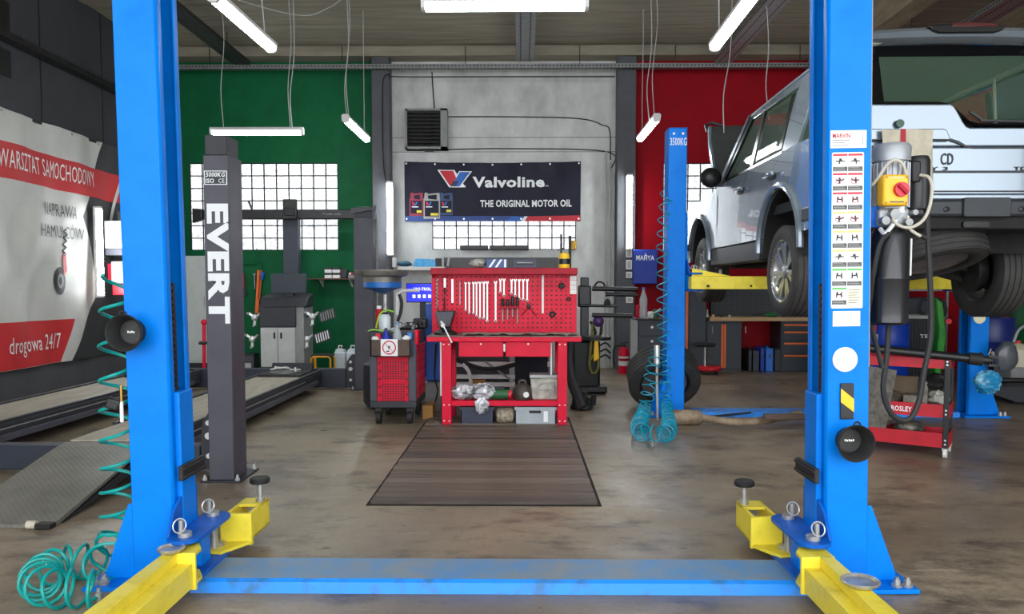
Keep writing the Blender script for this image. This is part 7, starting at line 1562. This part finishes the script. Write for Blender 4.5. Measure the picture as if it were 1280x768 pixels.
MB().tube(spline([U_(1100, 286, 3.36), U_(1106, 292, 3.34), U_(1113, 285, 3.34), U_(1120, 276, 3.34)], 5), 0.01, 8).build('steel_line', 'steel_bright', pu)
MB().tube(spline([U_(1112, 291, 3.33), U_(1100, 305, 3.34), U_(1092, 340, 3.36), U_(1088, 375, 3.4), U_(1088, 400, 3.42), U_(1095, 430, 3.42), U_(1103, 460, 3.42)], 7), 0.011, 8).build('pressure_hose', 'black_rubber', pu)
hpts = [U_(1156, 225, 3.42), U_(1159, 280, 3.42), U_(1162, 340, 3.42), U_(1164, 400, 3.42), U_(1162, 430, 3.42), U_(1155, 465, 3.42), U_(1149, 500, 3.42), U_(1138, 523, 3.42), U_(1122, 524, 3.42), U_(1110, 510, 3.42), U_(1104, 485, 3.42), U_(1108, 450, 3.42), U_(1111, 407, 3.42)]
MB().tube(spline(hpts, 9), 0.0125, 8).build('hydraulic_hose', 'black_rubber', label='thick black hydraulic hose looping down beside the red cart', cat='hose')

# ================================================================== red cart with scrap parts
KA = FL(1181, 573); KB = FL(1195, 566)
ang = math.radians(-34)
KM = Matrix.Translation((KA.x, KA.y, 0)) @ Matrix.Rotation(ang, 4, 'Z')     # origin at the right front foot, local -x runs along the cart
ct = thing('service_cart', 'red three-tray service cart with black legs behind the near right post', 'cart', (KA.x-0.3, KA.y+0.2, 0))
KL, KD = 0.72, 0.28
mat('cart_red', 'c01428', 0.4, 0, 'a81024', 7)
zt3 = [W(0, v, KA.y).z for v in (570, 520, 460)]
hts = (0.11, 0.10, 0.075); zb0 = (0.075, W(0, 521, KA.y).z, W(0, 460, KA.y).z)
for k in range(3):
    z0 = zb0[k]; z1 = z0+hts[k]; mb = MB(KM); mb.box(-KL, 0.02, 0, KD, z0, z0+0.006)
    for (p, q, r, s_) in ((-KL, 0.02, -0.003, 0.003), (-KL, 0.02, KD-0.003, KD+0.003), (-KL-0.003, -KL+0.003, 0, KD), (0.017, 0.023, 0, KD)): mb.box(p, q, r, s_, z0, z1)
    tr = mb.build('tray', 'cart_red', ct, smooth=False)
    if k == 1:
        text('GROSLEY', 0.175, 0.04, KM @ frame((-0.32, -0.0035, z0+0.048), (1, 0, 0), (0, 0, 1)), MATS['white_print'], tr, bold=0.02)
for (x, y) in ((0.0, 0.0), (0.0, KD), (-KL+0.02, 0.0), (-KL+0.02, KD)):
    lg = MB(KM); lg.box(x-0.018, x+0.02, y-0.012 if y == 0 else y-0.004, y+0.004 if y == 0 else y+0.012, 0.07, zb0[2]+hts[2]-0.01); lgo = lg.build('leg', 'black_plastic', ct, bv=0.003)
    for zz_ in (zb0[0]+0.03, zb0[0]+0.06, zb0[1]+0.03, zb0[1]+0.06, zb0[2]+0.03, zb0[2]+0.055):
        if y == 0: MB(KM).cyl((x, -0.012, zz_), (x, -0.016, zz_), 0.008, n=8).build('bolt', 'steel_bright', lgo)
    w_ = MB(KM); w_.cyl((x-0.012, y, 0.036), (x+0.014, y, 0.036), 0.036, n=18); cso = w_.build('castor', 'white_plastic', ct); MB(KM).box(x-0.02, x+0.022, y-0.012, y+0.012, 0.05, 0.078).build('castor_fork', 'steel', cso)
def scrap(name, label, cat, x, y, z, r, m_, jit=0.2, n=14): return MB(KM).ball((x, y, z+r[2]), r, n, 9, jit).build(name, m_, label=label, cat=cat, angle=30)
mat('cast_alloy', '8a867a', 0.5, 0.5, '4f4a42', 12, 0.4, 0.65, bump=0.5, bscale=40); mat('cast_iron', '5f554b', 0.7, 0.3, '3a332d', 10)
scrap('cast_part', 'rough grey alloy casting on the lowest tray of the red cart', 'machine part', -0.50, 0.15, zb0[0]+0.1, (0.13, 0.11, 0.08), 'cast_alloy')
scrap('cast_part', 'round grey alloy housing on the lowest tray beside the casting', 'machine part', -0.27, 0.16, zb0[0]+0.062, (0.11, 0.1, 0.05), 'cast_alloy', 0.12)
scrap('cast_part', 'small dark part lying on the lowest tray of the red cart', 'machine part', -0.40, 0.06, zb0[0]+0.008, (0.05, 0.04, 0.03), 'cast_iron')
scrap('cast_part', 'brown dirty part at the left of the middle cart tray', 'machine part', -0.42, 0.17, zb0[1]+0.05, (0.11, 0.1, 0.06), 'cast_iron')
scrap('cast_part', 'pale cluster of small fittings at the right of the middle cart tray', 'machine part', -0.08, 0.2, zb0[1]+0.06, (0.07, 0.09, 0.06), 'tank_dirty', 0.35)
scrap('cable_coil', 'dark coil of cable under the top tray at the right of the cart', 'cable', -0.08, 0.17, zb0[1]+0.2, (0.09, 0.08, 0.06), 'black_rubber', 0.3)
mb = MB(KM); mb.box(-0.31, -0.19, 0.08, 0.25, zb0[1]+0.007, zb0[1]+0.15); mb.build('steel_block', 'cast_alloy', label='square grey steel block in the middle cart tray', cat='block', bv=0.008)
mb = MB(KM); mb.box(-0.2+0.02, -0.11-0.03, 0.12, 0.28, zb0[1]+0.007, zb0[1]+0.26); mb.build('upright_plate', 'cast_alloy', label='upright grey plate in the middle tray of the cart', cat='plate', bv=0.006)
mb = MB(KM); mb.box(-0.52, -0.22, 0.235, 0.265, zb0[1]+0.02, zb0[1]+0.28); mb.build('wooden_board', mat('board_brown', '6d5e4a', 0.8), label='brown board standing at the back of the middle cart tray', cat='board', bv=0.004)
# shaft lying across the cart
p0, p1 = W(1070, 434, 6.05), W(1228, 450, 5.75)
sf = thing('drive_shaft', 'long black drive shaft lying across the top of the red cart', 'drive shaft', (p0+p1)/2)
dd = (p1-p0).normalized()
MB().cyl(p0, p1, 0.033, n=14).build('shaft_tube', 'black_plastic', sf); MB().cyl(p1-dd*0.09, p1, 0.048, n=12).build('flange_boot', 'black_rubber', sf); MB().cyl(p1, p1+dd*0.06, 0.03, n=10).build('joint_yoke', 'iron_dark', sf)
for s in (-1, 1): MB().beam(p1+dd*0.04+Vector((0, 0, s*0.035)), p1+dd*0.1+Vector((0, 0, s*0.03)), 0.03, 0.02).build('yoke_ear', 'iron_dark', sf)
# leaning rough sheet
mb = MB(KM); PP = [(-0.62, -0.022, 0.68), (-0.34, -0.022, 0.65), (-0.43, 0.008, zb0[0]+0.008), (-0.62, 0.008, zb0[0]+0.008)]
mb.add(PP+[(x, y+0.012, z) for x, y, z in PP], [(0, 1, 2, 3), (7, 6, 5, 4), (0, 4, 5, 1), (1, 5, 6, 2), (2, 6, 7, 3), (3, 7, 4, 0)])
mb.build('rough_sheet', mat('sheet_rough', '77736a', 0.7, 0.2, '55524b', 16, 0.4, 0.62, bump=0.6, bscale=60), label='rough grey scrap sheet leaning beside the near right post', cat='sheet', bv=0.004)
# blue bag and clear wrap hanging at the far post
c = W(1235, 478, 7.3); MB().ball(c, (0.13, 0.06, 0.11), 22, 14, 0.13).build('blue_bag', mat('bag_blue', '1f86b8', 0.22, 0, '8fc8dc', 9, 0.5, 0.62), label='crumpled light blue plastic bag on the far right lift post', cat='bag', angle=15)
bh = MB().tube(spline([W(1226, 440, 7.35), W(1230, 452, 7.33), c+Vector((0, 0, 0.11))], 4), 0.008, 6).build('bag_string', 'black_rubber', bpy.data.objects['blue_bag'])
c = W(1258, 446, 7.5); MB().ball(c, (0.11, 0.05, 0.15), 22, 14, 0.05).build('clear_wrap', mat('wrap_clear', '53565c', 0.25, 0, '34383e', 8), label='grey translucent plastic cover hanging right of the far lift post', cat='cover', angle=20)
MB().tube(spline([c+Vector((0.06, 0, 0.14)), c+Vector((0.1, 0, 0.25)), c+Vector((0.16, 0, 0.3))], 4), 0.02, 6).build('cover_tail', 'wrap_clear', bpy.data.objects['clear_wrap'])

# ================================================================== far right background
def barrel(label, u, vtop, Y, m_, lid='iron_dark', txt=None, r=0.285, band=None):
    x = XX(u, Y); zt_ = W(u, vtop, Y).z; t = thing('oil_drum', label, 'drum', (x, Y, 0), 'oil drums at the right'); h = zt_
    pr = [(r*0.96, 0), (r, 0.02), (r, h*0.32), (r*1.03, h*0.335), (r, h*0.35), (r, h*0.65), (r*1.03, h*0.665), (r, h*0.68), (r, h-0.02), (r*1.02, h), (r*0.97, h), (r*0.95, h-0.02)]
    MB().lathe(pr, (x, Y, 0), n=36).build('drum_body', m_, t); MB().lathe([(0, 0), (r*0.94, 0), (r*0.94, 0.006), (0, 0.006)], (x, Y, h-0.018), n=30).build('lid', lid, t)
    MB().cyl((x-0.12, Y-0.1, h-0.012), (x-0.12, Y-0.1, h+0.03), 0.04, n=12).build('bung', 'red_bright', t)
    if txt: text(txt, 0.42, 0.11, FRONT(Vector((x, Y-r-0.006, h*0.5+0.02))), MATS['white_print'], t, bold=0.03)
    return t
mat('drum_blue', '14246e', 0.4); mat('drum_green', '0e5c30', 0.45); mat('drum_royal', '123fb4', 0.4)
barrel('dark blue oil drum with white lettering right of the far lift post', 1236, 397, 9.9, 'drum_blue', txt='Valvoline')
barrel('dark green oil drum at the right edge of the picture', 1293, 372, 10.1, 'drum_green')
barrel('bright blue oil drum half hidden behind the black oil tank', 1107, 404, 10.2, 'drum_royal')
bd = bpy.data.objects['oil_drum.002']
for (u, v, m_) in ((1092, 411, 'red_bright'), (1094, 422, 'cloth_beige')): q = W(u, v, 10.2-0.291); poly(rect(-0.035, 0.035, -0.04, 0.04), FRONT(q), MATS[m_], bd, 'label_sticker')
bottle('white_canister', 'round cream canister beside the blue drum at the right edge', XX(1272, 9.22), 9.22, 0.35, [(0, 0), (0.12, 0), (0.13, 0.03), (0.13, 0.2), (0.06, 0.27), (0, 0.28)], mat('cream', 'cfcab0', 0.5), 'red_bright', 0.03, 0.04)
MB().box(XX(1256, 9.2), XX(1310, 9.2), 9.06, 9.4, 0.0, 0.348).build('low_table', 'grey_mid', label='low grey stand under the cream canister', cat='stand', bv=0.01)
# steel platform at the right edge
q0, q1 = FL(1238, 506), FL(1330, 506); pf = thing('low_platform', 'low dark steel platform on the floor at the right edge', 'platform', ((q0.x+q1.x)/2, q0.y+0.4, 0))
MB().prism([(q0.x, 0.12), (q0.x+0.3, 0.02), (q1.x, 0.02), (q1.x, 0.2), (q0.x, 0.2)], 'y', q0.y, q0.y+0.06).build('front_beam', 'charcoal_dark', pf, bv=0.006); MB().box(q0.x, q1.x, q0.y+0.06, q0.y+0.45, 0.14, 0.2).build('deck', 'charcoal', pf, bv=0.006)
MB().box(q0.x+0.3, q1.x, q0.y+0.1, q0.y+0.42, 0.0, 0.14).build('scissor_base', 'black_deep', pf)
MB().cyl((q0.x+0.02, q0.y+0.3, 0.235), (q1.x, q0.y+0.25, 0.235), 0.03, n=12).build('top_bar', 'iron_dark', pf)
# shelf with boxes, black bin and green sheet
MY = 11.3; a, b = W(1088, 364, MY), W(1186, 361.5, MY)
sr = thing('storage_shelf', 'grey storage rack with packed boxes behind the black oil tank', 'shelf', ((a.x+b.x)/2, MY, 0))
for v in (361.5, 396, 440): z = W(0, v, MY).z; MB().box(a.x, b.x, MY, MY+0.45, z-0.03, z).build('shelf_board', 'galvanised', sr, bv=0.003)
for x in (a.x, b.x-0.03):
    for y in (MY, MY+0.42): MB().box(x, x+0.03, y, y+0.03, 0, W(0, 330, MY).z).build('upright', 'galvanised', sr)
zq = W(0, 361.5, MY).z+0.001
for k, (u0, u1, vt, m_, lb) in enumerate(((1137, 1146, 351, 'white_plastic', 'white carton on the storage rack behind the oil tank'), (1147, 1155, 350, 'drum_royal', 'blue carton on the storage rack behind the oil tank'), (1156, 1175, 350, 'grey_mid', 'wide grey carton on the storage rack'), (1176, 1184, 347, 'shelf_brown', 'brown carton at the right end of the storage rack'))):
    p, q = W(u0, 0, MY).x, W(u1, vt, MY); bb3 = thing('carton', lb, 'box', ((p+q.x)/2, MY+0.1, zq), 'cartons on the storage rack'); MB().box(p, q.x-0.01, MY+0.03, MY+0.3, zq, q.z).build('box_body', m_, bb3, bv=0.004); MB().box(p+0.02, q.x-0.03, MY+0.028, MY+0.03, zq+0.03, (zq+q.z)/2).build('box_label', 'cloth_beige', bb3)
p, q = W(1137, 396, MY-0.2), W(1184, 366, MY-0.2); MB().box(p.x, q.x, MY+0.06, MY+0.4, W(0, 396, MY).z+0.001, W(0, 372, MY).z).build('grey_machine', 'slate', label='grey machine box on the lower shelf of the storage rack', cat='machine', bv=0.02)
MB().tube(spline([W(1160, 398, 10.6), W(1149, 388, 10.6), W(1152, 376, 10.6), W(1165, 373, 10.6), W(1178, 377, 10.6), W(1182, 390, 10.6), W(1172, 399, 10.6)], 7), 0.025, 8).build('black_handle_loop', 'black_rubber', label='black bent tube handle before the storage rack', cat='handle')
NY = 10.5; p, q = W(1136, 440, NY), W(1172, 399, NY); bn2 = thing('ribbed_bin', 'black ribbed container lettered TE behind the red cart', 'container', ((p.x+q.x)/2, NY, 0))
MB().box(p.x, q.x, NY, NY+0.5, 0.0, q.z).build('container', 'charcoal_dark', bn2, bv=0.01); MB().box(p.x-0.01, q.x+0.01, NY-0.01, NY+0.51, q.z, q.z+0.05).build('lid', 'grey_light', bn2, bv=0.01)
for k in range(9): x = p.x+0.03+k*(q.x-p.x-0.06)/8; MB().box(x-0.008, x+0.008, NY-0.008, NY, 0.02, q.z-0.02).build('rib', 'charcoal_dark', bn2)
text('TE', 0.11, 0.05, FRONT(W(1155, 420.5, NY-0.009)), MATS['white_print'], bn2, bold=0.03)
MB().prism([(W(1181, 0, 9.8).x, W(0, 372, 9.8).z), (W(1190, 0, 9.8).x, W(0, 378, 9.8).z), (W(1196, 0, 9.8).x, W(0, 420, 9.8).z), (W(1188, 0, 9.8).x, 0.0), (W(1181, 0, 9.8).x, 0.0), (W(1186, 0, 9.8).x, W(0, 410, 9.8).z)], 'y', 9.8, 9.95).build('green_guard', mat('leaf_green', '2f9a2a', 0.4, 0, '1f7a22', 7), label='bright green curved plastic guard behind the far lift', cat='guard', bv=0.02)
MB().cyl(W(1186, 402, 9.79), W(1186, 402, 9.77), 0.035, n=12).build('red_button', 'red_bright', bpy.data.objects['green_guard'])
